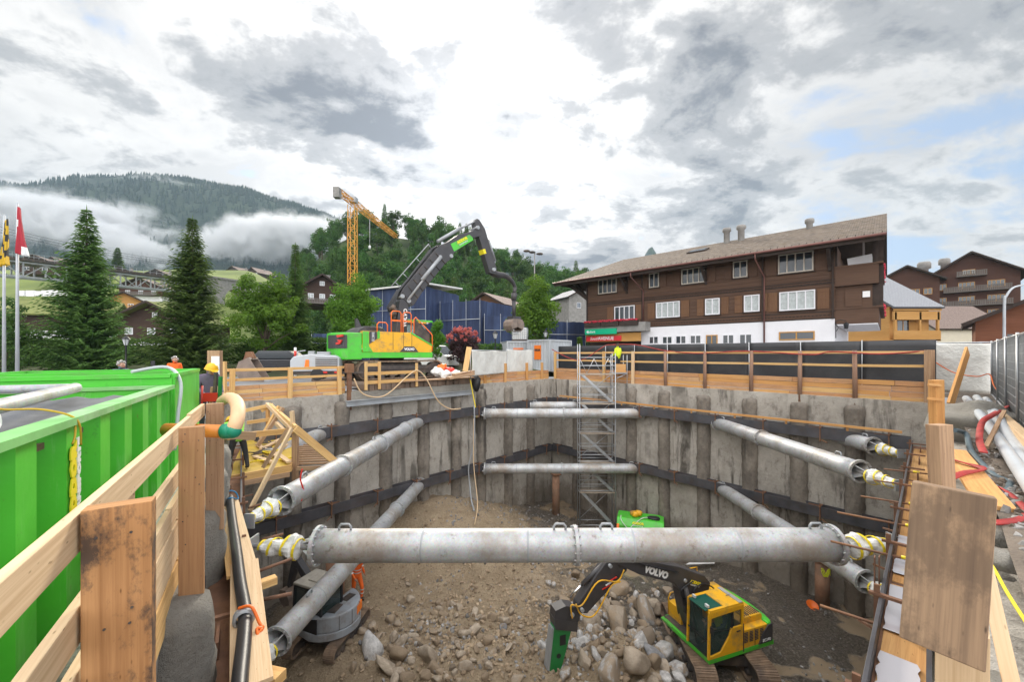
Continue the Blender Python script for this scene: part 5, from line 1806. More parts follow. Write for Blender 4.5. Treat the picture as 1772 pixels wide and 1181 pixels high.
def netted(label, u0, u1, v0, Y0, Y1, depth, cap=False, seed=1):
 a, b_ = V(((u0 - CU) / FPX * Y0, Y0, 0)), V(((u1 - CU) / FPX * Y1, Y1, 0))
 zt = EYE + (HV - v0) / FPX * Y0
 root = thing('netted_scaffold', label, 'scaffold', a, 0, 'blue netted scaffolds behind the hedge')
 x = (b_ - a)
 L_ = x.length
 x.normalize()
 n = V((x.y, -x.x, 0))
 f = MB()
 def sheet(o, xa, L_, na, sd):
  nx, nz = max(8, int(L_ / .35)), 22
  vs, fs = [], []
  for i in range(nx + 1):
   for j in range(nz + 1):
    t_, z = L_ * i / nx, zt * j / nz
    w_ = .10 * math.sin(i * 1.1 + sd) * (.4 + noise.noise(V((i * .4, j * .12, sd)))) + .06 * noise.noise(V((i * .9, j * .5, sd + 3)))
    vs.append(o + xa * t_ + na * w_ + V((0, 0, z + (.12 * math.sin(i * .9) * noise.noise(V((i * .5, 0, sd))) if j == nz else 0))))
  for i in range(nx):
   for j in range(nz):
    q = i * (nz + 1) + j
    fs.append((q, q + nz + 1, q + nz + 2, q + 1))
  f.add(vs, fs, None, 0, True)
 sheet(V(), x, L_, n, seed)
 sheet(x * L_, -n, depth, x, seed + 5)
 sheet(V(), -n, depth, -x, seed + 8)
 f.build('netting', MT['blue_net'], root)
 f = MB()
 f.bar(x * .3 - n * depth * .5 + V((0, 0, zt * .49)), x * (L_ - .3) - n * depth * .5 + V((0, 0, zt * .49)), depth - .7, zt * .96)
 f.build('building_core', MT['stone'], root)
 f = MB()
 k = int(L_ / 2.5) + 1
 for i in range(k + 1):
  q = x * (L_ * i / k) + n * .18
  f.tube(q, q + V((0, 0, zt + .25)), .02, seg=6)
 for z in (zt * .72,):
  f.tube(n * .2 + V((0, 0, z)), x * L_ + n * .2 + V((0, 0, z)), .04, seg=6)
 f.build('tubes', MT['scaf'], root)
 if cap:
  f = MB()
  slab(f, n * .5 - x * .5 + V((0, 0, zt + .1)), x * (L_ + .5) + n * .5 + V((0, 0, zt + .35)), x * (L_ + .5) - n * depth + V((0, 0, zt + 1.0)), -n * depth - x * .5 + V((0, 0, zt + 1.0)), .18)
  f.build('sheet_roof', MT['white_plastic'], root)
netted('tall blue netted scaffold behind the excavator boom with a pale sheet roof', 640, 738, 503, 50, 47, 8, True, 1)
netted('blue netted scaffold behind the young tree and purple bush', 742, 832, 527, 50, 46, 8, False, 2)
netted('blue netted scaffold behind the hanging bucket and bright green tree', 838, 948, 547, 46, 47, 7, False, 3)
netted('low blue netted scaffold just left of the shop signs', 948, 1012, 557, 46, 47, 6, False, 4)
netted('low strip of blue netting behind the hedge and street trees', 540, 640, 578, 46, 47, 5, False, 5)
def lattice(f, p0, p1, w_, up, step, th=.08, w1=None):
 p0, p1 = V(p0), V(p1)
 x, y, z = basis(p1 - p0, up)
 L_ = (p1 - p0).length
 n = max(2, int(L_ / step))
 cs = [(-1, -1), (1, -1), (1, 1), (-1, 1)]
 w1 = w1 or w_
 def Q(k, c_):
  ww = (w_ + (w1 - w_) * k / n) / 2
  return p0 + x * (L_ * k / n) + y * (c_[0] * ww) + z * (c_[1] * ww)
 for c_ in cs:
  f.bar(Q(0, c_), Q(n, c_), th, th)
 for k in range(n):
  for i in range(4):
   a, b_ = cs[i], cs[(i + 1) % 4]
   f.bar(Q(k, a), Q(k + 1, b_) if k % 2 == 0 else Q(k + 1, a), th * .7, th * .7) if k % 2 == 0 else f.bar(Q(k, b_), Q(k + 1, a), th * .7, th * .7)
   f.bar(Q(k, a), Q(k, b_), th * .6, th * .6)
MT['crane'] = mat('crane_yellow', (0.70, 0.33, 0.03), .5, 0, .1)
base = vc(610, 560, 110)
root = thing('tower_crane', 'yellow lattice tower crane rising before the wooded hill', 'crane', (base.x, 110, 5))
f = MB()
zt = zc(356, 110) - 5
lattice(f, (0, 0, 0), (0, 0, zt), 1.9, (0, 1, 0), 2.0, .15)
f.build('mast', MT['crane'], root)
jd = V((2.4, 31, 0)).normalized()
f = MB()
lattice(f, V((0, 0, zt + 1)) + jd * .5, V((0, 0, zt + 1.0)) + jd * 33, 1.5, (0, 0, 1), 1.8, .13, 1.1)
f.build('jib', MT['crane'], root)
f = MB()
lattice(f, V((0, 0, zt + .9)), V((0, 0, zt + .9)) - jd * 8.5, 1.2, (0, 0, 1), 1.6, .16)
f.build('counter_jib', MT['crane'], root)
f = MB()
f.box(V((0, 0, zt + .2)) - jd * 8.2, (1.5, 1.6, 2.6))
f.build('counterweight', MT['stone'], root)
f = MB()
f.box((.2, .3, zt + 1.6), (1.7, 1.7, 1.5))
f.build('slewing_unit', MT['grey_steel'], root)
f = MB()
hp = jd * 11 + V((0, 0, zt))
f.tube(hp, hp - V((0, 0, 8)), .05, seg=5)
f.blob(hp - V((0, 0, 8.6)), (.4, .4, .7), 1)
f.build('hook', MT['white'], root)
p = vc(925, 560, 58)
root = thing('floodlight_mast', 'tall thin mast with three dark floodlights before the wooded hill', 'floodlight', (p.x, 58, 3))
f = MB()
zt = zc(441, 58) - 3
f.tube((0, 0, 0), (0, 0, zt), .13, .07, 8)
f.tube((-1.1, 0, zt + .45), (1.1, 0, zt - .05), .05, seg=6)
f.tube((0, 0, zt), (0, 0, zt + .3), .06, seg=6)
f.build('pole', MT['stone'], root)
for x in (-1.15, -.35, .75):
 f = MB()
 f.blob((x, -.1, zt + .5 - .22 * (x + 1.1)), (.5, .42, .17), 2)
 f.build('lamp_head', MT['track_dark'], root)
root = thing('overhead_wires', 'thin dark wires strung across before the misty mountain', 'wires', vc(60, 400, 130))
f = MB()
ri = -root.location
for k in range(3):
 a, b_ = vc(-60, 378 + 5 * k, 130), vc(430, 462 + 3 * k, 170)
 f.path([a + (b_ - a) * (i / 14) + ri - V((0, 0, 3.0 * math.sin(math.pi * i / 14))) for i in range(15)], .045, 4)
f.build('wire', MT['black'], root)
# ================================================================ people
MT['navy'] = mat('dark_work_trousers', (0.035, 0.038, 0.042), .85, 0, .3, 9)
MT['hi_orange'] = mat('orange_workwear', (0.88, 0.15, 0.015), .7, 0, .12, 8)
MT['hi_yellow'] = mat('yellow_vest', (0.66, 0.82, 0.02), .7, 0, .1, 8)
MT['hi_green'] = mat('green_work_shirt', (0.25, 0.68, 0.06), .7, 0, .15, 8)
MT['purple_shirt'] = mat('grey_purple_sweater', (0.16, 0.13, 0.19), .9, 0, .15, 9)
MT['grey_jacket'] = mat('grey_blue_jacket', (0.13, 0.16, 0.20), .85, 0, .15, 9)
MT['boots'] = mat('brown_boots', (0.06, 0.04, 0.03), .8, 0, .3, 9)
MT['hair_grey'] = mat('grey_hair', (0.42, 0.40, 0.38), .8, 0, .25, 30)
MT['hair_dark'] = mat('brown_hair', (0.09, 0.055, 0.035), .8, 0, .25, 30)
MT['helmet_y'] = mat('yellow_helmet', (0.82, 0.45, 0.01), .35, 0, .03)
MT['helmet_r'] = mat('orange_red_helmet', (0.80, 0.10, 0.03), .35, 0, .03)
MT['reflect'] = mat('reflective_band', (0.75, 0.76, 0.76), .3, .2, .03)
def person(loc, rz, label, pose=None, top='hi_orange', legs='navy', hair='hair_grey', helmet=None, vest=None, bands=False, group=None, holds=None):
 J = dict(pelvis=(0, 0, .95), waist=(0, 0, 1.10), chest=(0, 0, 1.32), neck=(.015, 0, 1.47), skull=(.035, 0, 1.585), crown=(.03, 0, 1.68), chin=(.085, 0, 1.545),
    shl=(0, .185, 1.41), ell=(-.02, .245, 1.14), wrl=(.07, .25, .90), shr=(0, -.185, 1.41), elr=(-.02, -.245, 1.14), wrr=(.07, -.25, .90),
    hpl=(0, .095, .90), knl=(.03, .11, .50), anl=(-.01, .115, .09), tol=(.17, .13, .04), hpr=(0, -.095, .90), knr=(.03, -.11, .50), anr=(-.01, -.115, .09), tor=(.17, -.13, .04))
 J.update(pose or {})
 J = {k: V(v) for k, v in J.items()}
 rad = dict(pelvis=.155, waist=.145, chest=.165, neck=.062, skull=.098, crown=.075, chin=.052, shl=.085, ell=.055, wrl=.036, shr=.085, elr=.055, wrr=.036, hpl=.105, knl=.07, anl=.052, tol=.042, hpr=.105, knr=.07, anr=.052, tor=.042)
 kind = dict(pelvis=1, waist=0, chest=0, neck=2, skull=2, crown=2, chin=2, shl=0, ell=0, wrl=2, shr=0, elr=0, wrr=2, hpl=1, knl=1, anl=1, tol=3, hpr=1, knr=1, anr=1, tor=3)
 E = [('pelvis', 'waist'), ('waist', 'chest'), ('chest', 'neck'), ('neck', 'skull'), ('skull', 'crown'), ('skull', 'chin'), ('chest', 'shl'), ('shl', 'ell'), ('ell', 'wrl'), ('chest', 'shr'), ('shr', 'elr'), ('elr', 'wrr'),
   ('pelvis', 'hpl'), ('hpl', 'knl'), ('knl', 'anl'), ('anl', 'tol'), ('pelvis', 'hpr'), ('hpr', 'knr'), ('knr', 'anr'), ('anr', 'tor')]
 for s in 'lr':
  wv = (J['wr' + s] - J['el' + s]).normalized()
  side = wv.cross(V((1, 0, 0)))
  side = side.normalized() if side.length > .1 else V((0, 1, 0))
  fwd = side.cross(wv)
  J['pm' + s] = J['wr' + s] + wv * .085
  rad['pm' + s], kind['pm' + s] = .034, 2
  E.append(('wr' + s, 'pm' + s))
  for q, (o, ln) in enumerate(((-.033, .075), (-.011, .085), (.011, .08), (.033, .062))):
   a, b_ = 'f%d%s' % (q, s), 'g%d%s' % (q, s)
   J[a] = J['pm' + s] + wv * .03 + fwd * o
   J[b_] = J[a] + wv * ln * .75 + side * (-.03)
   rad[a], rad[b_], kind[a], kind[b_] = .010, .008, 2, 2
   E += [('pm' + s, a), (a, b_)]
  J['t1' + s] = J['wr' + s] + wv * .05 + fwd * .045
  J['t2' + s] = J['t1' + s] + wv * .045 + fwd * .018
  for a in ('t1' + s, 't2' + s):
   rad[a], kind[a] = .011, 2
  E += [('wr' + s, 't1' + s), ('t1' + s, 't2' + s)]
 names = list(J)
 me = bpy.data.meshes.new('skeleton')
 me.from_pydata([J[n] for n in names], [(names.index(a), names.index(b_)) for a, b_ in E], [])
 o = bpy.data.objects.new('skeleton', me)
 COL.objects.link(o)
 o.modifiers.new('skin', 'SKIN').use_smooth_shade = True
 if not me.skin_vertices:
  me.skin_vertices_add() if hasattr(me, 'skin_vertices_add') else None
 dat = me.skin_vertices[0].data
 for n, d in zip(names, dat):
  d.radius = (rad[n], rad[n])
  d.use_root = n == 'pelvis'
 sb = o.modifiers.new('sub', 'SUBSURF')
 sb.levels = sb.render_levels = 2
 dg = bpy.context.evaluated_depsgraph_get()
 m2 = bpy.data.meshes.new_from_object(o.evaluated_get(dg))
 bpy.data.objects.remove(o)
 root = thing('person', label, 'person', loc, rz, group)
 mb = MB()
 segs = [(J[a], J[b_], kind[b_] if kind[a] != 1 or kind[b_] != 0 else 0) for a, b_ in E]
 segs = []
 for a, b_ in E:
  k = kind[b_]
  if (a, b_) in (('ell', 'wrl'), ('elr', 'wrr')):
   k = 0
  if (a, b_) in (('anl', 'tol'), ('anr', 'tor')):
   k = 3
  if (a, b_) == ('chest', 'neck'):
   k = 0
  segs.append((J[a], J[b_], k))
 mb.v = [tuple(v.co) for v in m2.vertices]
 for p in m2.polygons:
  c = p.center
  best, bk = 9, 0
  for a, b_, k in segs:
   ab = b_ - a
   t_ = max(0, min(1, (c - a).dot(ab) / max(ab.dot(ab), 1e-9)))
   d = (a + ab * t_ - c).length - (.05 if k == 0 else 0)
   if d < best:
    best, bk = d, k
  mb.f.append(list(p.vertices)); mb.uv.append(None); mb.mi.append(bk); mb.sm.append(True)
 bpy.data.meshes.remove(m2)
 up = (J['crown'] - J['skull']).normalized()
 f_ = (J['chin'] - J['skull'])
 f_ = (f_ - up * f_.dot(up)).normalized()
 sd = up.cross(f_)
 sk = J['skull']
 mb.blob(sk + f_ * .108 - up * .005, (.02, .016, .026), 1, mi=2)
 for s in (-1, 1):
  mb.blob(sk + sd * s * .092, (.022, .012, .032), 1, mi=2)
  mb.blob(sk + f_ * .092 + sd * s * .034 + up * .03, .011, 1, mi=4)
 mb.blob(sk + f_ * .096 - up * .055, (.012, .026, .007), 1, mi=5)
 body = mb.build('body', [MT[top], MT[legs], MT['skin'], MT['boots'], MT['txt_black'], MT['red']], root)
 M_ = Matrix.Translation(sk) @ Matrix((f_, sd, up)).transposed().to_4x4()
 h = MB()
 if helmet:
  h.lathe([(.13, .045), (.155, .05), (.135, .062), (.132, .10), (.11, .155), (.06, .19), (.0, .20)], 18, M_)
  h.add([M_ @ V(p) for p in ((.10, -.09, .055), (.21, -.06, .045), (.225, 0, .042), (.21, .06, .045), (.10, .09, .055), (.10, -.09, .068), (.21, -.06, .058), (.225, 0, .056), (.21, .06, .058), (.10, .09, .068))],
    [(0, 1, 2, 3, 4), (9, 8, 7, 6, 5), (0, 5, 6, 1), (1, 6, 7, 2), (2, 7, 8, 3), (3, 8, 9, 4)])
  h.build('helmet', MT[helmet], root)
 if hair and not helmet:
  for k in range(40):
   d = rnd_dir()
   if d.x > .45 and d.z < .55:
    continue
   if d.z < -.35:
    continue
   h.blob(M_ @ V((d.x * .095 - .012, d.y * .09, d.z * .10 + .045)), .034, 1)
  h.build('hair', MT[hair], root)
 if bands:
  for a, c_, rr, ts in (('waist', 'chest', .178, (.05, .62)), ('knl', 'anl', .078, (.15, .5)), ('knr', 'anr', .078, (.15, .5)), ('ell', 'wrl', .062, (.2,)), ('elr', 'wrr', .062, (.2,))):
   for t_ in ts:
    q = J[a].lerp(J[c_], t_)
    ax = (J[c_] - J[a]).normalized()
    b_ = MB()
    b_.lathe([(rr, -.022), (rr + .004, 0), (rr, .022)], 14, frame_m(q, ax))
    b_.build('reflective_band', MT['reflect'], body)
 if vest:
  b_ = MB()
  q0, q1 = J['waist'], J['chest']
  ax = (q1 - q0).normalized()
  b_.lathe([(.172, -.1), (.185, .03), (.195, .18), (.17, .29), (.10, .35)], 18, frame_m(q0, ax))
  b_.build('vest', MT[vest], root)
 return root
# ================================================================ machines
def rot_m(o, rz):
 return Matrix.Translation(o) @ Matrix.Rotation(rz, 4, 'Z')
def crawler(root, L_, h, wd, gauge, rz=0.0, n=44, mat_='track'):
 """two tracks: belt of shoes, frame, wheels"""
 M_ = Matrix.Rotation(rz, 4, 'Z')
 r = h / 2
 st = L_ - h
 per = 2 * st + 2 * math.pi * r
 for sg in (-1, 1):
  f = MB()
  yc = sg * gauge / 2
  for k in range(n):
   s_ = per * k / n
   if s_ < st:
    p, a = (-st / 2 + s_, 0), 0
    q = V((p[0], 0, h))
    nx, nz = 0, 1
   elif s_ < st + math.pi * r:
    a = (s_ - st) / r
    q = V((st / 2 + r * math.sin(a), 0, r + r * math.cos(a)))
    nx, nz = math.sin(a), math.cos(a)
   elif s_ < 2 * st + math.pi * r:
    q = V((st / 2 - (s_ - st - math.pi * r), 0, 0))
    nx, nz = 0, -1
   else:
    a = (s_ - 2 * st - math.pi * r) / r
    q = V((-st / 2 - r * math.sin(a), 0, r - r * math.cos(a)))
    nx, nz = -math.sin(a), -math.cos(a)
   nn = V((nx, 0, nz))
   tg = V((nz, 0, -nx))
   q = q - nn * .05
   if 0 < s_ < st:
    q.z -= .03 * math.sin(math.pi * s_ / st)
   q.y = yc
   ln = per / n * .94
   f.bar(M_ @ (q - tg * ln / 2), M_ @ (q + tg * ln / 2), wd, .05, M_.to_3x3() @ nn)
   for e in (-.32, 0, .32):
    f.bar(M_ @ (q + tg * ln * e + nn * .04 - V((0, wd / 2 - .01, 0))), M_ @ (q + tg * ln * e + nn * .04 + V((0, wd / 2 - .01, 0))), .025, .035, M_.to_3x3() @ nn)
  t_ = f.build('track', MT[mat_], root)
  f = MB()
  f.bar(M_ @ V((-st / 2 - r * .2, yc, h * .5)), M_ @ V((st / 2 + r * .2, yc, h * .5)), wd * .55, h * .42)
  f.bar(M_ @ V((-st / 2, yc, h * .62)), M_ @ V((st / 2, yc, h * .62)), wd * .72, h * .2)
  f.build('track_frame', MT['track_dark'], t_)
  f = MB()
  for x in (-st / 2, st / 2):
   f.tube(M_ @ V((x, yc - wd * .32, r)), M_ @ V((x, yc + wd * .32, r)), r * .8, seg=18)
  for k in range(7):
   x = -st / 2 + st * (k + .5) / 7
   f.tube(M_ @ V((x, yc - wd * .38, .17)), M_ @ V((x, yc + wd * .38, .17)), .12, seg=10)
  f.build('wheel', MT['track_dark'], t_)
 f = MB()
 f.bar(M_ @ V((-st * .3, 0, h * .62)), M_ @ V((st * .3, 0, h * .62)), gauge, h * .4)
 f.tube((0, 0, h * .6), (0, 0, h * 1.16), min(L_ * .14, gauge * .3), seg=24)
 f.build('undercarriage', MT['track_dark'], root)
class BoomPlane:
 """vertical plane through the machine: photo pixel -> point in the machine's own frame"""
 def __init__(s, root, off=0.0):
  s.M = Matrix.LocRotScale(root.location, root.rotation_euler, root.scale)
  s.I = s.M.inverted()
  s.o = s.M @ V((0, off, 0))
  s.n = (s.M.to_3x3() @ V((0, 1, 0))).normalized()
 def __call__(s, u, v):
  d = V(((u - CU) / FPX, 1, (HV - v) / FPX))
  c = V((0, 0, EYE))
  t_ = (s.o - c).dot(s.n) / d.dot(s.n)
  return s.I @ (c + d * t_)
def plate(f, bp, pix, half, mi=0, off=0.0):
 """outline given in the boom plane, with real thickness"""
 pts = [bp(*p) for p in pix]
 f.prism([(p.x, p.z) for p in pts], (0, pts[0].y + off, 0), (1, 0, 0), (0, 0, 1), -half, half, mi)
def decal(root, bp, text, u, v, du, dv, size, m, half, side=-1, **kw):
 """lettering on the boom side that faces the viewer"""
 a, b_ = bp(u, v), bp(u + du, v + dv)
 xa = (b_ - a).normalized()
 n = V((0, side, 0))
 ya = n.cross(xa)
 text_mb(text, size, a + n * (half + .004), xa, ya, **kw).build('lettering', MT[m], root)
def addor(root, o, xa, ya, s):
 o, xa, ya = V(o), V(xa), V(ya)
 text_mb('ADDOR', s, o, xa, ya, bold=s * .05).build('lettering', MT['txt_yellow'], root)
 text_mb('TRANSPORTE', s * .5, o - ya * s * .75, xa, ya, width=s * 3.2).build('lettering', MT['txt_white'], root)
def spline_(q, k=6):
 out = []
 for i in range(len(q) - 1):
  p0, p1, p2, p3 = q[max(i - 1, 0)], q[i], q[i + 1], q[min(i + 2, len(q) - 1)]
  for j in range(k):
   t_ = j / k
   out.append(.5 * ((2 * p1) + (p2 - p0) * t_ + (2 * p0 - 5 * p1 + 4 * p2 - p3) * t_ ** 2 + (3 * p1 - p0 - 3 * p2 + p3) * t_ ** 3))
 return out + [q[-1]]
def big_excavator():
 rz = R(40)
 root = thing('crawler_excavator', 'big green and yellow crawler excavator with long charcoal boom on the ledge', 'excavator', (-6.9, 22.8, .22), rz, scale=.93)
 crawler(root, 5.3, 1.08, .62, 2.75, 0, 46)
 f = MB()
 f.prism([(-2.5, -1.5), (2.0, -1.5), (2.0, -.35), (2.45, -.35), (2.45, 1.5), (-2.5, 1.5)], (0, 0, 0), (1, 0, 0), (0, 1, 0), 1.22, 1.55)
 f.build('platform', MT['green'], root, .02)
 f = MB()
 arc = [(-3.62 + .55 * (1 - math.cos(a)) ** 1.0, 1.48 * math.sin(a)) for a in [R(-90 + 15 * k) for k in range(13)]]
 poly = [(-2.32, -1.5)] + arc + [(-2.32, 1.5)]
 f.prism([(x, y) for x, y in poly], (0, 0, 0), (1, 0, 0), (0, 1, 0), 1.14, 2.62)
 cw = f.build('counterweight', MT['green'], root, .05)
 f = MB()
 arc2 = [(-3.62 + .55 * (1 - math.cos(a)) - .03, 1.50 * math.sin(a) + .0) for a in [R(-88 + 11 * k) for k in range(9)]]
 for k in range(8):
  (x0, y0), (x1, y1) = arc2[k], arc2[k + 1]
  n = V((-(y1 - y0), (x1 - x0), 0)).normalized()
  f.bar((x0, y0, 2.12), (x1, y1, 2.12), .06, .72)
 f.build('rear_panel', MT['boom'], cw, .01)
 f = MB()
 (x0, y0), (x1, y1) = arc2[1], arc2[4]
 d_ = V((x1 - x0, y1 - y0, 0)).normalized()
 nn = V((-d_.y, d_.x, 0)) * (1 if -d_.y < 0 else -1)
 c_ = V(((x0 + x1) / 2 - .10, (y0 + y1) / 2 - .05, 2.2))
 f.prism([(-.16, .26), (.24, .3), (.24, .18), (-.12, .14)], c_, -d_, (0, 0, 1), -.03, .05)
 f.prism([(-.14, .02), (.2, 0), (.05, -.22), (-.2, -.24), (-.2, -.14), (.0, -.1)], c_, -d_, (0, 0, 1), -.03, .05)
 f.build('red_mark', MT['red'], cw)
 y = -1.5
 P = lambda poly, m, t0, t1, nm: (lambda q: q.prism(poly, (0, y, 0), (1, 0, 0), (0, 0, 1), t0, t1) and q.build(nm, MT[m], root, .012))(MB())
 P([(-2.3, 1.55), (1.95, 1.55), (1.95, 1.98), (.55, 2.72), (-2.3, 2.72)], 'yellow', -1.15, .0, 'side_housing')
 P([(-2.3, 1.56), (-1.72, 1.56), (-1.95, 1.9), (-1.95, 2.70), (-2.3, 2.70)], 'green', .0, .03, 'green_panel')
 P([(-1.93, 2.0), (-1.5, 2.3), (-1.5, 2.71), (-1.93, 2.71)], 'boom', .0, .035, 'model_plate')
 P([(-1.48, 2.27), (-1.33, 2.35), (-1.33, 2.73), (-1.48, 2.73)], 'green', .0, .03, 'green_strip')
 P([(-.15, 1.57), (1.05, 1.57), (.75, 1.90), (.15, 1.90)], 'boom', .0, .03, 'name_plate')
 P([(.55, 2.66), (.55, 2.75), (1.98, 2.02), (1.98, 1.92)], 'green', .0, .03, 'green_edge')
 for x in (-.55, .1, .62):
  f = MB()
  f.box((x, y - .004, 2.2), (.018, .014, 1.0 if x < .5 else .85))
  f.build('panel_gap', MT['track_dark'], root)
 text_mb('VOLVO', .19, (.45, y - .034, 1.73), (1, 0, 0), (0, 0, 1), bold=.01).build('lettering', MT['txt_white'], root)
 text_mb('EC380E', .20, (-1.72, y - .038, 2.42), (0, 0, 1), (-1, 0, 0), width=.5).build('lettering', MT['txt_white'], root)
 addor(root, (-2.45, -1.46, 1.86), V((.95, -.2, 0)).normalized(), (0, 0, 1), .17)
 f = MB()
 f.box((-.95, .75, 2.1), (2.7, 1.48, 1.1))
 f.build('left_housing', MT['yellow'], root, .03)
 f = MB()
 f.prism([(-2.5, 2.62), (-.7, 2.62), (-1.0, 2.95), (-1.2, 3.02), (-2.0, 3.02), (-2.3, 2.85)], (0, .1, 0), (1, 0, 0), (0, 0, 1), -1.0, 1.2)
 for k in range(9):
  f.box((-1.9 + k * .09, -1.1, 2.9), (.03, .1, .14))
 f.build('engine_hood', MT['boom'], root, .02)
 f = MB()
 f.prism([(-2.05, 3.02), (-1.7, 3.02), (-1.95, 3.55), (-2.05, 3.55)], (0, .4, 0), (1, 0, 0), (0, 0, 1), -.12, .12)
 f.build('exhaust', MT['boom'], root)
 f = MB()
 yr = -1.42
 for x0, x1, z1 in ((-1.45, -.85, 3.25), (-.62, -.02, 3.95), (.10, .62, 3.92)):
  f.path([(x0, yr, 2.7), (x0, yr, z1 - .12), (x0 + .1, yr, z1), (x1 - .1, yr, z1), (x1, yr, z1 - .12), (x1, yr, 2.7)], .035, 8)
  if z1 > 3.5:
   f.bar((x0, yr, 3.4), (x1, yr, 3.4), .03, .1)
 f.path([(.80, yr, 2.7), (.80, yr, 3.55), (.92, yr, 3.66), (1.9, yr - .02, 2.75), (2.0, yr - .05, 2.6), (2.0, yr - .05, 1.62)], .035, 8)
 f.build('handrail', MT['orange'], root)
 f = MB()
 f.prism([(.86, 2.72), (1.9, 2.1), (1.9, 2.66), (.95, 3.56), (.86, 3.5)], (0, -1.3, 0), (1, 0, 0), (0, 0, 1), -.02, .02)
 f.build('mesh_guard', MT['track_dark'], root)
 f = MB()
 x0, x1, y0, y1, z0, z1 = 1.15, 2.95, .42, 1.52, 1.55, 3.42
 for (a, b_, c_, d_) in ((x0, y0, x0, y0), (x0, y1, x0, y1), (x1 - .06, y0, x1 - .42, y0), (x1 - .06, y1, x1 - .42, y1), (x0 + .75, y0, x0 + .75, y0), (x0 + .75, y1, x0 + .75, y1)):
  f.bar((a, b_, z0), (c_, d_, z1), .09, .10, (1, 0, 0))
 for yy in (y0, y1):
  f.bar((x0, yy, z1), (x1 - .4, yy, z1), .09, .12)
 f.bar((x0, y0, z1), (x0, y1, z1), .09, .12)
 f.bar((x1 - .42, y0, z1), (x1 - .42, y1, z1), .09, .12)
 cb = f.build('cab', MT['black'], root)
 f = MB()
 f.prism([(x0, z0), (x1, z0), (x1, z0 + .55), (x1 - .18, z0 + .5), (x1 - .4, z0 + .2), (x0, z0 + .18)], (0, y0 - .02, 0), (1, 0, 0), (0, 0, 1), -1.14, 0)
 f.build('cab_base', MT['green'], cb, .01)
 f = MB()
 f.prism([(x0 - .1, z1 + .04), (x1 - .3, z1 + .04), (x1 - .1, z1 + .14), (x0 - .1, z1 + .14)], (0, y0 - .05, 0), (1, 0, 0), (0, 0, 1), -1.2, 0)
 f.build('roof_band', MT['yellow'], cb)
 f = MB()
 f.prism([(x0 - .15, z1 + .141), (x1 + .1, z1 + .141), (x1 + .05, z1 + .26), (x0 - .15, z1 + .26)], (0, y0 - .06, 0), (1, 0, 0), (0, 0, 1), -1.22, 0)
 f.build('roof', MT['green'], cb, .01)
 f = MB()
 f.prism([(x0 + .05, z0 + .2), (x1 - .1, z0 + .3), (x1 - .42, z1 - .06), (x0 + .05, z1 - .06)], (0, y0 + .01, 0), (1, 0, 0), (0, 0, 1), -.012, 0)
 f.prism([(x0 + .05, z0 + .2), (x1 - .1, z0 + .3), (x1 - .42, z1 - .06), (x0 + .05, z1 - .06)], (0, y1 - .01, 0), (1, 0, 0), (0, 0, 1), -.012, 0)
 f.quad((x1 - .08, y0 + .06, z0 + .3), (x1 - .08, y1 - .06, z0 + .3), (x1 - .43, y1 - .06, z1 - .06), (x1 - .43, y0 + .06, z1 - .06))
 f.build('cab_window', MT['cab_glass'], cb)
 f = MB()
 f.box((x0 + .55, .95, z0 + .5), (.5, .5, .16))
 f.box((x0 + .33, .95, z0 + .9), (.14, .5, .75))
 f.build('seat', MT['black'], cb)
 bp = BoomPlane(root, -.1)
 f = MB()
 plate(f, bp, [(681, 578), (688, 522), (694, 512), (704, 516), (703, 540), (699, 590), (692, 600)], .33)
 f.build('boom_foot', MT['boom'], root, .03)
 f = MB()
 plate(f, bp, [(688, 512), (694, 500), (751, 431), (760, 425), (772, 428), (781, 440), (778, 448), (766, 458), (728, 505), (712, 529), (706, 532)], .36)
 mb_ = f.build('main_boom', MT['boom'], root, .03)
 f = MB()
 plate(f, bp, [(760, 425), (771, 421), (790, 408), (813, 402), (822, 394), (832, 399), (828, 410), (814, 414), (782, 440), (772, 448)], .28)
 f.build('upper_boom', MT['boom'], root, .02)
 f = MB()
 plate(f, bp, [(776, 424), (808, 408), (813, 412), (815, 417), (782, 437)], .30)
 gp = f.build('boom_plate', MT['green'], root)
 a, b_ = bp(797, 420), bp(812, 412)
 xa = (b_ - a).normalized()
 n = V((0, -1, 0))
 ya = n.cross(xa)
 q = a * 1
 addor(gp, q + n * .305 + ya * .1, xa, ya, .26)
 f = MB()
 plate(f, bp, [(819, 386), (822, 380), (826, 382), (836, 398), (841, 415), (848, 440), (856, 466), (853, 476), (844, 473), (834, 440), (825, 410), (820, 398)], .26)
 st = f.build('stick', MT['boom'], root, .02)
 f = MB()
 plate(f, bp, [(831.5, 433), (835.5, 432), (838, 440), (834, 441)], .27)
 f.build('label_plate', MT['txt_yellow'], st)
 f = MB()
 pts = [bp(*p) for p in ((852, 472), (862, 476), (872, 477), (881, 482), (888, 490), (892, 500))]
 f.path(spline_(pts), .18, 10, radii=[.26 - .13 * i / 30 for i in range(31)])
 f.build('grab_arm', MT['boom'], root)
 f = MB()
 f.tube(bp(891, 498), bp(890, 510), .16, .13, 10)
 f.tube(bp(890, 508), bp(889, 520), .24, .2, 12)
 f.tube(bp(889, 520), bp(889.5, 549), .15, .13, 10)
 f.box(bp(889.5, 551), (.8, .7, .25))
 f.build('rotator', MT['boom'], root)
 f = MB()
 cb_ = bp(889, 553)
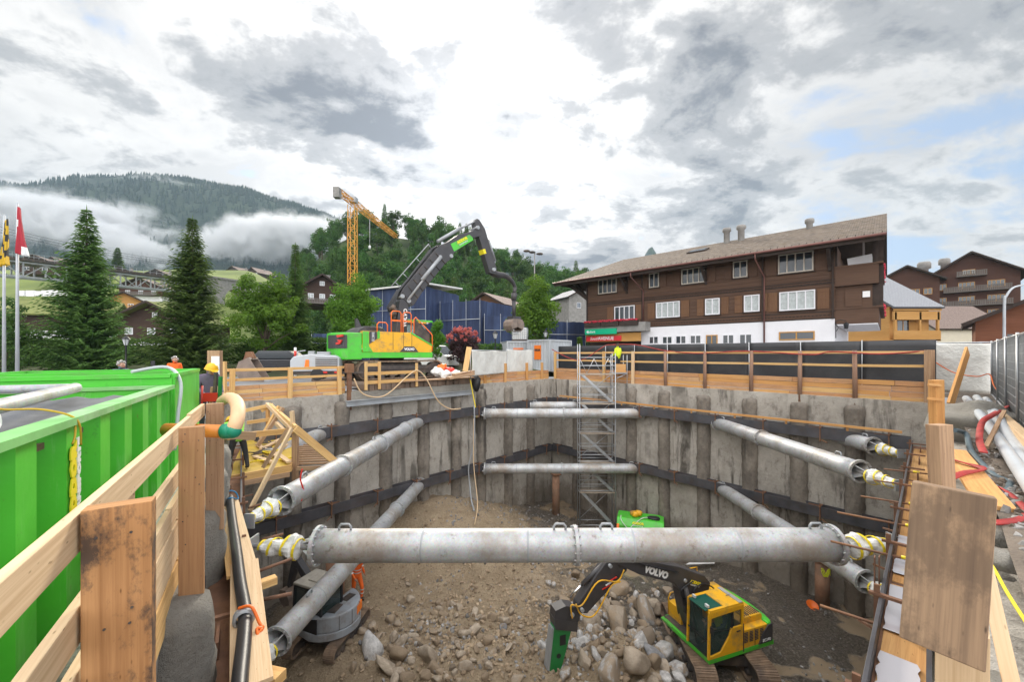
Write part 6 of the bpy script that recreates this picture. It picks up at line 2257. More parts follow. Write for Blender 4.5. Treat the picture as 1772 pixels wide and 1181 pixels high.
 for sg in (-1, 1):
  prof = [(0.03, .0), (.55, -.02), (.82, -.25), (.85, -.55), (.70, -.80), (.60, -.84), (.70, -.55), (.66, -.3), (.45, -.14), (.03, -.12)]
  f.prism([(sg * a * .76, b2) for a, b2 in prof], cb_, (1, 0, 0), (0, 0, 1), -.45, .45)
  f.prism([(sg * .02, 0), (sg * .42, -.02), (sg * .62, -.25), (sg * .65, -.55), (sg * .53, -.8), (sg * .02, -.62)], cb_, (1, 0, 0), (0, 0, 1), .44, .49)
  f.prism([(sg * .02, 0), (sg * .42, -.02), (sg * .62, -.25), (sg * .65, -.55), (sg * .53, -.8), (sg * .02, -.62)], cb_, (1, 0, 0), (0, 0, 1), -.49, -.44)
  for k in range(5):
   f.bar(cb_ + V((sg * .50, -.38 + .19 * k, -.78)), cb_ + V((sg * .34, -.38 + .19 * k, -.98)), .1, .08, w1=.05, h1=.04)
 f.build('bucket', MT['rust_bucket'], root)
 f = MB()
 for u, v in ((692, 514), (776, 445), (822, 396), (850, 468), (757, 447), (703, 522)):
  p = bp(u, v)
  f.tube(p + V((0, -.42, 0)), p + V((0, .42, 0)), .13, seg=12)
 f.build('pivot_pin', MT['grey_steel'], root)
 for x in (2.62, 2.2):
  f = MB()
  f.box((x, .36, 3.5), (.1, .12, .1))
  f.build('work_light', MT['lamp_glass2'], cb)
 f = MB()
 f.path([(2.6, .38, 2.6), (2.75, .2, 2.75), (2.75, .2, 2.5)], .02, 6)
 f.box((2.77, .18, 2.7), (.05, .18, .32))
 f.build('mirror', MT['black'], cb)
 f = MB()
 h = V((0, -.45, 0))
 f.tube(bp(757, 447) + h, bp(724, 487) + h, .12, seg=10)
 f.tube(bp(701, 520) + h, bp(757, 447) + h, .075, seg=8)
 f.build('boom_cylinder', MT['grey_steel'], root)
 f = MB()
 f.tube(bp(757, 426) + V((0, 0, .3)), bp(797, 400) + V((0, 0, .2)), .12, seg=10)
 f.tube(bp(797, 400) + V((0, 0, .2)), bp(821, 384), .07, seg=8)
 f.tube(bp(846, 416), bp(857, 452), .08, seg=8)
 f.tube(bp(857, 452), bp(852, 470), .05, seg=8)
 f.build('stick_cylinder', MT['grey_steel'], root)
 f = MB()
 f.path([bp(677, 496), bp(742, 422)], .03, 6)
 for u, v, u2, v2 in ((697, 473, 706, 482), (720, 447, 729, 456), (741, 423, 746, 430), (684, 489, 692, 497)):
  f.tube(bp(u, v), bp(u2, v2), .025, seg=6)
 f.build('boom_handrail', MT['grey_steel'], root)
 rg = random.Random(12)
 for k in range(7):
  f = MB()
  yy = V((0, -.25 + .08 * k, 0))
  f.path([bp(676 + k, 553) + yy, bp(678 - k, 532) + yy, bp(687, 506) + yy, bp(700 + 2 * k, 490 - 2 * k) + yy, bp(745, 434) + yy + V((0, 0, rg.uniform(0, .15))), bp(758, 425) + yy], .035, 6)
  f.build('hydraulic_hose', MT['hose_black'], root)
 f = MB()
 for k in range(16):
  p = bp(675 + rg.uniform(0, 7), 530 + k * 1.5)
  f.blob(p + V((0, rg.uniform(-.3, .0), 0)), rg.uniform(.14, .2), 1, .3, seed=k)
 f.build('valve_block', MT['track_dark'], root)
 f = MB()
 for k in range(7):
  a = bp(692 + k * 9.5, 508 - k * 11.3)
  b_ = bp(709 + k * 9.5, 529 - k * 11.8)
  f.bar(a + V((0, -.372, 0)), b_ + V((0, -.372, 0)), .03, .08, (0, 1, 0))
 f.build('boom_rib', MT['track_dark'], mb_)
 decal(root, bp, 'VOLVO', 697, 551, 1.6, -30, .34, 'txt_white', .34, bold=.01)
MT['glass_mid'] = MT['cab_glass'].copy()
MT['glass_mid'].node_tree.nodes['Principled BSDF'].inputs['Base Color'].default_value = (.05, .09, .08, 1)
MT['glass_mid'].node_tree.nodes['Principled BSDF'].inputs['Alpha'].default_value = .45
MT['lamp_glass2'] = mat('lamp_lens', (.6, .62, .62), .2, 0, .05)
MT['rust_bucket'] = mat('worn_bucket_steel', (0.24, 0.19, 0.16), .7, .3, .25, 3, .2, 20, dirt=(.33, .24, .18), damt=.6)
big_excavator()
def pit_excavator():
 rz = R(199)
 root = thing('crawler_excavator', 'yellow and green crawler excavator with a rock breaker on the pit floor', 'excavator', (6.72, 13.3, -8.50), rz, scale=.86)
 crawler(root, 4.2, .9, .72, 2.05, R(266 - 199), 40)
 f = MB()
 f.prism([(-1.6, -1.22), (1.25, -1.22), (1.45, -.9), (1.45, 1.25), (-1.6, 1.25)], (0, 0, 0), (1, 0, 0), (0, 1, 0), .92, 1.08)
 f.build('platform', MT['green'], root, .015)
 f = MB()
 f.box((-.1, 0, 1.086), (2.9, 2.34, .02))
 f.build('deck_plate', MT['track_dark'], root)
 f = MB()
 arc = [(-1.72 + .28 * (1 - math.cos(a)), 1.24 * math.sin(a)) for a in [R(-90 + 15 * k) for k in range(13)]]
 f.prism([(-1.3, -1.25)] + arc + [(-1.3, 1.25)], (0, 0, 0), (1, 0, 0), (0, 1, 0), .90, 1.78)
 f.build('counterweight', MT['green'], root, .05)
 f = MB()
 f.prism([(-1.5, 1.10), (-.82, 1.10), (-1.06, 1.5), (-1.3, 1.72), (-1.5, 1.74)], (0, 1.262, 0), (1, 0, 0), (0, 0, 1), -.02, .012)
 f.build('dark_panel', MT['boom'], root)
 text_mb('EC140', .15, (-1.2, 1.285, 1.2), (-1, 0, 0), (0, 0, 1)).build('lettering', MT['txt_white'], root)
 f = MB()
 f.prism([(-1.29, 1.08), (-.05, 1.08), (-.05, 1.74), (-1.29, 1.74)], (0, 1.25, 0), (1, 0, 0), (0, 0, 1), 0.01, .7)
 sh = f.build('side_housing', MT['yellow'], root, .02)
 f = MB()
 for g in range(4):
  for k in range(7):
   f.box((-.98 + g * .25, 1.262, 1.32 + k * .055), (.17, .012, .028))
 f.build('grille', MT['track_dark'], sh)
 f = MB()
 for k in range(9):
  f.box((-1.25 + k * .10, .72, 1.992), (.045, .42, .02))
 f.build('grille', MT['track_dark'], sh)
 f = MB()
 for g in range(2):
  for k in range(4):
   f.box((-.75 + k * .13, -.25 - g * .4, 1.99), (.05, .26, .02))
 f.build('grille', MT['track_dark'], sh)
 f = MB()
 f.prism([(-1.36, 1.08), (-.1, 1.08), (-.1, 1.9), (-.3, 1.98), (-1.28, 1.98), (-1.36, 1.9)], (0, -1.24, 0), (1, 0, 0), (0, 0, 1), -2.22, 0)
 f.build('engine_hood', MT['yellow'], root, .04)
 f = MB()
 f.box((.55, -.86, 1.36), (1.1, .72, .6))
 tb = f.build('tool_box', MT['yellow'], root, .03)
 f = MB()
 f.box((1.2, -.9, 1.02), (.55, .6, .07))
 f.build('step', MT['green'], tb)
 f = MB()
 f.path([(1.1, -1.2, 1.1), (1.1, -1.2, 1.75), (1.0, -1.2, 1.95), (.5, -1.2, 1.95), (.4, -1.2, 1.7)], .025, 6)
 f.path([(.2, -1.15, 2.0), (.2, -1.15, 2.75), (.05, -1.15, 2.8), (-.3, -1.15, 2.8), (-.35, -1.15, 1.95)], .025, 6)
 f.build('handrail', MT['yellow'], root)
 x0, x1, y0, y1, z0, z1 = -.12, 1.48, .28, 1.25, 1.08, 2.72
 f = MB()
 f.prism([(x0, z0), (x1, z0), (x1, z0 + .10), (.95, z0 + .16), (.55, z0 + .62), (.45, z0 + .9), (x0 + .1, z0 + .9), (x0 + .1, z1 - .16), (x1 - .12, z1 - .22), (x1 - .02, z0 + .1), (x1, z1 - .12), (x1 - .1, z1), (x0, z1)], (0, y1, 0), (1, 0, 0), (0, 0, 1), -.01, .06)
 for yy in (y0, y1):
  f.bar((x1 - .02, yy - .03, z0), (x1 - .06, yy - .03, z1), .07, .09, (1, 0, 0))
  f.bar((x0 + .05, yy - .03, z0), (x0 + .05, yy - .03, z1), .09, .1, (1, 0, 0))
 f.bar((x0, y0, z1 - .05), (x1 - .05, y0, z1 - .05), .08, .1)
 f.bar((x0, (y0 + y1) / 2, z0 + .45), (x0 + .06, (y0 + y1) / 2, z0 + .45), y1 - y0, .9)
 f.prism([(x0, y0 - .02), (.75, y0 - .02), (.75, y1), (x0, y1)], (0, 0, 0), (1, 0, 0), (0, 1, 0), z1 - .01, z1 + .07)
 f.prism([(.75, y0 - .02), (x1 - .05, y0 - .02), (x1 - .05, y0 + .1), (.75, y0 + .1)], (0, 0, 0), (1, 0, 0), (0, 1, 0), z1 - .01, z1 + .06)
 f.prism([(.75, y1 - .1), (x1 - .05, y1 - .1), (x1 - .05, y1), (.75, y1)], (0, 0, 0), (1, 0, 0), (0, 1, 0), z1 - .01, z1 + .06)
 cb = f.build('cab', MT['yellow'], root, .012)
 f = MB()
 f.prism([(.77, y0 + .1), (x1 + .06, y0 + .1), (x1 + .06, y1 - .1), (.77, y1 - .1)], (0, 0, 0), (1, 0, 0), (0, 1, 0), z1 + .01, z1 + .05)
 f.build('roof_window', MT['tint'], cb)
 f = MB()
 f.bar((.1, (y0 + y1) / 2, z1 + .09), (.1, (y0 + y1) / 2 + .01, z1 + .09), .2, .04)
 f.bar((.0, y0, z1 + .08), (.0, y1, z1 + .08), .16, .02)
 f.build('roof_plate', MT['grey_steel'], cb)
 f = MB()
 f.prism([(1.36, z0 + .13), (.95, z0 + .18), (.57, z0 + .66), (.5, z0 + .92), (x0 + .12, z0 + .92), (x0 + .12, z1 - .18), (x1 - .14, z1 - .24)], (0, y1 - .03, 0), (1, 0, 0), (0, 0, 1), -.01, 0)
 f.quad((x1 - .02, y0 + .03, z0 + .08), (x1 - .02, y1 - .07, z0 + .08), (x1 - .06, y1 - .07, z1 - .1), (x1 - .06, y0 + .03, z1 - .1))
 f.build('cab_window', MT['glass_mid'], cb)
 f = MB()
 f.bar((.42, y1 - .02, z0 + .25), (.42, y1 - .02, z1 - .15), .05, .07, (1, 0, 0))
 f.bar((1.38, y1 - .02, z0 + .95), (.42, y1 - .02, z0 + .85), .02, .02)
 f.bar((x1, y0, z0 + .62), (x1, y1 - .06, z0 + .62), .03, .04)
 f.tube((x1 + .02, y0 + .45, z0 + .25), (x1 + .01, y0 + .2, z0 + 1.1), .012, seg=5)
 f.build('window_bar', MT['black'], cb)
 for yy, xx_ in ((y1 + .16, x1 - .05), (y0 - .1, x1 - .02)):
  f = MB()
  f.path([(xx_ - .05, yy - .14, z1 - .5), (xx_ + .06, yy, z1 - .42)], .012, 6)
  f.box((xx_ + .07, yy, z1 - .5), (.04, .13, .24))
  f.build('mirror', MT['black'], cb)
 for yy in (.45, 1.05):
  f = MB()
  f.box((x1 - .12, yy, z1 + .12), (.07, .14, .09))
  f.build('work_light', MT['lamp_glass2'], cb)
 for p, s_ in (((-.66, 1.256, 1.4), (.012, .014, .62)), ((-.06, 1.3, 1.55), (.014, .03, 1.0)), ((-.7, 0, 1.985), (.012, 2.1, .012)), ((.55, -1.225, 1.36), (.012, .014, .5))):
  f = MB()
  f.box(p, s_)
  f.build('panel_gap', MT['track_dark'], root)
 f = MB()
 f.box((.2, y1 + .07, z0 + .78), (.16, .03, .03))
 f.build('door_handle', MT['black'], cb)
 f = MB()
 f.box((.38, .75, z0 + .42), (.5, .5, .14))
 f.box((.12, .75, z0 + .85), (.13, .48, .8))
 f.box((1.0, .75, z0 + .03), (.9, .9, .05))
 f.build('seat', MT['black'], cb)
 person(Matrix.LocRotScale(root.location, root.rotation_euler, root.scale) @ V((.42, .75, z0 - .52)), rz, 'excavator driver in a yellow green vest sitting inside the yellow cab',
   dict(pelvis=(-.02, 0, .97), hpl=(.06, .1, .96), hpr=(.06, -.1, .96), knl=(.42, .13, .98), knr=(.42, -.13, .98), anl=(.5, .13, .58), anr=(.5, -.13, .58), tol=(.66, .14, .54), tor=(.66, -.14, .54),
    ell=(.14, .26, 1.17), elr=(.14, -.26, 1.17), wrl=(.38, .22, 1.15), wrr=(.38, -.22, 1.15)), top='grey_jacket', hair='hair_dark', vest='hi_yellow')
 bp = BoomPlane(root, -.25)
 f = MB()
 plate(f, bp, [(1192, 1095), (1176, 1050), (1170, 1018), (1160, 1005), (1100, 990), (1062, 972), (1064, 957), (1108, 966), (1168, 977), (1212, 993), (1222, 1005), (1218, 1022), (1207, 1040), (1212, 1090)], .22)
 bm_ = f.build('boom', MT['boom'], root, .02)
 decal(bm_, bp, 'VOLVO', 1129, 986.5, 20, 6.2, .33, 'txt_white', .222, side=1, bold=.02)
 a, b_ = bp(1196, 1004), bp(1206, 1007)
 xa = (b_ - a).normalized()
 n = V((0, 1, 0))
 addor(bm_, a + n * .226, xa, n.cross(xa), .15)
 f = MB()
 plate(f, bp, [(1062, 956), (1082, 962), (1080, 985), (1050, 1016), (1012, 1058), (994, 1056), (996, 1042), (1030, 990), (1048, 966)], .17)
 st = f.build('stick', MT['boom'], root, .02)
 f = MB()
 for u, v in ((1192, 1070), (1070, 964), (1002, 1050), (985, 1058), (1178, 1000), (1050, 975)):
  p = bp(u, v)
  f.tube(p + V((0, -.27, 0)), p + V((0, .27, 0)), .065, seg=12)
 f.build('pivot_pin', MT['grey_steel'], root)
 for k in range(3):
  f = MB()
  a, b_ = bp(1037 + 6 * k, 1016 - 7 * k), bp(1050 + 6 * k, 1008 - 7 * k)
  f.bar(a + V((0, .178, 0)), b_ + V((0, .178, 0)), .012, .09, (0, 1, 0))
  f.build('warning_stripe', MT['red'] if k != 1 else MT['txt_white'], st)
 f = MB()
 h = V((0, .0, 0))
 f.tube(bp(1046, 975) + h, bp(1008, 1012) + h, .085, seg=10)
 f.tube(bp(1070, 958) + h, bp(1046, 975) + h, .06, seg=8)
 f.tube(bp(1190, 1075) + V((0, .4, 0)), bp(1176, 1010) + V((0, .3, 0)), .09, seg=10)
 f.tube(bp(1190, 1075) + V((0, -.4, 0)), bp(1176, 1010) + V((0, -.3, 0)), .09, seg=10)
 f.build('cylinder', MT['boom'], root)
 f = MB()
 f.tube(bp(1008, 1012), bp(986, 1034), .045, seg=8)
 f.build('piston_rod', MT['chrome'], root)
 f = MB()
 plate(f, bp, [(957, 1052), (975, 1044), (990, 1046), (1000, 1060), (994, 1074), (966, 1070), (956, 1068)], .2)
 plate(f, bp, [(955, 1066), (995, 1072), (994, 1088), (957, 1084)], .21)
 f.build('bracket', MT['boom'], root)
 f = MB()
 plate(f, bp, [(956, 1082), (985, 1087), (966, 1160), (948, 1158)], .17)
 br = f.build('breaker', MT['green_dark'], root, .02)
 f = MB()
 plate(f, bp, [(952, 1084), (957, 1085), (949, 1158), (944, 1156)], .14)
 f.build('worn_edge', MT['grey_steel'], br)
 f = MB()
 p = bp(963, 1130)
 f.tube(p + V((0, .17, 0)), p + V((0, .185, 0)), .08, seg=14)
 f.build('side_opening', MT['black'], br)
 f = MB()
 p = bp(970, 1103)
 f.box(p + V((0, .173, 0)), (.22, .012, .34))
 f.build('side_opening', MT['black'], br)
 f = MB()
 f.tube(bp(955, 1157), bp(951, 1196), .07, .06, 10)
 f.build('chisel', MT['track_dark'], root)
 for pts, m_ in (([(1066, 1000), (1050, 1008), (1030, 1045), (1016, 1060), (998, 1055), (990, 1038)], 'yellow'), ([(1072, 980), (1060, 1000), (1028, 1000), (1000, 1040), (982, 1040), (984, 1062)], 'yellow'), ([(1190, 1000), (1170, 1015), (1175, 1030), (1200, 1020)], 'black'), ([(1200, 1050), (1190, 1020), (1205, 1005), (1225, 1012), (1235, 1030)], 'black'), ([(1165, 985), (1120, 975), (1075, 962)], 'black')):
  f = MB()
  q = [bp(*p) + V((0, .28, 0)) for p in pts]
  f.path(spline_(q), .026, 7)
  f.build('hydraulic_hose', MT[m_], root)
pit_excavator()
def mini_excavator():
 rz = R(158)
 root = thing('mini_excavator', 'light grey mini excavator with rounded tail under the lower left strut', 'excavator', (-5.65, 12.3, floor_z(-5.65, 12.3) - .02), rz, scale=.74)
 crawler(root, 2.9, .62, .45, 1.75, R(262 - 158), 34)
 f = MB()
 pol = [(1.0, -.95), (1.05, .85), (.7, 1.0)] + [(1.32 * math.cos(a), 1.15 * math.sin(a)) for a in [R(95 + 10 * k) for k in range(18)]]
 f.prism(pol, (0, 0, 0), (1, 0, 0), (0, 1, 0), .68, .98)
 f.build('platform', MT['grey_mini'], root, .03)
 f = MB()
 arc = [(1.30 * math.cos(a), 1.12 * math.sin(a)) for a in [R(100 + 8.9 * k) for k in range(19)]]
 f.prism(arc, (0, 0, 0), (1, 0, 0), (0, 1, 0), .981, 1.62)
 hd = f.build('tail_hood', MT['grey_mini'], root, .06)
 for k in range(4):
  a = R(150 + 27 * k)
  f = MB()
  f.box((1.275 * math.cos(a), 1.1 * math.sin(a), 1.3), (.06, .02, .56), a)
  f.build('panel_gap', MT['track_dark'], hd)
 f = MB()
 for k in range(7):
  f.box((-.75 + k * .05, -.45, 1.63), (.025, .5, .03))
 f.build('hood_grille', MT['track_dark'], hd)
 f = MB()
 f.prism([(-.5, 1.0), (.35, 1.0), (.1, 1.5), (-.5, 1.56)], (0, 1.08, 0), (1, 0, 0), (0, 0, 1), -.02, .02)
 f.build('side_panel', MT['black'], hd)
 f = MB()
 a = R(205)
 f.box((1.29 * math.cos(a), 1.1 * math.sin(a), 1.35), (.05, .5, .34), a - R(4))
 f.build('orange_board', MT['orange_sign'], hd)
 f = MB()
 f.box((-.62, .35, 1.64), (.45, .55, .05), .2)
 f.build('hood_vent', MT['track_dark'], hd)
 x0, x1, y0, y1, z0, z1 = -.55, .95, -.12, .92, .98, 2.55
 f = MB()
 for x, y in ((x0, y0), (x0, y1), (x1, y0), (x1, y1), (.2, y1), (.2, y0)):
  f.bar((x, y, z0), (x - (.12 if x == x1 else 0), y, z1), .08, .08, (1, 0, 0))
 for y in (y0, y1):
  f.bar((x0, y, z1), (x1 - .1, y, z1), .08, .08)
  f.bar((x0, y, z0 + .04), (x1, y, z0 + .04), .06, .1)
 for x in (x0, x1 - .1):
  f.bar((x, y0, z1), (x, y1, z1), .08, .08)
 cb = f.build('cab', MT['black'], root)
 f = MB()
 f.prism([(x0 - .06, y0 - .05), (x1 - .05, y0 - .05), (x1 - .05, y1 + .05), (x0 - .06, y1 + .05)], (0, 0, 0), (1, 0, 0), (0, 1, 0), z1 + .03, z1 + .14)
 f.box((.0, .4, z1 + .16), (.9, .5, .06))
 f.build('roof', MT['dusty'], cb, .03)
 f = MB()
 f.prism([(x0 + .05, z0 + .1), (x1 - .05, z0 + .1), (x1 - .15, z1 - .05), (x0 + .05, z1 - .05)], (0, y1, 0), (1, 0, 0), (0, 0, 1), -.01, .01)
 f.prism([(y0 + .05, z0 + .5), (y1 - .05, z0 + .5), (y1 - .05, z1 - .05), (y0 + .05, z1 - .05)], (x0, 0, 0), (0, 1, 0), (0, 0, 1), -.01, .01)
 f.build('cab_window', MT['glass_dark'], cb)
 f = MB()
 f.box((.1, .4, 1.4), (.5, .5, .14))
 f.box((-.18, .4, 1.8), (.13, .48, .75))
 f.build('seat', MT['black'], cb)
 f = MB()
 f.prism([(.95, .7), (1.25, 1.0), (1.6, 2.1), (2.3, 2.75), (2.5, 2.6), (1.95, 1.95), (1.5, .8)], (0, -.45, 0), (1, 0, 0), (0, 0, 1), -.14, .14)
 f.prism([(2.2, 2.7), (2.55, 2.75), (2.9, 1.4), (2.75, 1.3)], (0, -.45, 0), (1, 0, 0), (0, 0, 1), -.12, .12)
 f.build('boom', MT['boom'], root, .02)
 f = MB()
 f.prism([(2.7, 1.35), (3.05, 1.3), (3.1, .9), (2.8, .6), (2.45, .75), (2.5, 1.0)], (0, -.45, 0), (1, 0, 0), (0, 0, 1), -.35, .35)
 f.build('bucket', MT['rust_bucket'], root)
 f = MB()
 f.tube((1.3, -.45, 1.1), (2.05, -.45, 2.4), .06, seg=8)
 f.build('boom_cylinder', MT['chrome'], root)
 text_mb('RHELMA', .14, (1.305 * math.cos(R(222)), 1.15 * math.sin(R(222)), .84), (math.sin(R(222)), -math.cos(R(222)), 0), (0, 0, 1)).build('lettering', MT['txt_black'], root)
MT['glass_dark'] = MT['cab_glass'].copy()
MT['glass_dark'].node_tree.nodes['Principled BSDF'].inputs['Base Color'].default_value = (.03, .05, .05, 1)
MT['glass_dark'].node_tree.nodes['Principled BSDF'].inputs['Alpha'].default_value = .72
MT['grey_mini'] = mat('mini_excavator_grey', (.30, .325, .36), .4, 0, .08, 2, dirt=(.17, .14, .11), dscale=2.5, damt=.6)
MT['dusty'] = mat('dusty_roof', (0.36, 0.33, 0.28), .8, 0, .15, 4, dirt=(.2, .19, .18), damt=.6)
mini_excavator()
# ================================================================ ledge, containers, fences, site things
random.seed(41)
def spline(pts, k=6):
 q = [V(p) for p in pts]
 out = []
 for i in range(len(q) - 1):
  p0, p1, p2, p3 = q[max(i - 1, 0)], q[i], q[i + 1], q[min(i + 2, len(q) - 1)]
  for j in range(k):
   t_ = j / k
   out.append(.5 * ((2 * p1) + (p2 - p0) * t_ + (2 * p0 - 5 * p1 + 4 * p2 - p3) * t_ ** 2 + (3 * p1 - p0 - 3 * p2 + p3) * t_ ** 3))
 out.append(q[-1])
 return out
def simple(name, label, cat, mb, m, loc=(0, 0, 0), group=None, bevel=0.0, part=None):
 """a thing that is one mesh; its points are given in the place's own coordinates"""
 loc = V(loc)
 mb.v = [tuple(V(p) - loc) for p in mb.v]
 o = mb.build(name, m, None, bevel)
 o.location = loc
 return tag(o, label, cat, group)
def line_thing(name, label, cat, pts, r, m, k=6, seg=8, group=None):
 f = MB()
 f.path(spline(pts, k) if k else pts, r, seg)
 return simple(name, label, cat, f, MT[m], pts[0], group)
root = thing('timber_mat', 'mud caked ledge of heavy timber beams that carries the big excavator', 'timber mat', WFL.p(10.6, -2.0, .1))
ri = -root.location
for k in range(24):
 t_ = 7.7 + k * .27
 f = MB()
 e = .16 * random.random()
 f.bar(WFL.p(t_, .10 + e, .04) + ri, WFL.p(t_, -6.0, .04) + ri, .25, .30 + random.uniform(-.03, .03))
 f.build('beam', MT['timber_mat'], root, .02)
f = MB()
f.bar(WFL.p(7.6, .15, .24) + ri, WFL.p(12.2, .15, .24) + ri, .5, .06)
f.build('edge_plank', MT['timber_old'], root, .01)
f = MB()
f.bar(WFL.p(7.6, -.2, -.32) + ri, WFL.p(14.6, -.2, -.32) + ri, .7, .42)
f.build('sill_beam', MT['lump'], root)
root = thing('steel_channel', 'grey steel channel fixed on the wall below the timber ledge', 'steel beam', WFL.p(11, .2, -.55))
f = MB()
f.bar(WFL.p(7.7, .3, -.58) - root.location, WFL.p(14.9, .3, -.58) - root.location, .14, .24)
f.build('web', MT['grey_steel'], root)
f = MB()
for z in (-.47, -.69):
 f.bar(WFL.p(7.7, .36, z) - root.location, WFL.p(14.9, .36, z) - root.location, .2, .03)
f.build('flange', MT['grey_steel'], root)
root = thing('timber_barrier', 'short pale timber barrier with three rails before the excavator tracks', 'barrier', WFL.p(12.5, .1, .2))
for t_ in (14.0, 13.35, 11.35):
 f = MB()
 f.bar(WFL.p(t_, .30, -.05) - root.location, WFL.p(t_, .30, 1.22 if t_ > 13 else 1.12) - root.location, .12, .07, WFL.n)
 f.build('post', MT['timber'], root, .004)
for z, t0 in ((.28, 11.3), (.68, 11.3), (1.08, 13.25)):
 f = MB()
 f.bar(WFL.p(t0, .25, z) - root.location, WFL.p(14.05, .25, z) - root.location, .04, .15)
 f.build('rail', MT['timber'], root, .004)
simple('steel_post', 'rusty red steel post at the left end of the timber ledge', 'post', MB().bar(WFL.p(14.65, .05, -.9), WFL.p(14.65, .05, .75), .16, .16, WFL.n).bar(WFL.p(14.65, .05, .75), WFL.p(14.65, .05, 1.15), .3, .3, WFL.n), MT['rust'], WFL.p(14.65, .05, -.5))
line_thing('pale_hose', 'pale hose looping over the timber barrier and down to the upper waler', 'hose', [WFL.p(14.6, .4, .5), WFL.p(14.2, .45, -.2), WFL.p(13.2, .5, -.35), WFL.p(12.0, .5, .5), WFL.p(11.4, .45, .75), WFL.p(10.9, .5, .3), WFL.p(10.3, .6, -.8), WFL.p(9.6, .7, -1.3), WFL.p(8.9, .75, -1.35)], .03, 'timber_pale')
line_thing('yellow_hose', 'thin yellow hose hanging from the corner of the timber ledge down the wall', 'hose', [WFL.p(7.9, .35, .2), WFL.p(7.88, .55, -.6), WFL.p(7.85, .75, -1.4)], .03, 'yellow_tape')
line_thing('grey_hose', 'grey hose hanging down the far left wall on to the earth heap', 'hose', [WFL.p(7.9, .7, -1.3), WFL.p(8.0, .8, -3.2), WFL.p(8.3, .7, -4.6), WFL.p(8.3, .8, -5.6), WFL.p(8.9, 1.6, -6.0), WFL.p(9.4, 2.4, -6.25)], .04, 'grey_steel')
line_thing('pale_rope', 'pale rope slanting down to the earth heap beside the grey hose', 'rope', [WFL.p(7.95, .72, -2.0), WFL.p(8.2, 1.0, -4.4), WFL.p(9.0, 2.2, -6.0), WFL.p(9.9, 3.0, -6.6)], .022, 'timber_pale')
f = MB()
f.blob(WFL.p(7.35, .25, -.1), (.26, .2, .5), 2, .35, seed=3)
simple('dark_sack', 'dark plastic sack hanging at the right end of the timber ledge', 'sack', f, MT['black'], WFL.p(7.3, .2, 0))
rg = random.Random(3)
for i, (u, v, Y, m_, lab) in enumerate(((766, 634, 22.5, 'orange', 'orange bag on the rubbish heap right of the excavator tracks'), (757, 640, 22.2, 'white_plastic', 'white bag on the rubbish heap right of the excavator tracks'), (778, 640, 22.2, 'red', 'red and white bag on the rubbish heap, right side'), (770, 645, 21.6, 'white_plastic', 'low white bag at the front of the rubbish heap'), (788, 645, 22.0, 'white_plastic', 'pale bag lying at the right end of the rubbish heap'))):
 p = at(u, v, Y)
 f = MB()
 f.blob(p + V((0, 0, -.12)), (.30, .26, .24), 3, .5, seed=i)
 simple('rubbish_bag', lab, 'bag', f, MT[m_], p, 'bags on the rubbish heap')
simple('leaning_board', 'upright timber board leaning beside the white tarpaulin left end', 'board', MB().bar(at(805, 643, 21), at(812, 601, 21.3), .28, .06, (0, 1, 0)), MT['timber'], at(805, 643, 21))
f = MB()
f.bar(at(775, 655, 20.8), at(818, 647, 21.6), .5, .12).bar(at(785, 649, 21), at(818, 643, 21.8), .4, .1)
simple('plank_stack', 'few old planks lying at the right end of the timber ledge', 'planks', f, MT['timber_old'], at(795, 650, 21))
def tarp(name, label, a, b_, z0, z1, m, seed, cat='screen'):
 a, b_ = V(a), V(b_)
 root = thing(name, label, cat, V((a.x, a.y, z0)))
 x = (b_ - a)
 x.z = 0
 L_ = x.length
 x.normalize()
 n = V((x.y, -x.x, 0))
 f = MB()
 nx, nz = int(L_ / .12) + 2, 18
 vs, fs = [], []
 for i in range(nx + 1):
  for j in range(nz + 1):
   t_, z = L_ * i / nx, (z1 - z0) * j / nz
   w_ = .05 * noise.noise(V((t_ * 1.4, z * .7, seed))) + .03 * math.sin(t_ * 5 + z * 2 + seed) * noise.noise(V((t_, z, seed + 3)))
   vs.append(x * t_ + n * (w_ + .05) + V((0, 0, z - (.05 * math.sin(math.pi * (t_ % 2.5) / 2.5) if j == nz else 0))))
 for i in range(nx):
  for j in range(nz):
   q = i * (nz + 1) + j
   fs.append((q, q + nz + 1, q + nz + 2, q + 1))
 f.add(vs, fs, None, 0, True)
 o = f.build('tarpaulin', MT[m], root)
 so = o.modifiers.new('thick', 'SOLIDIFY')
 so.thickness = .01
 f = MB()
 k = max(1, int(L_ / 2.5))
 for i in range(k + 1):
  f.tube(x * (L_ * i / k) - n * .03 + V((0, 0, -.2)), x * (L_ * i / k) - n * .03 + V((0, 0, z1 - z0 + .05)), .025, seg=6)
 f.tube(-n * .03 + V((0, 0, z1 - z0)), x * L_ - n * .03 + V((0, 0, z1 - z0)), .025, seg=6)
 f.tube(-n * .03 + V((0, 0, .12)), x * L_ - n * .03 + V((0, 0, .12)), .025, seg=6)
 f.build('frame', MT['scaf'], root)
 return root
tarp('tarpaulin_screen', 'white tarpaulin screen left part, beside the rubbish heap', at(815, 640, 21.6), at(876, 640, 25.4), .36, 1.78, 'tarp_white', 3)
tarp('tarpaulin_screen', 'white tarpaulin screen before the grey storage container', at(877, 640, 25.5), at(921, 640, 27.9), .36, 1.85, 'tarp_white', 7)
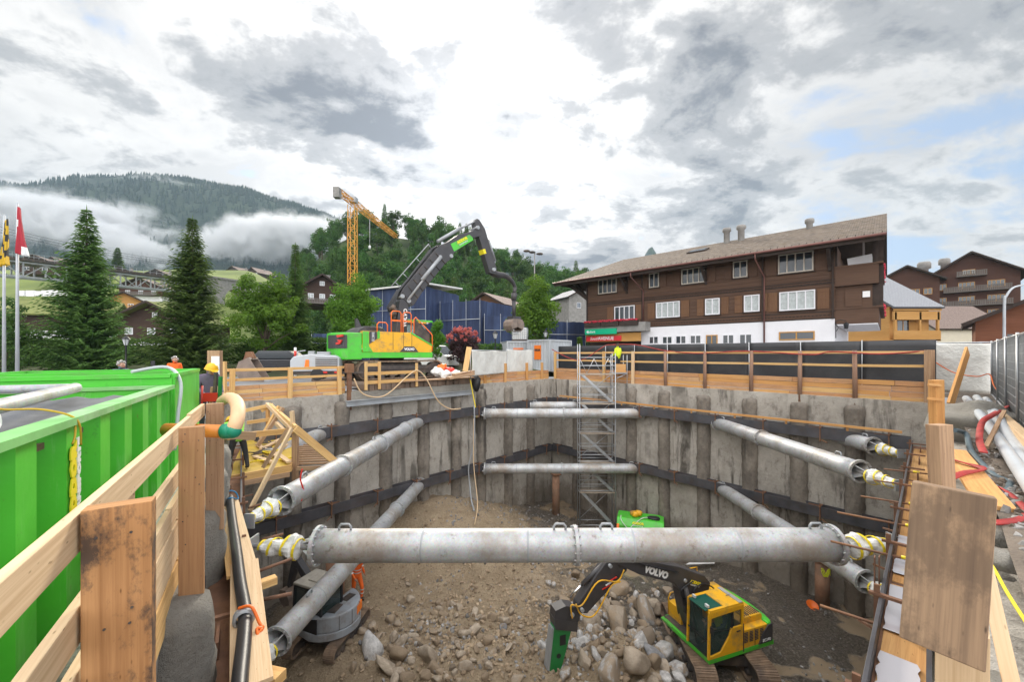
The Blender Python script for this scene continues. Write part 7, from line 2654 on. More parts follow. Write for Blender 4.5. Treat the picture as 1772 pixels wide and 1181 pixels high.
def corrugated(f, o, x, n, L_, z0, z1, pitch, dep, m=0):
 """vertical trapezoid ribs along x, outward normal n"""
 pr = [(0, 0), (.28, 0), (.42, -1), (.78, -1), (.92, 0)]
 k = int(L_ / pitch)
 pt = L_ / k
 pts = []
 for i in range(k):
  for a, b_ in pr:
   pts.append(((i + a) * pt, b_ * dep))
 pts.append((L_, 0))
 vs, fs = [], []
 for a, b_ in pts:
  for z in (z0, z1):
   vs.append(V(o) + V(x) * a + V(n) * b_ + V((0, 0, z)))
 for i in range(len(pts) - 1):
  fs.append((2 * i, 2 * i + 2, 2 * i + 3, 2 * i + 1))
 f.add(vs, fs)
def storage(label, a, b_, dep, z0, z1, m, signs=()):
 a, b_ = V(a), V(b_)
 root = thing('storage_container', label, 'container', V((a.x, a.y, z0)), 0, 'grey storage containers')
 x = b_ - a
 x.z = 0
 L_ = x.length
 x.normalize()
 n = V((x.y, -x.x, 0))
 H = z1 - z0
 f = MB()
 corrugated(f, V(), x, n, L_, .1, H - .1, .22, .045)
 corrugated(f, -n * dep, -n * -1 if False else n, -x, dep, .1, H - .1, .22, .045)
 corrugated(f, x * L_, -n, x, dep, .1, H - .1, .22, .045)
 f.build('wall', MT[m], root)
 f = MB()
 f.bar(x * .02 - n * dep / 2 + V((0, 0, H - .03)), x * (L_ - .02) - n * dep / 2 + V((0, 0, H - .03)), dep, .06)
 for q in (V(), x * L_, -n * dep, x * L_ - n * dep):
  f.bar(q, q + V((0, 0, H)), .12, .12, x)
 for z in (.06, H - .06):
  f.bar(V((0, 0, z)), x * L_ + V((0, 0, z)), .1, .12)
  f.bar(x * L_ + V((0, 0, z)), x * L_ - n * dep + V((0, 0, z)), .1, .12)
 f.build('frame', MT[m], root)
 for (s0, s1, q0, q1, txt) in signs:
  f = MB()
  f.prism([(s0, q0), (s1, q0), (s1, q1), (s0, q1)], n * .0, x, (0, 0, 1), .0, .03)
  so = f.build('orange_sign', MT['orange_sign'], root)
  if txt:
   text_mb(txt, .22, x * (s0 + s1) / 2 + n * .033 + V((0, 0, q0 + (q1 - q0) * .66)), x, (0, 0, 1), width=(s1 - s0) * .88, bold=.012).build('lettering', MT['txt_black'], so)
 return root
storage('grey corrugated storage container behind the white screen, under the white tank', at(878, 640, 30.5), at(913, 640, 30.8), 3, .3, 2.55, 'grey_light', [(.45, 1.25, 1.5, 1.72, None)])
storage('grey corrugated storage container with a tall orange sign, right one', at(914, 640, 30.0), at(951, 640, 28.8), 3, .3, 2.62, 'grey_light', [(.58, 1.17, .85, 1.9, 'RHELMA')])
p = at(900, 592, 31.5)
root = thing('caged_tank', 'white caged water tank standing on the grey storage container', 'tank', V((p.x, p.y, 2.56)), R(-8))
f = MB()
f.box((0, 0, .58), (1.1, .95, .92))
f.build('tank', MT['white_plastic'], root, .08)
f = MB()
for k in range(8):
 x = -.58 + k * 1.16 / 7
 for y in (-.5, .5):
  f.tube((x, y, .12), (x, y, 1.06), .014, seg=5)
for k in range(6):
 z = .14 + k * .18
 for y in (-.5, .5):
  f.tube((-.58, y, z), (.58, y, z), .014, seg=5)
 for x in (-.58, .58):
  f.tube((x, -.5, z), (x, .5, z), .014, seg=5)
f.build('cage', MT['scaf'], root)
f = MB()
f.box((0, 0, .05), (1.2, 1.0, .1))
f.build('pallet', MT['track_dark'], root)
f = MB()
f.box((-.3, -.52, .75), (.4, .012, .35))
f.build('label', MT['grey_light'], root)
def lantern(label, p, h):
 root = thing('street_lantern', label, 'street lamp', p, 0, 'old style street lanterns')
 f = MB()
 f.lathe([(.11, 0), (.11, .5), (.06, .6), (.05, h - .75), (.07, h - .7), (.04, h - .62)], 12)
 f.build('post', MT['black'], root)
 f = MB()
 f.lathe([(.10, h - .62), (.19, h - .25)], 6, None, 0, False)
 f.build('glass', MT['lamp_glass'], root)
 f = MB()
 f.lathe([(.24, h - .25), (.2, h - .2), (.1, h - .08), (.05, h - .05), (.03, h), (0, h + .06)], 6, None, 0, False)
 for k in range(6):
  a = k * math.pi / 3
  f.tube((.10 * math.cos(a), .10 * math.sin(a), h - .62), (.19 * math.cos(a), .19 * math.sin(a), h - .25), .012, seg=4)
 f.build('lamp_cap', MT['black'], root)
MT['lamp_glass'] = mat('lantern_glass', (0.55, 0.57, 0.58), .2, 0, .05)
lantern('street lantern standing behind the man with grey hair', ground_at(218, 25.5), 2.75)
lantern('street lantern behind the white tarpaulin left of the container', ground_at(857, 31.5), 2.6)
lantern('street lantern partly hidden behind the container with the tall orange sign', ground_at(944, 33.5), 3.0)
p = ground_at(511, 24)
root = thing('marker_pole', 'white pole with a red band above the grey compressor', 'pole', p)
f = MB()
f.tube((0, 0, 0), (0, 0, 1.9), .07, seg=10)
f.build('pole', MT['txt_white'], root)
f = MB()
f.tube((0, 0, 1.25), (0, 0, 1.7), .075, seg=10)
f.build('red_band', MT['red'], root)
p = ground_at(266, 24)
root = thing('small_sign', 'small dark sign on a short post left of the man in the orange vest', 'sign', p)
f = MB()
f.tube((0, 0, 0), (0, 0, 1.1), .04, seg=8)
f.build('post', MT['grey_steel'], root)
f = MB()
f.box((0, -.05, 1.0), (.26, .03, .3))
f.build('sign_plate', MT['black'], root)
def flag(label, u, vt, Y, cols, hang, seed):
 p = ground_at(u, Y)
 h = EYE + (HV - vt) / FPX * Y - p.z
 root = thing('flag_pole', label, 'flag pole', p, 0, 'flag poles at the left edge')
 f = MB()
 f.tube((0, 0, 0), (0, 0, h), .075, .04, 10)
 f.build('pole', MT['grey_light'], root)
 f = MB()
 nx, nz = 10, 26
 vs, fs = [], []
 for i in range(nx + 1):
  for j in range(nz + 1):
   q = j / nz
   wd = .09 + .27 * q ** 1.3
   x = (i / nx) * wd * (1 if seed == 1 else -1) + .05
   y = .11 * math.sin(i * 1.7 + seed + q * 2) * (.4 + q)
   vs.append((x + (.0 if seed == 1 else .12), y, h - .15 - hang * q - .12 * (i / nx)))
 for i in range(nx):
  for j in range(nz):
   k = i * (nz + 1) + j
   fs.append((k, k + nz + 1, k + nz + 2, k + 1))
 f.add(vs, fs, None, 0, True)
 for k in range(len(f.f)):
  i, j = k // nz, k % nz
  if seed == 1:
   f.mi[k] = 1 if (6 < j < 11 and i < 4) or (j > 20 and i > 7) else 0
  else:
   f.mi[k] = 1 if (j + i) % 9 < 4 and j < 22 else 0
 o = f.build('flag', cols, root)
 so = o.modifiers.new('thick', 'SOLIDIFY')
 so.thickness = .012
MT['flag_red'] = mat('red_flag', (0.45, 0.03, 0.05), .8, 0, .1)
MT['flag_yellow'] = mat('yellow_flag', (0.70, 0.45, 0.03), .8, 0, .1)
flag('grey flag pole with a drooping red and white flag', 30, 352, 18.5, [MT['flag_red'], MT['txt_white']], 2.2, 1)
flag('flag pole with a drooping yellow and black flag at the picture edge', 7, 373, 19.0, [MT['flag_yellow'], MT['black']], 2.2, 2)
p = at(550, 655, 19.6)
root = thing('compressor', 'grey towable compressor with louvred side behind the far left fence', 'compressor', V((p.x, p.y, .3)), R(14), scale=.96)
f = MB()
f.prism([(-1.15, .45), (1.1, .45), (1.1, 1.12), (.9, 1.25), (-.3, 1.32), (-1.0, 1.2), (-1.15, 1.0)], (0, -.55, 0), (1, 0, 0), (0, 0, 1), -1.1, 0)
cbd = f.build('body', MT['grey_light'], root, .05)
f = MB()
f.box((.52, -.56, .88), (1.02, .03, .5))
f.build('louvre_back', MT['track_dark'], cbd)
f = MB()
for k in range(5):
 f.box((.52, -.585, .68 + k * .1), (1.0, .04, .05))
f.build('louvre', MT['grey_steel'], cbd)
f = MB()
f.prism([(0, 0), (.22, 0), (.22, .42), (.06, .42)], (-.5, -.56, .62), (1, 0, 0), (0, 0, 1), 0, .02)
f.build('orange_board', MT['orange_sign'], cbd)
f = MB()
f.box((.3, 0, 1.36), (.6, .5, .16))
f.box((-.3, .1, 1.38), (.3, .3, .18))
f.path([(-.9, -.3, 1.2), (-.85, -.3, 1.45), (-.5, -.3, 1.5)], .03, 6)
f.build('top_fittings', MT['grey_steel'], root, .02)
f = MB()
f.box((0, 0, .36), (2.3, .9, .16))
f.bar((1.1, 0, .36), (2.2, 0, .34), .1, .1)
f.build('chassis', MT['track_dark'], root)
for y in (-.58, .58):
 f = MB()
 f.tube((.1, y - .09, .3), (.1, y + .09, .3), .3, seg=20)
 f.build('wheel', MT['black'], root)
for x in (.45, 1.0):
 f = MB()
 f.box((x, -.6, .40), (.22, .04, .1))
 f.build('tail_light', MT['red'], root)
p = at(495, 655, 25)
root = thing('parked_car', 'dark car parked behind the compressor near the hedge', 'car', V((p.x, p.y, .35)), R(12))
f = MB()
f.prism([(-2.1, .3), (2.1, .3), (2.15, .65), (1.9, .8), (1.1, .9), (-1.9, .9), (-2.15, .8)], (0, -.85, 0), (1, 0, 0), (0, 0, 1), -1.7, 0)
f.prism([(-1.8, .9), (1.1, .9), (.4, 1.42), (-1.3, 1.42)], (0, -.75, 0), (1, 0, 0), (0, 0, 1), -1.5, 0)
cr = f.build('body', MT['car'] if 'car' in MT else mat('dark_car_paint', (.012, .015, .022), .2, .2, .05, coat=.8), root, .06)
f = MB()
f.prism([(-1.6, .95), (.85, .95), (.32, 1.36), (-1.22, 1.36)], (0, -.76, 0), (1, 0, 0), (0, 0, 1), 0, .015)
f.build('window', MT['glass'], root)
for x in (-1.3, 1.3):
 for y in (-.8, .8):
  f = MB()
  f.tube((x, y - .1, .32), (x, y + .1, .32), .32, seg=20)
  wh = f.build('wheel', MT['black'], root)
  f = MB()
  f.tube((x, y - .115, .32), (x, y + .115, .32), .2, seg=14)
  f.build('rim', MT['grey_steel'], wh)
p = at(463, 672, 19.2)
root = thing('digging_bucket', 'wide steel digging bucket lying on the asphalt left of the compressor', 'bucket', V((p.x, p.y, .27)), R(200))
f = MB()
prof = [(0, 0), (.9, .05), (1.15, .45), (1.0, .95), (.6, 1.15), (.55, 1.05), (.92, .88), (1.05, .47), (.84, .13), (0, .08)]
f.prism(prof, (0, -.7, 0), (1, 0, 0), (0, 0, 1), -1.4, 0)
f.prism([(0, 0), (.9, .05), (1.15, .45), (1.0, .95), (.6, 1.15)], (0, -.7, 0), (1, 0, 0), (0, 0, 1), 0, .05)
f.prism([(0, 0), (.9, .05), (1.15, .45), (1.0, .95), (.6, 1.15)], (0, .7, 0), (1, 0, 0), (0, 0, 1), -.05, 0)
f.build('shell', MT['rust_bucket'], root)
f = MB()
for k in range(5):
 f.bar((.05, -.62 + .31 * k, .05), (-.28, -.62 + .31 * k, .03), .12, .08, w1=.05, h1=.03)
f.build('tooth', MT['grey_steel'], root)
f = MB()
for y in (-.2, .2):
 f.prism([(.5, 1.1), (.95, 1.0), (.85, 1.4), (.65, 1.42)], (0, y, 0), (1, 0, 0), (0, 0, 1), -.03, .03)
f.build('lug', MT['rust'], root)
p = at(742, 600, 30.5)
root = thing('parked_van', 'white van behind the cab of the big excavator', 'van', V((p.x, p.y, .35)), R(-20))
f = MB()
f.prism([(-2.2, .35), (2.2, .35), (2.2, 1.0), (1.7, 1.15), (1.05, 1.85), (-2.2, 1.85)], (0, -.85, 0), (1, 0, 0), (0, 0, 1), -1.7, 0)
f.build('body', MT['txt_white'], root, .08)
f = MB()
f.prism([(.3, 1.2), (1.5, 1.2), (1.0, 1.72), (.3, 1.72)], (0, -.86, 0), (1, 0, 0), (0, 0, 1), 0, .015)
f.quad((1.74, -.75, 1.17), (1.74, .75, 1.17), (1.12, .75, 1.8), (1.12, -.75, 1.8))
f.build('window', MT['glass'], root)
for x in (-1.4, 1.4):
 for y in (-.8, .8):
  f = MB()
  f.tube((x, y - .1, .33), (x, y + .1, .33), .33, seg=18)
  f.build('wheel', MT['black'], root)
root = thing('black_fence', 'long black panel fence in front of the brown chalet', 'fence', WFR.p(9, -1.5, .3))
ri = -root.location
pw_ = 2.16
for k in range(9):
 t_ = -.75 + k * pw_
 f = MB()
 nx, nz = 10, 8
 vs, fs = [], []
 for i in range(nx + 1):
  for j in range(nz + 1):
   vs.append(WFR.p(t_ + .012 + (pw_ - .024) * i / nx, -1.5 + .035 * noise.noise(V((t_ + i * .3, j * .3, 3))), .25 + 1.88 * j / nz) + ri)
 for i in range(nx):
  for j in range(nz):
   q = i * (nz + 1) + j
   fs.append((q, q + nz + 1, q + nz + 2, q + 1))
 f.add(vs, fs, None, 0, True)
 o = f.build('panel', MT['fence_black'], root)
 so = o.modifiers.new('thick', 'SOLIDIFY')
 so.thickness = .02
 f = MB()
 f.tube(WFR.p(t_, -1.46, .1) + ri, WFR.p(t_, -1.46, 2.16) + ri, .02, seg=6)
 f.build('post', MT['scaf'], root)
tarp('tarpaulin_screen', 'white tarpaulin fence at the right corner, behind the leaning board', at(1612, 640, 15.9), at(1716, 640, 14.9), .1, 2.02, 'tarp_white', 13, 'fence')
root = thing('mesh_fence', 'grey covered mesh fence panels along the right edge', 'fence', at(1718, 640, 14.8) * 1)
a, b_ = at(1718, 640, 14.6), at(1800, 640, 6.5)
a.z, b_.z = 0.0, 0.0
x = (b_ - a).normalized()
L_ = (b_ - a).length
n = V((x.y, -x.x, 0))
n = n if n.dot(V((0, 0, 0)) - a) > 0 else -n
for k in range(4):
 q0, q1 = a + x * (L_ * k / 4) - root.location, a + x * (L_ * (k + 1) / 4 - .06) - root.location
 f = MB()
 f.bar(q0 + V((0, 0, 1.05)), q1 + V((0, 0, 1.05)), .012, 1.86)
 f.build('cover', MT['mesh_grey'] if 'mesh_grey' in MT else MT.setdefault('mesh_grey', mat('grey_fence_cover', (.085, .095, .105), .7, 0, .2, 1.5, .3, 3)), root)
 f = MB()
 for q in (q0, q1):
  f.tube(q + n * .03, q + n * .03 + V((0, 0, 2.05)), .024, seg=8)
 for z in (.1, 2.0):
  f.tube(q0 + n * .03 + V((0, 0, z)), q1 + n * .03 + V((0, 0, z)), .02, seg=8)
 for j in range(9):
  f.tube(q0 + n * .012 + V((0, 0, .2 + j * .2)), q1 + n * .012 + V((0, 0, .2 + j * .2)), .004, seg=4)
 for j in range(14):
  q = q0.lerp(q1, (j + .5) / 14) + n * .012
  f.tube(q + V((0, 0, .1)), q + V((0, 0, 2.0)), .004, seg=4)
 f.build('frame', MT['scaf'], root)
line_thing('orange_cable', 'orange cable sagging along the white tarpaulin and the mesh fence', 'cable', [at(1615, 625, 15.6), at(1650, 645, 15.3), at(1690, 652, 14.9), at(1712, 648, 14.4), at(1720, 668, 13.6), at(1735, 685, 12.4), at(1748, 672, 11.2), at(1762, 690, 9.8), at(1790, 712, 8.2)], .018, 'orange')
line_thing('red_cable', 'dull red cable slung along the black panel fence behind the timber rails', 'cable', [at(955, 605, 27.5), at(985, 620, 26.5), at(1010, 622, 25.6), at(1045, 600, 24.8), at(1060, 597, 24.4), at(1100, 597, 23.6), at(1150, 607, 22.2), at(1210, 612, 20.6), at(1290, 608, 19.0), at(1400, 614, 17.0), at(1440, 609, 16.4), at(1520, 613, 15.4), at(1600, 608, 14.6)], .025, 'redhose')
p = at(1738, 600, 22)
root = thing('street_lamp', 'tall grey street lamp with a curved arm at the right edge', 'street lamp', V((p.x, p.y, 0)))
f = MB()
h = EYE + (HV - 510) / FPX * 22
f.path(spline([(0, 0, 0), (0, 0, h - .6), (.1, 0, h - .1), (.45, 0, h + .35), (.9, 0, h + .5), (1.2, 0, h + .55)]), .065, 8, radii=None, r1=.04)
f.build('pole', MT['grey_light'], root)
f = MB()
f.blob((1.35, 0, h + .55), (.28, .12, .06), 2)
f.build('lamp_head', MT['grey_light'], root)
p = at(1705, 600, 19)
root = thing('parked_van', 'dark off road car with roof rails behind the white tarpaulin fence', 'car', V((p.x, p.y, .0)), R(5))
f = MB()
f.prism([(-2, .4), (2, .4), (2, 1.1), (1.6, 1.2), (.9, 2.0), (-1.5, 2.0), (-2, 1.2)], (0, -.9, 0), (1, 0, 0), (0, 0, 1), -1.8, 0)
f.build('body', mat('dark_green_paint_car', (.02, .03, .028), .25, .2, .05, coat=.6), root, .06)
f = MB()
for y in (-.7, .7):
 f.tube((-1.3, y, 2.12), (.8, y, 2.12), .025, seg=6)
 for x in (-1.2, -.2, .7):
  f.tube((x, y, 1.98), (x, y, 2.12), .02, seg=6)
f.build('roof_rail', MT['grey_steel'], root)
f = MB()
f.prism([(-1.6, 1.25), (1.35, 1.25), (.85, 1.88), (-1.4, 1.88)], (0, -.91, 0), (1, 0, 0), (0, 0, 1), 0, .015)
f.build('window', MT['glass'], root)
for x in (-1.25, 1.25):
 for y in (-.85, .85):
  f = MB()
  f.tube((x, y - .1, .36), (x, y + .1, .36), .36, seg=18)
  f.build('wheel', MT['black'], root)
# ---------------------------------------------------------------- scaffold stair tower
SX0, SX1, SY0, SY1 = 3.93, 6.0, 23.1, 23.85
root = thing('scaffold_tower', 'grey scaffold stair tower standing in the far right corner of the pit', 'scaffold', (4.95, 23.5, -8.6))
ri = V((-4.95, -23.5, 8.6))
for x in (SX0, SX1):
 for y in (SY0, SY1):
  f = MB()
  f.tube(V((x, y, -8.7)) + ri, V((x, y, 2.15 if (x == SX0) else 1.6)) + ri, .027, seg=8)
  f.build('upright', MT['scaf'], root)
lv = [-6.5, -4.78, -3.06, -1.34, .38]
for i, z in enumerate(lv):
 f = MB()
 f.bar(V((SX0, (SY0 + SY1) / 2 - .1, z)) + ri, V((SX1, (SY0 + SY1) / 2 - .1, z)) + ri, .5, .07)
 f.build('deck', MT['timber_deck'] if 'timber_deck' in MT else MT.setdefault('timber_deck', mat('dusty_deck', (.36, .30, .24), .8, 0, .2, 3)), root)
 zl = -8.5 if i == 0 else lv[i - 1]
 f = MB()
 x0, x1 = (SX0 + .15, SX1 - .1)
 for y in (SY0 + .08, SY0 + .48):
  f.bar(V((x0, y, z - .02)) + ri, V((x1, y, zl + .05)) + ri, .04, .13)
 for k in range(7):
  q = (k + .5) / 7
  f.box(V((x0 + (x1 - x0) * q, SY0 + .28, z + (zl - z) * q)) + ri, (.18, .4, .03))
 f.build('stair', MT['scaf'], root)
 f = MB()
 for y in (SY0, SY1):
  for zz in (z + .5, z + .98, zl + .12):
   f.tube(V((SX0, y, zz)) + ri, V((SX1, y, zz)) + ri, .02, seg=6)
 for x in (SX0, SX1):
  for zz in (z + .02, z + .5, z + .98):
   f.tube(V((x, SY0, zz)) + ri, V((x, SY1, zz)) + ri, .02, seg=6)
 f.tube(V((SX0, SY1, zl + .1)) + ri, V((SX1, SY1, z)) + ri, .018, seg=6)
 f.build('guard_rail', MT['scaf'], root)
f = MB()
for k in range(5):
 x0 = SX0 + (SX1 - SX0) * k / 5
 x1 = SX0 + (SX1 - SX0) * (k + 1) / 5
 f.tube(V((x0, SY0, .45 if k % 2 else 1.3)) + ri, V((x1, SY0, 1.3 if k % 2 else .45)) + ri, .016, seg=5)
f.build('top_brace', MT['scaf'], root)
f = MB()
f.bar(V((6.0, 24.1, .42)) + ri, V((6.85, 24.1, .42)) + ri, .9, .06)
for x, y in ((6.85, 23.7), (6.05, 24.4), (6.85, 24.5)):
 f.tube(V((x, y, -.6)) + ri, V((x, y, 1.5)) + ri, .024, seg=6)
f.tube(V((6.0, 23.7, .0)) + ri, V((6.85, 23.7, .4)) + ri, .024, seg=6)
f.build('landing', MT['scaf'], root)
f = MB()
f.bar(V((6.15, 23.62, .72)) + ri, V((6.75, 23.62, .72)) + ri, .03, .5)
f.build('toe_board', MT['timber_orange'], root)
person((6.42, 24.15, .46), R(120), 'worker in a yellow vest and dark trousers at the top of the scaffold tower', dict(wrl=(.25, .2, 1.0), wrr=(.25, -.2, 1.0)), top='hi_yellow', legs='navy', hair='hair_dark', vest='hi_yellow')
p = V((7.0, 21.7, -8.55))
root = thing('fuel_tank', 'bright green fuel tank with yellow fittings on the pit floor before the far right wall', 'tank', p, R(-20))
f = MB()
f.prism([(-.75, 0), (.75, 0), (.75, .85), (.55, 1.25), (-.45, 1.25), (-.75, .95)], (-1.2, 0, 0), (0, 1, 0), (0, 0, 1), 0, 2.4)
f.build('tank', MT['green'], root, .04)
f = MB()
for k, (x, y) in enumerate(((-.35, 0), (-.1, .1), (-.25, -.15))):
 f.blob((x, y, 1.38), (.2, .17, .16), 2, .4, seed=k)
f.build('yellow_pump', MT['yellow'], root)
f = MB()
f.blob((.7, -.1, 1.3), (.36, .22, .09), 2, .3)
f.build('black_lid', MT['black'], root)
addor(root, V((-.1, -.68, 1.12)), (1, 0, 0), V((0, .35, .9)).normalized(), .16)
f = MB()
f.path(spline([(-1.0, -.3, 1.3), (-.95, -.72, 1.2), (-.6, -.8, .85), (-.3, -.7, 1.05), (.1, -.4, 1.32), (.5, -.1, 1.3)]), .02, 6)
f.build('hose', MT['white_plastic'], root)
f = MB()
f.tube((-1.15, -.8, 0), (-1.12, -.78, 1.0), .07, seg=8)
f.build('fire_extinguisher', MT['orange'], root)
# ---------------------------------------------------------------- big green container beside the left fence
CD = V((-.52, .854, 0)).normalized()
CN = V((CD.y, -CD.x, 0))                       # towards the pit
C0 = V((-2.45, 1.33, 0))
def green_container():
 root = thing('settling_container', 'long bright green corrugated container beside the left timber fence', 'container', C0)
 L_, zb, zt = 6.05, -1.45, 1.02
 f = MB()
 corrugated(f, V(), CD, CN, L_, zb, zt, .68, .16)
 f.bar(V((0, 0, zb)), CD * L_ + V((0, 0, zb)), .1, .2)
 f.bar(CD * L_ + V((0, 0, (zb + zt) / 2)), CD * L_ - CN * 2.4 + V((0, 0, (zb + zt) / 2)), .06, zt - zb)
 f.bar(-CN * 2.4 + V((0, 0, (zb + zt) / 2)), CD * L_ - CN * 2.4 + V((0, 0, (zb + zt) / 2)), .06, zt - zb)
 f.build('wall', MT['green_cont'], root)
 f = MB()
 f.bar(CN * -.02 + V((0, 0, zt + .03)), CD * (L_ + .05) - CN * .02 + V((0, 0, zt + .03)), .17, .06)
 f.bar(CN * -2.4 + V((0, 0, zt + .03)), CD * (L_ + .05) - CN * 2.4 + V((0, 0, zt + .03)), .14, .06)
 f.bar(CD * L_ - CN * .12 + V((0, 0, zt + .035)), CD * L_ - CN * 2.3 + V((0, 0, zt + .035)), .14, .05)
 f.build('rim', MT['green_dusty'], root)
 f = MB()
 f.bar(CD * .1 - CN * 1.2 + V((0, 0, .88)), CD * (L_ - .1) - CN * 1.2 + V((0, 0, .88)), 2.2, .05)
 f.build('slurry', MT['track'], root)
 o = CD * 2.30 + CN * .008 + V((0, 0, .50))
 text_mb('ADDOR', .135, o, (0, 0, 1), -CD, bold=.012, width=.74).build('lettering', MT['txt_yellow'], root)
 text_mb('TRANSPORTE', .085, o + CD * .105, (0, 0, 1), -CD, bold=.006, width=.78).build('lettering', MT['txt_white'], root)
m, t, b = base_mat('container_green')
c = coord(t)
n = t.noise(c, 1.1, 5, .6)
col = t.ramp(n, [(.3, (.065, .50, .03)), (.7, (.10, .62, .045))])
sn = t.noise(t.mapping(c, (5, 5, .55)), 1.0, 7, .7)
col = t.mix(t.math('MULTIPLY', t.ramp(sn, [(.55, 0.0), (.72, 1.0)]), .55), col, (.34, .66, .27))
dn = t.noise(t.mapping(c, (1, 1, .6), (4, 2, 8)), 3.2, 9, .78)
col = t.mix(t.math('MULTIPLY', t.ramp(dn, [(.60, 0.0), (.68, 1.0)]), .6), col, (.035, .20, .03))
rn = t.noise(t.mapping(c, (3, 3, .8), (7, 1, 3)), 2.0, 9, .8)
col = t.mix(t.math('MULTIPLY', t.ramp(rn, [(.655, 0.0), (.70, 1.0)]), .8), col, (.20, .10, .05))
t.l.new(col, b.inputs['Base Color'])
b.inputs['Roughness'].default_value = .45
t.l.new(t.bump(t.noise(c, 2.4, 4, .6), .25, .05), b.inputs['Normal'])
MT['green_cont'] = m
MT['green_dusty'] = mat('dusty_green_rim', (0.20, 0.50, 0.16), .6, 0, .2, 2, dirt=(.45, .50, .42), damt=.7)
green_container()
root = thing('cover_sheet', 'dark grey ribbed cover sheet stretched over the green container', 'cover', C0 + V((0, 0, 1.1)))
f = MB()
vs, fs = [], []
for i in range(30):
 for j in range(20):
  vs.append(CD * (.1 + 4.6 * i / 29) - CN * (.22 + 2.1 * j / 19) + V((0, 0, -.06 + .02 * math.sin(j * 1.9) - .05 * math.sin(math.pi * i / 29))))
for i in range(29):
 for j in range(19):
  q = i * 20 + j
  fs.append((q, q + 1, q + 21, q + 20))
f.add(vs, fs, None, 0, True)
f.build('sheet', mat('ribbed_grey_cover', (.13, .135, .145), .6, 0, .25, 3, .2, 20), root)
root = thing('roller_pipe', 'galvanised pipe lying along the edge of the green container, tied with cord', 'pipe', C0 + V((0, 0, 1.15)))
f = MB()
f.tube(CD * .1 - CN * .22 + V((0, 0, .03)), CD * 4.5 - CN * .62 + V((0, 0, .03)), .06, seg=14)
f.build('pipe', MT['galv'], root)
f = MB()
f.tube(CD * 4.5 - CN * .6 + V((0, 0, .03)), CD * 4.8 - CN * 2.4 + V((0, 0, .03)), .05, seg=12)
f.build('cross_pipe', MT['galv'], root)
f = MB()
q = CD * 2.15 - CN * .41 + V((0, 0, .03))
f.path(spline([q - CN * .25 + CD * .05 + V((0, 0, .02)), q + V((0, 0, .075)), q + CN * .08, q + CN * .30 + V((0, 0, -.02)), q + CN * .47 + CD * .05 + V((0, 0, -.12)), q + CN * .475 + CD * .12 + V((0, 0, -.34))]), .008, 6)
f.path(spline([q + CN * .46 + CD * .06 + V((0, 0, -.13)), q + CN * .475 + CD * .0 + V((0, 0, -.24)), q + CN * .475 - CD * .05 + V((0, 0, -.30))]), .007, 6)
f.build('yellow_cord', mat('mustard_cord', (.55, .36, .03), .8, 0, .1), root)
f = MB()
q = CD * 1.7 - CN * .37 + V((0, 0, .03))
f.path(spline([q - CN * .1 + CD * .12 + V((0, 0, .02)), q - CN * .12 + V((0, 0, .10)), q + CN * .1 + CD * .15 + V((0, 0, .06)), q + CN * .16 + CD * .12 + V((0, 0, -.10)), q + CN * .05 + V((0, 0, -.09))]), .007, 6)
f.build('white_cord', MT['white_plastic'], root)
root = thing('settling_container', 'plain green container standing right behind the long corrugated one', 'container', C0 + CD * 6.2)
f = MB()
f.bar(CN * .02 + V((0, 0, -.05)), CD * 2.7 + CN * .02 + V((0, 0, -.05)), .06, 2.5)
f.bar(CN * .02 + V((0, 0, -.05)), CN * -2.6 + V((0, 0, -.05)), .06, 2.5)
f.bar(CN * -2.6 + V((0, 0, -.05)), CD * 2.7 - CN * 2.6 + V((0, 0, -.05)), .06, 2.5)
f.bar(CD * 2.7 + V((0, 0, -.05)), CD * 2.7 - CN * 2.6 + V((0, 0, -.05)), .06, 2.5)
f.build('wall', MT['green_cont'], root, .01)
f = MB()
for a, b_ in ((V(), CD * 2.7), (CN * -2.6, CD * 2.7 - CN * 2.6), (V(), CN * -2.6), (CD * 2.7, CD * 2.7 - CN * 2.6), (CD * 1.3, CD * 1.3 - CN * 2.6)):
 f.bar(a + V((0, 0, 1.23)), b_ + V((0, 0, 1.23)), .13, .06 + .004 * random.random())
f.build('rim', MT['green'], root)
f = MB()
f.bar(CD * .1 - CN * 1.3 + V((0, 0, .75)), CD * 2.6 - CN * 1.3 + V((0, 0, .75)), 2.4, .05)
f.build('inside_floor', MT['rust'], root)
line_thing('white_hose', 'pale hose bent over the edge of the plain green container', 'hose', [C0 + CD * 6.25 - CN * .5 + V((0, 0, 1.3)), C0 + CD * 6.5 - CN * .1 + V((0, 0, 1.36)), C0 + CD * 6.35 + CN * .1 + V((0, 0, 1.1)), C0 + CD * 6.0 + CN * .12 + V((0, 0, .6)), C0 + CD * 5.6 + CN * .14 + V((0, 0, .1))], .028, 'grey_light')
for i, (t_, o, m_, r_, lab) in enumerate(((4.2, 2.2, 'red', .11, 'small red pump on the rim of the green container'), (4.7, 2.3, 'green', .12, 'round green fitting on the rim of the green container'))):
 f = MB()
 q = C0 + CD * t_ - CN * o + V((0, 0, 1.12))
 f.lathe([(r_, 0), (r_, .12), (r_ * .7, .16), (r_ * .75, .22), (0, .23)], 12, Matrix.Translation(q))
 simple('pump_fitting', lab, 'pump', f, MT[m_], q)
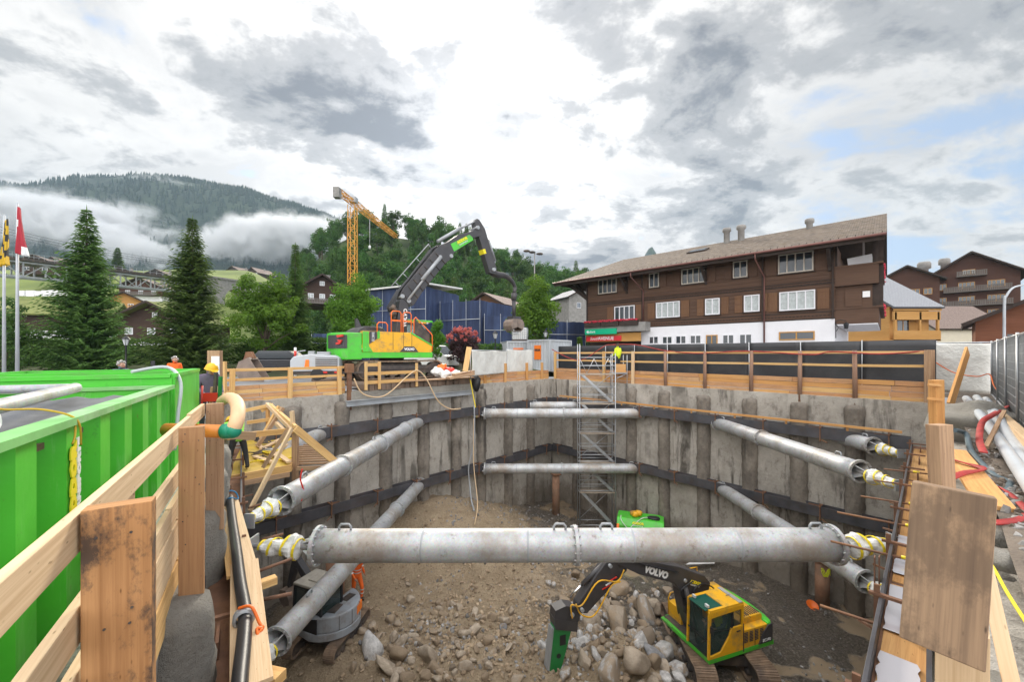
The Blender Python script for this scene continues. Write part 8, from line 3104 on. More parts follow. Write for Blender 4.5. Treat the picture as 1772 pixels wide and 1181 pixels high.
# ---------------------------------------------------------------- near left timber fence
FB, FD = V((-1.83, 1.86, 0)), V((-.534, .845, 0)).normalized()
FN = V((FD.y, -FD.x, 0))
root = thing('timber_fence', 'near left timber fence with stained posts beside the green container', 'fence', FB, 0, 'timber guard fences round the pit')
for k, (m_, w_, zt_) in enumerate((('timber_stain', .24, .90), ('timber_post', .19, .90), ('timber_old', .21, .88))):
 f = MB()
 t_ = 2.3 * k
 f.bar(FD * t_ + V((0, 0, -.95)), FD * t_ + V((0, 0, zt_)), w_, .085, FD)
 po = f.build('post', MT[m_], root, .004)
 rn_ = random.Random(k)
 for zz in (.84, .77, .42, .35, .02, -.2):
  for o_ in (-.06, .05):
   if rn_.random() < .7:
    f = MB()
    q = FD * t_ + FN * (o_ + rn_.uniform(-.02, .02)) + V((0, 0, zz)) - FD * .044
    f.tube(q, q - FD * .003, .006, seg=8)
    f.build('nail', MT['track_dark'], po)
for z, h_, off in ((.80, .175, -.155), (.385, .17, -.155)):
 for a, b_ in ((-1.9, 3.4), (3.42, 4.75)):
  f = MB()
  f.bar(FD * a + FN * off + V((0, 0, z)), FD * b_ + FN * off + V((0, 0, z - .02)), .045, h_)
  f.build('rail', MT['timber_pale'], root, .004)
for k in range(5):
 for a, b_ in ((-1.9, 2.2 + .3 * (k % 2)), (2.21 + .3 * (k % 2), 4.8)):
  f = MB()
  f.bar(FD * a + FN * (-.16 + .008 * (k % 2)) + V((0, 0, .08 - .2 * k)), FD * b_ + FN * (-.16 + .008 * (k % 2)) + V((0, 0, .07 - .2 * k)), .045, .19)
  f.build('plank', MT['timber_pale'] if k < 3 else MT['timber'], root, .004)
for t_ in (1.15, 3.45):
 f = MB()
 f.bar(FD * t_ + FN * -.2 + V((0, 0, -.5)), FD * (t_ + .5) + FN * -.3 + V((0, 0, .7)), .05, .1)
 f.build('brace', MT['timber_old'], root)
root = thing('drain_pipe', 'orange drain pipe with green sleeve and pale elbow beside the left fence', 'pipe', on_z(300, 742, .75))
ro_ = -root.location
a, b_, c_ = at(288, 744, 5.3), at(387, 747, 5.1), at(403, 746, 5.1)
f = MB()
f.tube(a + ro_, b_ + ro_, .085, seg=16)
f.build('pipe', MT['orange_pipe'] if 'orange_pipe' in MT else MT.setdefault('orange_pipe', mat('orange_plastic_pipe', (.72, .25, .04), .4, 0, .06)), root)
f = MB()
f.tube(b_ + ro_, c_ + ro_, .096, seg=16)
f.blob(c_ + ro_, .1, 2)
f.build('sleeve', mat('teal_green_sleeve', (.01, .26, .16), .5, 0, .1), root)
f = MB()
f.path(spline([at(403, 745, 5.1) + ro_, at(410, 728, 5.15) + ro_, at(412, 705, 5.4) + ro_, at(405, 692, 5.9) + ro_, at(394, 689, 6.5) + ro_, at(384, 695, 7.2) + ro_], 6), .085, 16)
f.build('flexible_hose', mat('peach_hose', (.72, .47, .27), .6, 0, .08, 4), root)
root = thing('walk_boards', 'row of timber boards lying on the near left steel waler', 'boards', on_z(430, 1000, -1.4))
ro_ = -root.location
for (u0, v0, u1, v1, w_, m_) in ((398, 870, 428, 1000, .28, 'timber_pale'), (423, 975, 436, 1190, .33, 'timber_pale'), (384, 880, 400, 1000, .1, 'timber')):
 f = MB()
 f.bar(on_z(u0, v0, -1.42 + w_ * .1) + ro_, on_z(u1, v1, -1.42 + w_ * .1) + ro_, w_, .045)
 f.build('board', MT[m_], root, .004)
f = MB()
f.bar(on_z(445, 1015, -1.5) + ro_, on_z(478, 1003, -1.5) + ro_, .12, .10)
f.build('block', MT['timber'], root, .004)
f = MB()
f.bar(on_z(450, 1168, -1.5) + ro_, on_z(486, 1176, -1.5) + ro_, .14, .10)
f.build('block', MT['timber'], root, .004)
line_thing('black_hose', 'thick black suction hose lying on the boards of the near left wall', 'hose', [on_z(398, 862, -1.3), on_z(402, 900, -1.3), on_z(409, 950, -1.31), on_z(416, 1010, -1.3), on_z(424, 1060, -1.3), on_z(422, 1110, -1.3), on_z(414, 1190, -1.3), on_z(408, 1290, -1.3)], .068, 'hose_black', 8, 14)
root = thing('hose_coupling', 'ring coupling with orange straps on the black suction hose', 'coupling', on_z(422, 1070, -1.3))
f = MB()
q = (on_z(424, 1060, -1.3) - on_z(422, 1110, -1.3)).normalized()
f.lathe([(.075, -.05), (.105, -.04), (.105, -.015), (.08, 0), (.105, .015), (.105, .04), (.075, .05)], 18, frame_m(V(), q))
f.build('ring', MT['grey_steel'], root)
f = MB()
f.path(spline([(-.06, 0, .1), (.08, 0, .12), (.2, -.05, -.02), (.26, -.08, -.05), (.22, -.12, -.04), (.28, -.2, -.1), (.2, -.25, -.12), (.27, -.1, -.05)]), .016, 6)
f.build('strap', MT['orange'], root)
line_thing('blue_strap', 'blue cord tied round the upper end of the black suction hose', 'cord', [on_z(390, 858, -1.3), on_z(398, 850, -1.22), on_z(408, 853, -1.28), on_z(412, 864, -1.4), on_z(400, 862, -1.22), on_z(391, 866, -1.3)], .012, 'cord_blue' if 'cord_blue' in MT else (MT.setdefault('cord_blue', mat('blue_cord', (.03, .22, .45), .7, 0, .1)) and 'cord_blue'))
for i, (u0, v0, u1, v1) in enumerate(((440, 992, 505, 968), (452, 935, 490, 925), (440, 1042, 505, 1028), (430, 880, 470, 868))):
 simple('steel_bar', 'short rusty steel bar sticking out of the near left waler, %s from the back' % ['third', 'second', 'fourth', 'first'][i], 'steel bar', MB().tube(on_z(u0, v0, -1.75), on_z(u1, v1, -1.75), .025, seg=8), MT['rust'], on_z(u0, v0, -1.75), 'steel bars of the near left waler')
# ---------------------------------------------------------------- timber working platform at the left corner
root = thing('work_platform', 'rough timber working platform with yellow deck hung in the left corner', 'platform', V((-7, 12, -1.65)))
ro_ = -root.location
zf_ = -1.65
A_, B_, C_, D_ = on_z(393, 826, zf_), on_z(503, 806, zf_), on_z(520, 745, zf_), on_z(428, 752, zf_)
f = MB()
f.add([p + ro_ for p in (A_, B_, C_, D_)] + [p + ro_ - V((0, 0, .05)) for p in (A_, B_, C_, D_)], [(0, 1, 2, 3), (7, 6, 5, 4), (0, 4, 5, 1), (1, 5, 6, 2), (2, 6, 7, 3), (3, 7, 4, 0)])
f.build('deck', MT['form_yellow'] if 'form_yellow' in MT else MT.setdefault('form_yellow', mat('yellow_formwork_panel', (.62, .42, .05), .6, 0, .15, 2, dirt=(.3, .22, .12), damt=.6)), root)
def pl(name, a, b_, w_, h_, m_='timber', up=(0, 0, 1)):
 f = MB()
 f.bar(V(a) + ro_, V(b_) + ro_, w_, h_, up)
 f.build(name, MT[m_], root, .004)
up_ = V((0, 0, 1))
def rise(p, v):
 """point above p seen at picture row v"""
 return V((p.x, p.y, EYE + (HV - v) / FPX * p.y))
pl('edge_board', A_ - up_ * .08, B_ - up_ * .08, .06, .2)
pl('edge_board', A_ - up_ * .24 + V((0, -.05, 0)), B_ - up_ * .24 + V((0, -.05, 0)), .05, .14, 'timber_old')
pl('edge_board', B_ - up_ * .08, C_ - up_ * .08, .06, .2)
Pc = on_z(511, 815, -1.9)
pl('post', rise(Pc, 840), rise(Pc, 738), .16, .12, 'timber_old', (0, 1, 0))
pl('rail', rise(A_, 757), rise(Pc, 745), .05, .16)
pl('rail', rise(A_, 752) + V((-.1, -.05, 0)), rise(on_z(443, 820, -1.65), 752) - up_ * .05, .05, .22, 'timber_old')
pl('strut_board', at(432, 885, 8.8), at(505, 742, 10.4), .05, .12, 'timber_pale')
pl('strut_board', at(455, 810, 11), at(500, 740, 11.2), .05, .10, 'timber_old')
for (u0, v0, u1, v1, Y0_, Y1_, m_) in ((452, 712, 470, 700, 13.4, 13.6, 'timber'), (420, 712, 472, 701, 13.2, 13.5, 'timber'), (468, 702, 512, 740, 13.4, 11.5, 'timber'), (462, 700, 506, 745, 13.5, 11.6, 'timber_pale'), (428, 732, 470, 726, 13.2, 13.4, 'timber'), (446, 772, 490, 706, 12.2, 12.8, 'timber_old'), (452, 760, 483, 704, 12.4, 13.0, 'timber'), (478, 733, 500, 755, 12.4, 11.9, 'timber_pale'), (463, 700, 464, 745, 13.5, 13.5, 'timber_orange'), (505, 712, 508, 745, 11.7, 11.7, 'timber_pale')):
 pl('loose_timber', at(u0, v0, Y0_), at(u1, v1, Y1_), .09, .11, m_)
for (u0, v0, u1, v1) in ((452, 778, 486, 760), (440, 790, 470, 800), (470, 790, 495, 770), (445, 770, 480, 790), (466, 776, 500, 800)):
 pl('deck_timber', on_z(u0, v0, zf_ + .06), on_z(u1, v1, zf_ + .09), .14, .05, 'timber_pale')
Wa, Wb, Wc = on_z(515, 808, -1.75), on_z(515, 752, -1.75), on_z(580, 806, -1.75)
for k in range(17):
 q = k / 17
 a, b_ = Wb.lerp(Wa, q), Wb.lerp(Wc, q)
 pl('slat', a, b_ - (b_ - a) * .0, .055, .05, 'timber_old')
pl('wing_board', at(511, 742, 10.9), Wc + V((.05, 0, .06)), .06, .2, 'timber')
pl('wing_edge', Wa - up_ * .05 - V((0, .05, 0)), Wc - up_ * .05 - V((0, .05, 0)), .05, .12, 'timber_old')
rg = random.Random(8)
for i in range(9):
 q = on_z(rg.uniform(440, 500), rg.uniform(765, 800), zf_ + .05)
 f = MB()
 f.path(spline([q + ro_ + V((rg.uniform(-.3, .3), rg.uniform(-.3, .3), rg.uniform(0, .08))) for _ in range(5)]), .02, 6)
 f.build('loose_hose', MT['track_dark'] if i % 3 else MT['yellow_tape'], root)
line_thing('barrier_tape', 'red and white tape dangling from the timber platform in front of the strut', 'tape', [at(523, 812, 9.7), at(520, 830, 9.65), at(525, 850, 9.7), at(521, 868, 9.6)], .018, 'red')
person(on_z(412, 815, zf_), R(140), 'worker bending over in green shirt and dark trousers on the timber platform',
  dict(waist=(.10, 0, 1.08), chest=(.32, 0, 1.24), neck=(.46, 0, 1.28), skull=(.57, 0, 1.27), crown=(.62, 0, 1.34), chin=(.62, 0, 1.21), shl=(.36, .19, 1.25), shr=(.36, -.19, 1.25), ell=(.5, .22, 1.0), elr=(.5, -.22, 1.0), wrl=(.68, .15, .85), wrr=(.68, -.15, .85), knl=(.05, .17, .5), knr=(-.02, -.17, .5), anl=(.02, .2, .09), anr=(-.1, -.2, .09), tol=(.2, .22, .04), tor=(.08, -.22, .04)),
  top='hi_green', legs='navy', helmet='helmet_y')
def stand(u, v_head, Y, rz, label, **kw):
 zt_ = EYE + (HV - v_head) / FPX * Y
 x = (u - CU) / FPX * Y
 return person((x, Y, zt_ - 1.76), rz, label, **kw)
stand(209, 623, 12.5, R(-10), 'man with short grey hair in a grey blue jacket behind the green container', top='grey_jacket', legs='navy', hair='hair_grey')
stand(302, 616, 15.5, R(-25), 'person in an orange reflective jacket behind the green container', top='hi_orange', legs='hi_orange', hair='hair_grey', bands=True)
stand(358, 626, 9.9, R(-30), 'man with yellow helmet and grey purple sweater looking down beside the container',
  pose=dict(chest=(.08, 0, 1.30), neck=(.16, 0, 1.43), skull=(.22, 0, 1.53), crown=(.25, 0, 1.62), chin=(.26, 0, 1.475), shl=(.08, .19, 1.38), shr=(.08, -.19, 1.38), wrl=(.3, .2, 1.0), wrr=(.3, -.2, 1.0), ell=(.1, .26, 1.12), elr=(.1, -.26, 1.12)), top='purple_shirt', legs='navy', helmet='helmet_y')
yy_ = min((abs((HV + (EYE - floor_z((617 - CU) / FPX * q, q)) / q * FPX) - 1040), q) for q in [12 + .05 * k for k in range(90)])[1]
xx_ = (617 - CU) / FPX * yy_
person((xx_, yy_, floor_z(xx_, yy_)), R(-40), 'worker in orange workwear and red helmet walking on the pit floor',
  dict(knl=(.22, .1, .52), anl=(.16, .1, .12), tol=(.33, .11, .07), knr=(-.02, -.1, .5), anr=(-.22, -.1, .12), tor=(-.06, -.11, .05), chest=(.06, 0, 1.31), neck=(.10, 0, 1.45), skull=(.14, 0, 1.56), crown=(.15, 0, 1.66), chin=(.19, 0, 1.52), ell=(-.12, .26, 1.16), wrl=(.02, .28, .95), elr=(.12, -.26, 1.16), wrr=(.28, -.24, 1.02)),
  top='hi_orange', legs='hi_orange', helmet='helmet_r', bands=True)
simple('white_box_post', 'upright timber frame with white board at the corner by the man in the yellow helmet', 'board', MB().bar(at(372, 690, 10.8), at(372, 607, 10.8), .34, .12, (0, 1, 0)), MT['timber_old'], at(372, 690, 10.8), bevel=.004)
simple('white_notice', 'narrow white panel fixed on the upright timber at the left corner', 'notice', MB().bar(at(373, 655, 10.7), at(373, 617, 10.7), .2, .04, (0, 1, 0)), MT['txt_white'], at(373, 655, 10.7))
simple('timber_post', 'tall thin post at the left end of the far left fence', 'post', MB().bar(at(387, 700, 13.4), at(387, 626, 13.4), .16, .1, (0, 1, 0)), MT['timber'], at(387, 700, 13.4), bevel=.004)
simple('shovel', 'red handled shovel leaning at the left corner', 'shovel', MB().tube(at(349, 705, 9), at(350, 668, 9.1), .02, seg=8).box(at(363, 688, 9.2), (.3, .03, .2), .3), MT['red'], at(349, 705, 9))
for i, (u0, v0, u1, v1, m_) in enumerate(((371, 690, 374, 645, 'track_dark'), (380, 690, 382, 652, 'green_dark'), (365, 700, 368, 670, 'timber_old'))):
 simple('steel_bar', ['dark steel bar standing at the left corner', 'green bar standing at the left corner', 'old timber bar standing at the left corner'][i], 'bar', MB().bar(at(u0, v0, 9.3), at(u1, v1, 9.3), .06, .06, (0, 1, 0)), MT[m_], at(u0, v0, 9.3))
# ---------------------------------------------------------------- near right: posts, boards, hoses
root = thing('timber_post', 'big grey stained timber post closest to the camera at right', 'post', at(1648, 990, 1.5))
ro_ = -root.location
f = MB()
f.bar(at(1627, 1126, 1.48) + ro_, at(1648, 846, 1.52) + ro_, .215, .10, (.74, .67, 0))
f.build('post', MT['timber_grey'], root, .006)
f = MB()
f.bar(at(1662, 1420, 1.68) + ro_, at(1664, 1080, 1.66) + ro_, .15, .10, (.74, .67, 0))
f.build('foot', MT['timber_pale'], root, .004)
simple('timber_board', 'fresh timber board slanting down behind the big stained post', 'board', MB().bar(at(1700, 960, 1.9), at(1765, 1250, 1.55), .16, .05, (-.5, 1, .2)), MT['timber_pale'], at(1700, 960, 1.9), bevel=.004)
simple('timber_post', 'dark brown timber post just behind the big stained post', 'post', MB().bar(at(1633, 900, 4.75), at(1625, 735, 4.8), .26, .13, (-.3, 1, 0)), MT['timber_old'], at(1625, 830, 4.8), bevel=.005)
simple('timber_post', 'third timber post from the camera with pale crosswise slats at right', 'post', MB().bar(at(1622, 790, 7.6), at(1620, 658, 7.6), .25, .12, (-.3, 1, 0)).bar(at(1605, 690, 7.5), at(1632, 693, 7.5), .03, .05).bar(at(1606, 666, 7.5), at(1628, 668, 7.5), .03, .05), MT['timber_orange'], at(1620, 720, 7.6), bevel=.005)
simple('timber_post', 'corner post of the far right fence beside the white tarpaulin', 'post', MB().bar(at(1612, 720, 13.6), at(1611, 606, 13.6), .15, .12, (0, 1, 0)), MT['timber_old'], at(1612, 690, 13.6), bevel=.005)
simple('leaning_board', 'long plank leaning against the white tarpaulin fence', 'board', MB().bar(at(1643, 705, 10.6), at(1674, 608, 12.2), .30, .06, (0, 1, .2)), MT['timber_orange'], at(1643, 705, 10.6), bevel=.004)
def rz_ground(u, v, z=-.26):
 p = on_z(u, v, z)
 return V((p.x, p.y, gz(p.x, p.y)))
for i, (u0, v0, um, vm, u1, v1) in enumerate(((1672, 690, 1722, 752, 1800, 866), (1690, 688, 1740, 752, 1810, 846), (1706, 692, 1752, 762, 1815, 830))):
 pts = [on_z(u0, v0, .30), on_z((u0 + um) / 2 - 2, (v0 + vm) / 2 - 4, .22), on_z(um, vm, .02), on_z((um + u1) / 2, (vm + v1) / 2, -.05), on_z(u1, v1, -.05)]
 line_thing('grey_pipe', '%s grey plastic pipe of the bundle lying on the right bank' % ['left', 'middle', 'right'][i], 'pipe', pts, .085, 'grey_light', 8, 12, 'bundle of grey pipes on the right bank')
line_thing('water_hose', 'blue grey hose winding over the muddy right bank', 'hose', [on_z(1652, 745, .05), on_z(1672, 752, -.05), on_z(1680, 780, -.12), on_z(1715, 820, -.18), on_z(1745, 836, -.2), on_z(1742, 852, -.2), on_z(1715, 862, -.2), on_z(1660, 868, -.2)], .045, 'hose_blue' if 'hose_blue' in MT else (MT.setdefault('hose_blue', mat('blue_grey_hose', (.09, .13, .15), .45, 0, .15)) and 'hose_blue'), 8)
def ribbon(label, pts, w_, m):
 p = spline(pts, 10)
 f = MB()
 vs, fs = [], []
 for i, q in enumerate(p):
  d = (p[min(i + 1, len(p) - 1)] - p[max(i - 1, 0)]).normalized()
  s_ = d.cross(V((0, 0, 1))).normalized()
  tw = .5 * math.sin(i * .18)
  s_ = (s_ * math.cos(tw) + V((0, 0, 1)) * math.sin(tw))
  for e in (-.5, .5):
   vs.append(q + s_ * w_ * e + V((0, 0, .05)))
 for i in range(len(p) - 1):
  fs.append((2 * i, 2 * i + 1, 2 * i + 3, 2 * i + 2))
 f.add(vs, fs, None, 0, True)
 o = simple('flat_hose', label, 'hose', f, MT[m], pts[0], 'red flat hoses on the right bank')
 so = o.modifiers.new('thick', 'SOLIDIFY')
 so.thickness = .02
ribbon('red flat hose laid over the grey pipes', [on_z(1702, 788, 0), on_z(1694, 765, .05), on_z(1700, 735, .2), on_z(1718, 722, .28), on_z(1745, 705, .2)], .09, 'redhose')
ribbon('red flat hose coiled behind the dark brown post', [on_z(1640, 790, -.15), on_z(1650, 800, -.12), on_z(1690, 812, -.12), on_z(1700, 818, -.12), on_z(1670, 824, -.12), on_z(1640, 836, -.15)], .07, 'redhose')
ribbon('red flat hose in a wide loop right of the big stained post', [on_z(1700, 848, -.2), on_z(1735, 852, -.2), on_z(1762, 875, -.2), on_z(1775, 895, -.2), on_z(1760, 908, -.2), on_z(1715, 912, -.2), on_z(1680, 905, -.2)], .06, 'redhose')
line_thing('yellow_line', 'thin yellow cord running over the mud at the right edge', 'cord', [on_z(1690, 940, -.22), on_z(1720, 985, -.22), on_z(1745, 1030, -.22), on_z(1790, 1100, -.22)], .012, 'yellow_tape')
simple('walk_board', 'pale board lying on the muddy right bank beside the hoses', 'board', MB().bar(on_z(1650, 780, -.12), on_z(1725, 880, -.17), .3, .05), MT['timber_orange'], on_z(1690, 830, -.15), bevel=.004)
simple('kerb_beam', 'pale timber beam lying along the grass at the right edge', 'beam', MB().bar(on_z(1716, 712, .1), on_z(1830, 822, .0), .14, .34), MT['timber_pale'], on_z(1750, 745, .1), bevel=.006)
simple('timber_stake', 'thin stake sticking up beside the grey pipes', 'stake', MB().bar(on_z(1706, 775, -.05), at(1738, 712, 8.6), .06, .05), MT['timber_old'], on_z(1706, 775, -.05))
f = MB()
f.blob(on_z(1692, 735, -.1), (.75, .95, .5), 4, .35, seed=5)
simple('concrete_block', 'rough concrete block beside the grey pipes on the right bank', 'block', f, MT['lump'], on_z(1692, 735, -.1))
for i, (u, v, z_, sx, lab) in enumerate(((1745, 872, -.3, .35, 'pale flat stone beside the red hose loop'), (1735, 970, -.3, .25, 'flat stone in the mud at the right edge, lower one'), (1755, 930, -.3, .3, 'flat stone in the mud at the right edge, upper one'), (1700, 800, -.3, .2, 'small stone under the red hose'))):
 f = MB()
 p = on_z(u, v, z_)
 f.blob(p, (sx, sx * .7, sx * .35), 3, .3, seed=i + 30)
 simple('stone', lab, 'stone', f, MT['lump'], p)
# ================================================================ boulders and rubble on the floor
def rock_mesh(seed, angular=.5, sub=3):
 rg = random.Random(seed)
 bm = bmesh.new()
 bmesh.ops.create_icosphere(bm, subdivisions=sub, radius=1.0)
 planes = []
 for _ in range(12):
  z = rg.uniform(-1, 1)
  a = rg.uniform(0, 6.28)
  r = math.sqrt(1 - z * z)
  planes.append((V((r * math.cos(a), r * math.sin(a), z)), rg.uniform(.48, .86)))
 vs = []
 for v in bm.verts:
  p = v.co * (1 + .18 * noise.noise(v.co * 1.1 + V((seed, 0, 0))))
  for n, d in planes:
   e = p.dot(n) - d
   if e > 0:
    p = p - n * e * (.55 + .45 * angular)
  p *= 1 + .035 * noise.noise(p * 4 + V((0, seed, 0)))
  vs.append(p)
 fs = [tuple(v.index for v in f.verts) for f in bm.faces]
 bm.free()
 mb = MB()
 mb.add(vs, fs, None, 0, True)
 return mb
def stone_mat(name, c1, c2, mud):
 m, t, b = base_mat(name)
 c = coord(t)
 oi = t.new('ShaderNodeObjectInfo').outputs['Random']
 off = t.new('ShaderNodeCombineXYZ')
 t.l.new(t.math('MULTIPLY', oi, 40.0), off.inputs[0])
 cc = t.vmath('ADD', c, off.outputs[0])
 n = t.noise(cc, 1.6, 8, .68)
 col = t.ramp(n, [(.3, c1), (.7, c2)])
 mn = t.noise(cc, 1.1, 7, .7)
 thr = t.math('SUBTRACT', t.math('ADD', mn, t.math('MULTIPLY', oi, .42)), .66)
 col = t.mix(t.ramp(thr, [(.0, 1.0), (.10, 0.0)]), col, mud)
 hs = t.new('ShaderNodeHueSaturation')
 t.l.new(col, hs.inputs['Color'])
 t.set(hs.inputs['Value'], t.math('ADD', .75, t.math('MULTIPLY', oi, .5)))
 t.l.new(hs.outputs[0], b.inputs['Base Color'])
 b.inputs['Roughness'].default_value = .78
 t.l.new(t.bump(t.noise(cc, 9, 8, .7), .55, .06), b.inputs['Normal'])
 return m
MT['stone_brown'] = stone_mat('muddy_boulder', (.22, .175, .13), (.42, .35, .27), (.32, .24, .16))
MT['stone_grey'] = stone_mat('grey_boulder', (.22, .215, .21), (.62, .60, .58), (.33, .26, .19))
MT['stone_dark'] = stone_mat('dark_boulder', (.12, .12, .125), (.30, .30, .31), (.22, .17, .12))
protos = []
for i in range(10):
 o = rock_mesh(100 + i, .75 + .06 * (i % 4)).build('boulder', [MT['stone_brown'], MT['stone_grey'], MT['stone_dark'], MT['stone_brown']][i % 4])
 protos.append(o)
usedp = [False] * 10
rg = random.Random(77)
spots = []
def put(x, y, r, k, label, grp='loose boulders heaped on the pit floor', lift=.32, sq=None):
 z = floor_z(x, y)
 o = protos[k] if not usedp[k] else protos[k].copy()
 if usedp[k]:
  COL.objects.link(o)
 usedp[k] = True
 o.location = (x, y, z + r * lift)
 o.rotation_euler = (rg.uniform(0, 6.28), rg.uniform(-.5, .5), rg.uniform(0, 6.28))
 s_ = sq or (rg.uniform(.9, 1.35), rg.uniform(.8, 1.1), rg.uniform(.6, .85))
 o.scale = (r * s_[0], r * s_[1], r * s_[2])
 tag(o, label, 'boulder', grp)
 spots.append((x, y, r))
def on_floor(u, v):
 z = -8.2
 for _ in range(12):
  p = on_z(u, v, z)
  z = floor_z(p.x, p.y)
 return p
big = [((1069, 1090), .62, 0, 'broad flat brown boulder in the middle of the heap, largest'), ((1022, 1083), .40, 4, 'rounded brown boulder right beside the breaker top'), ((1098, 1150), .50, 8, 'large brown boulder at the lower middle of the heap'), ((1122, 1108), .34, 1, 'grey boulder with pale face right of the largest boulder'),
  ((1057, 1170), .42, 5, 'pale grey boulder at the bottom edge of the picture, in front of the heap'), ((1150, 1135), .36, 1, 'upright pale grey boulder at the right side of the heap'), ((1070, 1025), .48, 0, 'long brown boulder at the top of the heap'), ((1048, 1050), .30, 4, 'round brown boulder high on the heap below the stick'),
  ((1120, 1070), .52, 5, 'whitish grey slab leaning at the right of the heap'), ((1130, 1140), .36, 2, 'dark grey boulder between the pale ones'), ((645, 1128), .36, 5, 'large smooth brown boulder right of the mini excavator'), ((690, 1140), .36, 4, 'brown boulder in the stone row left of the centre'),
  ((740, 1140), .34, 8, 'blocky brown boulder left of the breaker heap'), ((668, 1160), .34, 3, 'brown boulder at the bottom edge, left stone row'), ((1172, 1165), .34, 5, 'pale boulder touching the left track of the yellow excavator'), ((1010, 1150), .30, 7, 'brown boulder at the foot of the breaker'), ((995, 998), .30, 3, 'single brown boulder lying on the earth slope under the big strut'), ((1172, 1105), .25, 2, 'dark boulder near the right foot of the heap')]
for (u, v), r, k, lab in big:
 p = on_floor(u, v)
 put(p.x, p.y, r, k, lab, None, .35)
cnt = 0
tries = 0
while cnt < 265 and tries < 9000:
 tries += 1
 w = rg.random()
 if w < .62:
  u, v, r = rg.gauss(1075, 58), rg.uniform(1025, 1200), rg.uniform(.10, .30)
 elif w < .9:
  q = rg.random()
  u, v, r = rg.gauss(690 + 120 * q, 80), 1190 - rg.random() ** 1.3 * 120 - 40 * (1 - q), rg.uniform(.07, .22)
 else:
  u, v, r = rg.uniform(700, 1100), rg.uniform(990, 1185), rg.uniform(.06, .13)
 if not (585 < u < 1185):
  continue
 p = on_floor(u, v)
 if any((p.x - a) ** 2 + (p.y - b_) ** 2 < ((r + c_) * .64) ** 2 for a, b_, c_ in spots):
  continue
 k = rg.choice([0, 4, 8, 1, 5, 9, 7, 1, 5, 2]) if u > 900 else rg.choice([0, 4, 8, 3, 7, 0, 4, 8, 3, 6])
 heap = u > 930 and v > 1010
 lab = 'loose muddy stone in the heap under the breaker' if heap else 'loose brown stone scattered on the earth slope left of the breaker'
 put(p.x, p.y, r, k, lab, 'stones heaped under the breaker' if heap else 'stones scattered on the earth slope')
 cnt += 1
def rubble(name, label, n, pick, rmin, rmax, m, seed, zf=floor_z, inside=True):
 rg = random.Random(seed)
 base = []
 for i in range(5):
  r_ = rock_mesh(300 + i, .9, 1)
  base.append((r_.v, r_.f))
 vs, fs = [], []
 k = 0
 while k < n:
  x, y = pick(rg)
  dm_ = min(w.dist(x, y) for w in (WFL, WFR, WNL, WNR))
  if (dm_ < .3) if inside else (dm_ > -.45):
   continue
  r = rmin + (rmax - rmin) * rg.random() ** 3
  z = zf(x, y) + r * .25
  E_ = Euler((rg.uniform(0, 6.28), rg.uniform(0, 6.28), rg.uniform(0, 6.28))).to_matrix()
  bv, bf = base[k % 5]
  o = len(vs)
  s_ = (r * rg.uniform(.8, 1.4), r * rg.uniform(.7, 1.1), r * rg.uniform(.6, .9))
  for p in bv:
   q = E_ @ V((p[0] * s_[0], p[1] * s_[1], p[2] * s_[2]))
   vs.append((x + q.x, y + q.y, z + q.z))
  fs.extend([tuple(o + i for i in f) for f in bf])
  k += 1
 mb = MB()
 mb.add(vs, fs)
 return tag(mb.build(name, m), label, 'rubble', None, 'stuff')
MT['clod'] = mat('earth_clods', (.29, .21, .135), .92, 0, .35, .8, .5, 20, col2=(.48, .37, .25), coords='World')
MT['chip'] = mat('stone_chips', (.16, .15, .14), .85, 0, .5, 1.5, .4, 20, col2=(.46, .44, .42), coords='World')
rubble('earth_rubble', 'brown clods and gravel spread over the earth slope', 5200, lambda g: (g.gauss(-.6, 3.0), g.gauss(13.0, 3.6)), .02, .11, MT['clod'], 5)
rubble('grey_rubble', 'grey stone chips along the wet floor and between the boulders', 2600, lambda g: (g.choice([g.gauss(-2.6, .8), g.gauss(2.5, 2.6), g.gauss(8.5, 2.4), g.gauss(2.0, 1.6)]), g.choice([g.gauss(12.2, .9), g.gauss(22.5, 2.2), g.gauss(16, 3)])), .02, .10, MT['chip'], 6)
rubble('bank_gravel', 'grey stones and gravel strewn over the muddy right bank', 2600, lambda g: (lambda t_, o: (WNR.p(t_, -o).x, WNR.p(t_, -o).y))(g.uniform(1.5, 19), .45 + 4.2 * g.random() ** 1.6), .012, .075, MT['chip'], 8, gz, False)
rubble('bank_clods', 'brown clods of earth on the right bank', 1500, lambda g: (lambda t_, o: (WNR.p(t_, -o).x, WNR.p(t_, -o).y))(g.uniform(1.5, 19), .45 + 4.5 * g.random() ** 1.3), .015, .10, MT['mud'], 9, gz, False)
random.seed(21)
vs_, fs_ = [], []
for _ in range(900):
 q = on_z(random.uniform(1735, 1800), random.uniform(705, 790), -.05)
 q.z = gz(q.x, q.y)
 h = random.uniform(.06, .2)
 a = random.uniform(0, 6.28)
 d = V((math.cos(a), math.sin(a), 0))
 o = len(vs_)
 vs_.extend([q - d * .012, q + d * .012, q + d.orthogonal() * .05 + V((0, 0, h))])
 fs_.append((o, o + 1, o + 2))
mb = MB()
mb.add(vs_, fs_)
tag(mb.build('grass_tufts', MT['leaf_bush']), 'green grass tufts beside the pale timber beam at the right edge', 'grass', None, 'stuff')
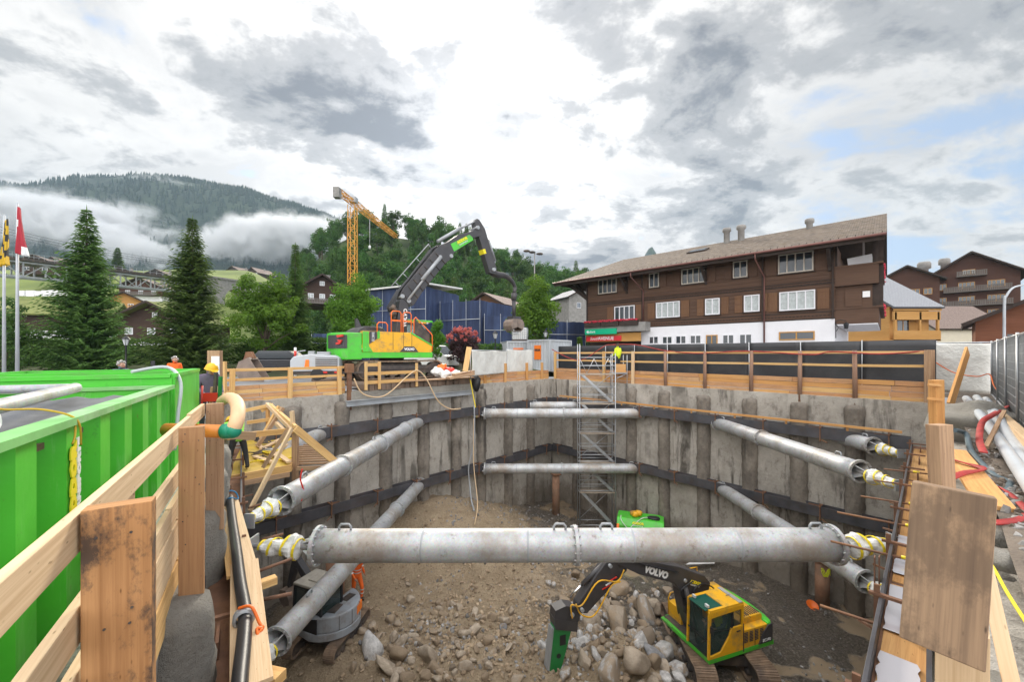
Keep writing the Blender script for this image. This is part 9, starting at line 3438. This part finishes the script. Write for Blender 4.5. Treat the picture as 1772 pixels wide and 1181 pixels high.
for i, (u, v, m_, r_, lab) in enumerate(((1405, 1050, 'orange', .22, 'flat orange rubble bucket lying beside the spray painted pipe'), (655, 1184, 'txt_yellow', .16, 'yellow plastic scrap among the stones at the bottom edge'))):
 p = on_z(u, v, -8.6 if i == 0 else -7.5)
 f = MB()
 f.lathe([(r_ * .6, -.02), (r_, .08), (r_ * .92, .08), (r_ * .55, .01), (0, .0)], 16, Matrix.Translation(p) @ Matrix.Rotation(.5, 4, 'X'))
 simple('floor_scrap', lab, 'scrap', f, MT[m_], p)
p = on_z(1385, 985, -8.5)
root = thing('green_ladder', 'pale green ladder lying on the floor before the right wall', 'ladder', p)
f = MB()
for o in (0, .42):
 f.bar((-1.7, .9 + o, .15), (1.2, -.1 + o, .15), .05, .07)
f.build('side_rail', MT['green_pale'] if 'green_pale' in MT else MT.setdefault('green_pale', mat('pale_green_paint', (.25, .45, .25), .5, 0, .1)), root)
f = MB()
for k in range(9):
 q = (k + .5) / 9
 f.tube((-1.7 + 2.9 * q, .9 - q, .15), (-1.7 + 2.9 * q, 1.32 - q, .15), .018, seg=6)
f.build('rung', MT['green_pale'], root)
f = MB()
p = on_z(1215, 975, -8.4)
f.prism([(-.9, 0), (.6, -.1), (.9, .25), (.2, .4)], p, (1, .2, 0), (0, .5, .5), 0, .04)
simple('sheet_scrap', 'pale crumpled sheet lying under the big strut behind the boom', 'sheet', f, MT['white_plastic'], p)
# ================================================================ air: haze over the whole valley, mist banks on the mountain
def volume_mat(name, density, col, noise_scale=None, thr=.5, aniso=0.0):
 m = bpy.data.materials.new(name)
 m.use_nodes = True
 t = NT(m.node_tree)
 t.n.clear()
 out = t.new('ShaderNodeOutputMaterial')
 v = t.new('ShaderNodeVolumePrincipled')
 v.inputs['Color'].default_value = (*col, 1)
 v.inputs['Density'].default_value = density
 v.inputs['Anisotropy'].default_value = aniso
 if noise_scale:
  g = coord(t, 'Object')
  r = t.new('ShaderNodeVectorMath', operation='LENGTH')
  t.l.new(g, r.inputs[0])
  n = t.noise(t.mapping(g, (3.4, 1.2, 1.0)), noise_scale, 7, .62, .6)
  fall = t.math('SUBTRACT', 1.0, r.outputs['Value'])
  d = t.math('MULTIPLY', t.math('SUBTRACT', t.math('ADD', t.math('MULTIPLY', n, 1.45), t.math('MULTIPLY', fall, .75)), thr), density * 2.2)
  d = t.math('MULTIPLY', t.math('MAXIMUM', d, 0.0), t.math('MULTIPLY', fall, 2.5, clamp=True))
  t.l.new(d, v.inputs['Density'])
 t.l.new(v.outputs[0], out.inputs['Volume'])
 return m
f = MB()
f.box((-150, 780, 305), (3700, 1660, 632))
tag(f.build('haze', volume_mat('valley_haze', .00014, (.62, .81, 1.0))), None, None, None, 'stuff')
mm = [volume_mat('mist_%d' % i, (.17, .05)[i], (.98, .99, 1.0), (1.9, 1.7)[i], (.84, .95)[i]) for i in range(2)]
for i, (u, v, Y, rx, ry, rz_, rot, lab) in enumerate(((60, 388, 880, 360, 120, 85, -3, 'white mist bank lying across the left flank of the mountain'), (190, 420, 850, 250, 95, 60, -18, 'tail of mist sloping down behind the tall spruces'), (475, 415, 840, 210, 95, 62, 4, 'white mist bank below the ridge at right of the mountain'), (285, 328, 1080, 150, 70, 46, -10, 'thin mist drifting over the mountain crest'))):
 p = at(u, v, Y)
 f = MB()
 f.blob((0, 0, 0), 1.0, 4)
 o = f.build('mist_bank', mm[i == 3])
 o.location = p
 o.scale = (rx, ry, rz_)
 o.rotation_euler = (0, R(-rot), 0)
 tag(o, lab, 'mist', None, 'stuff')
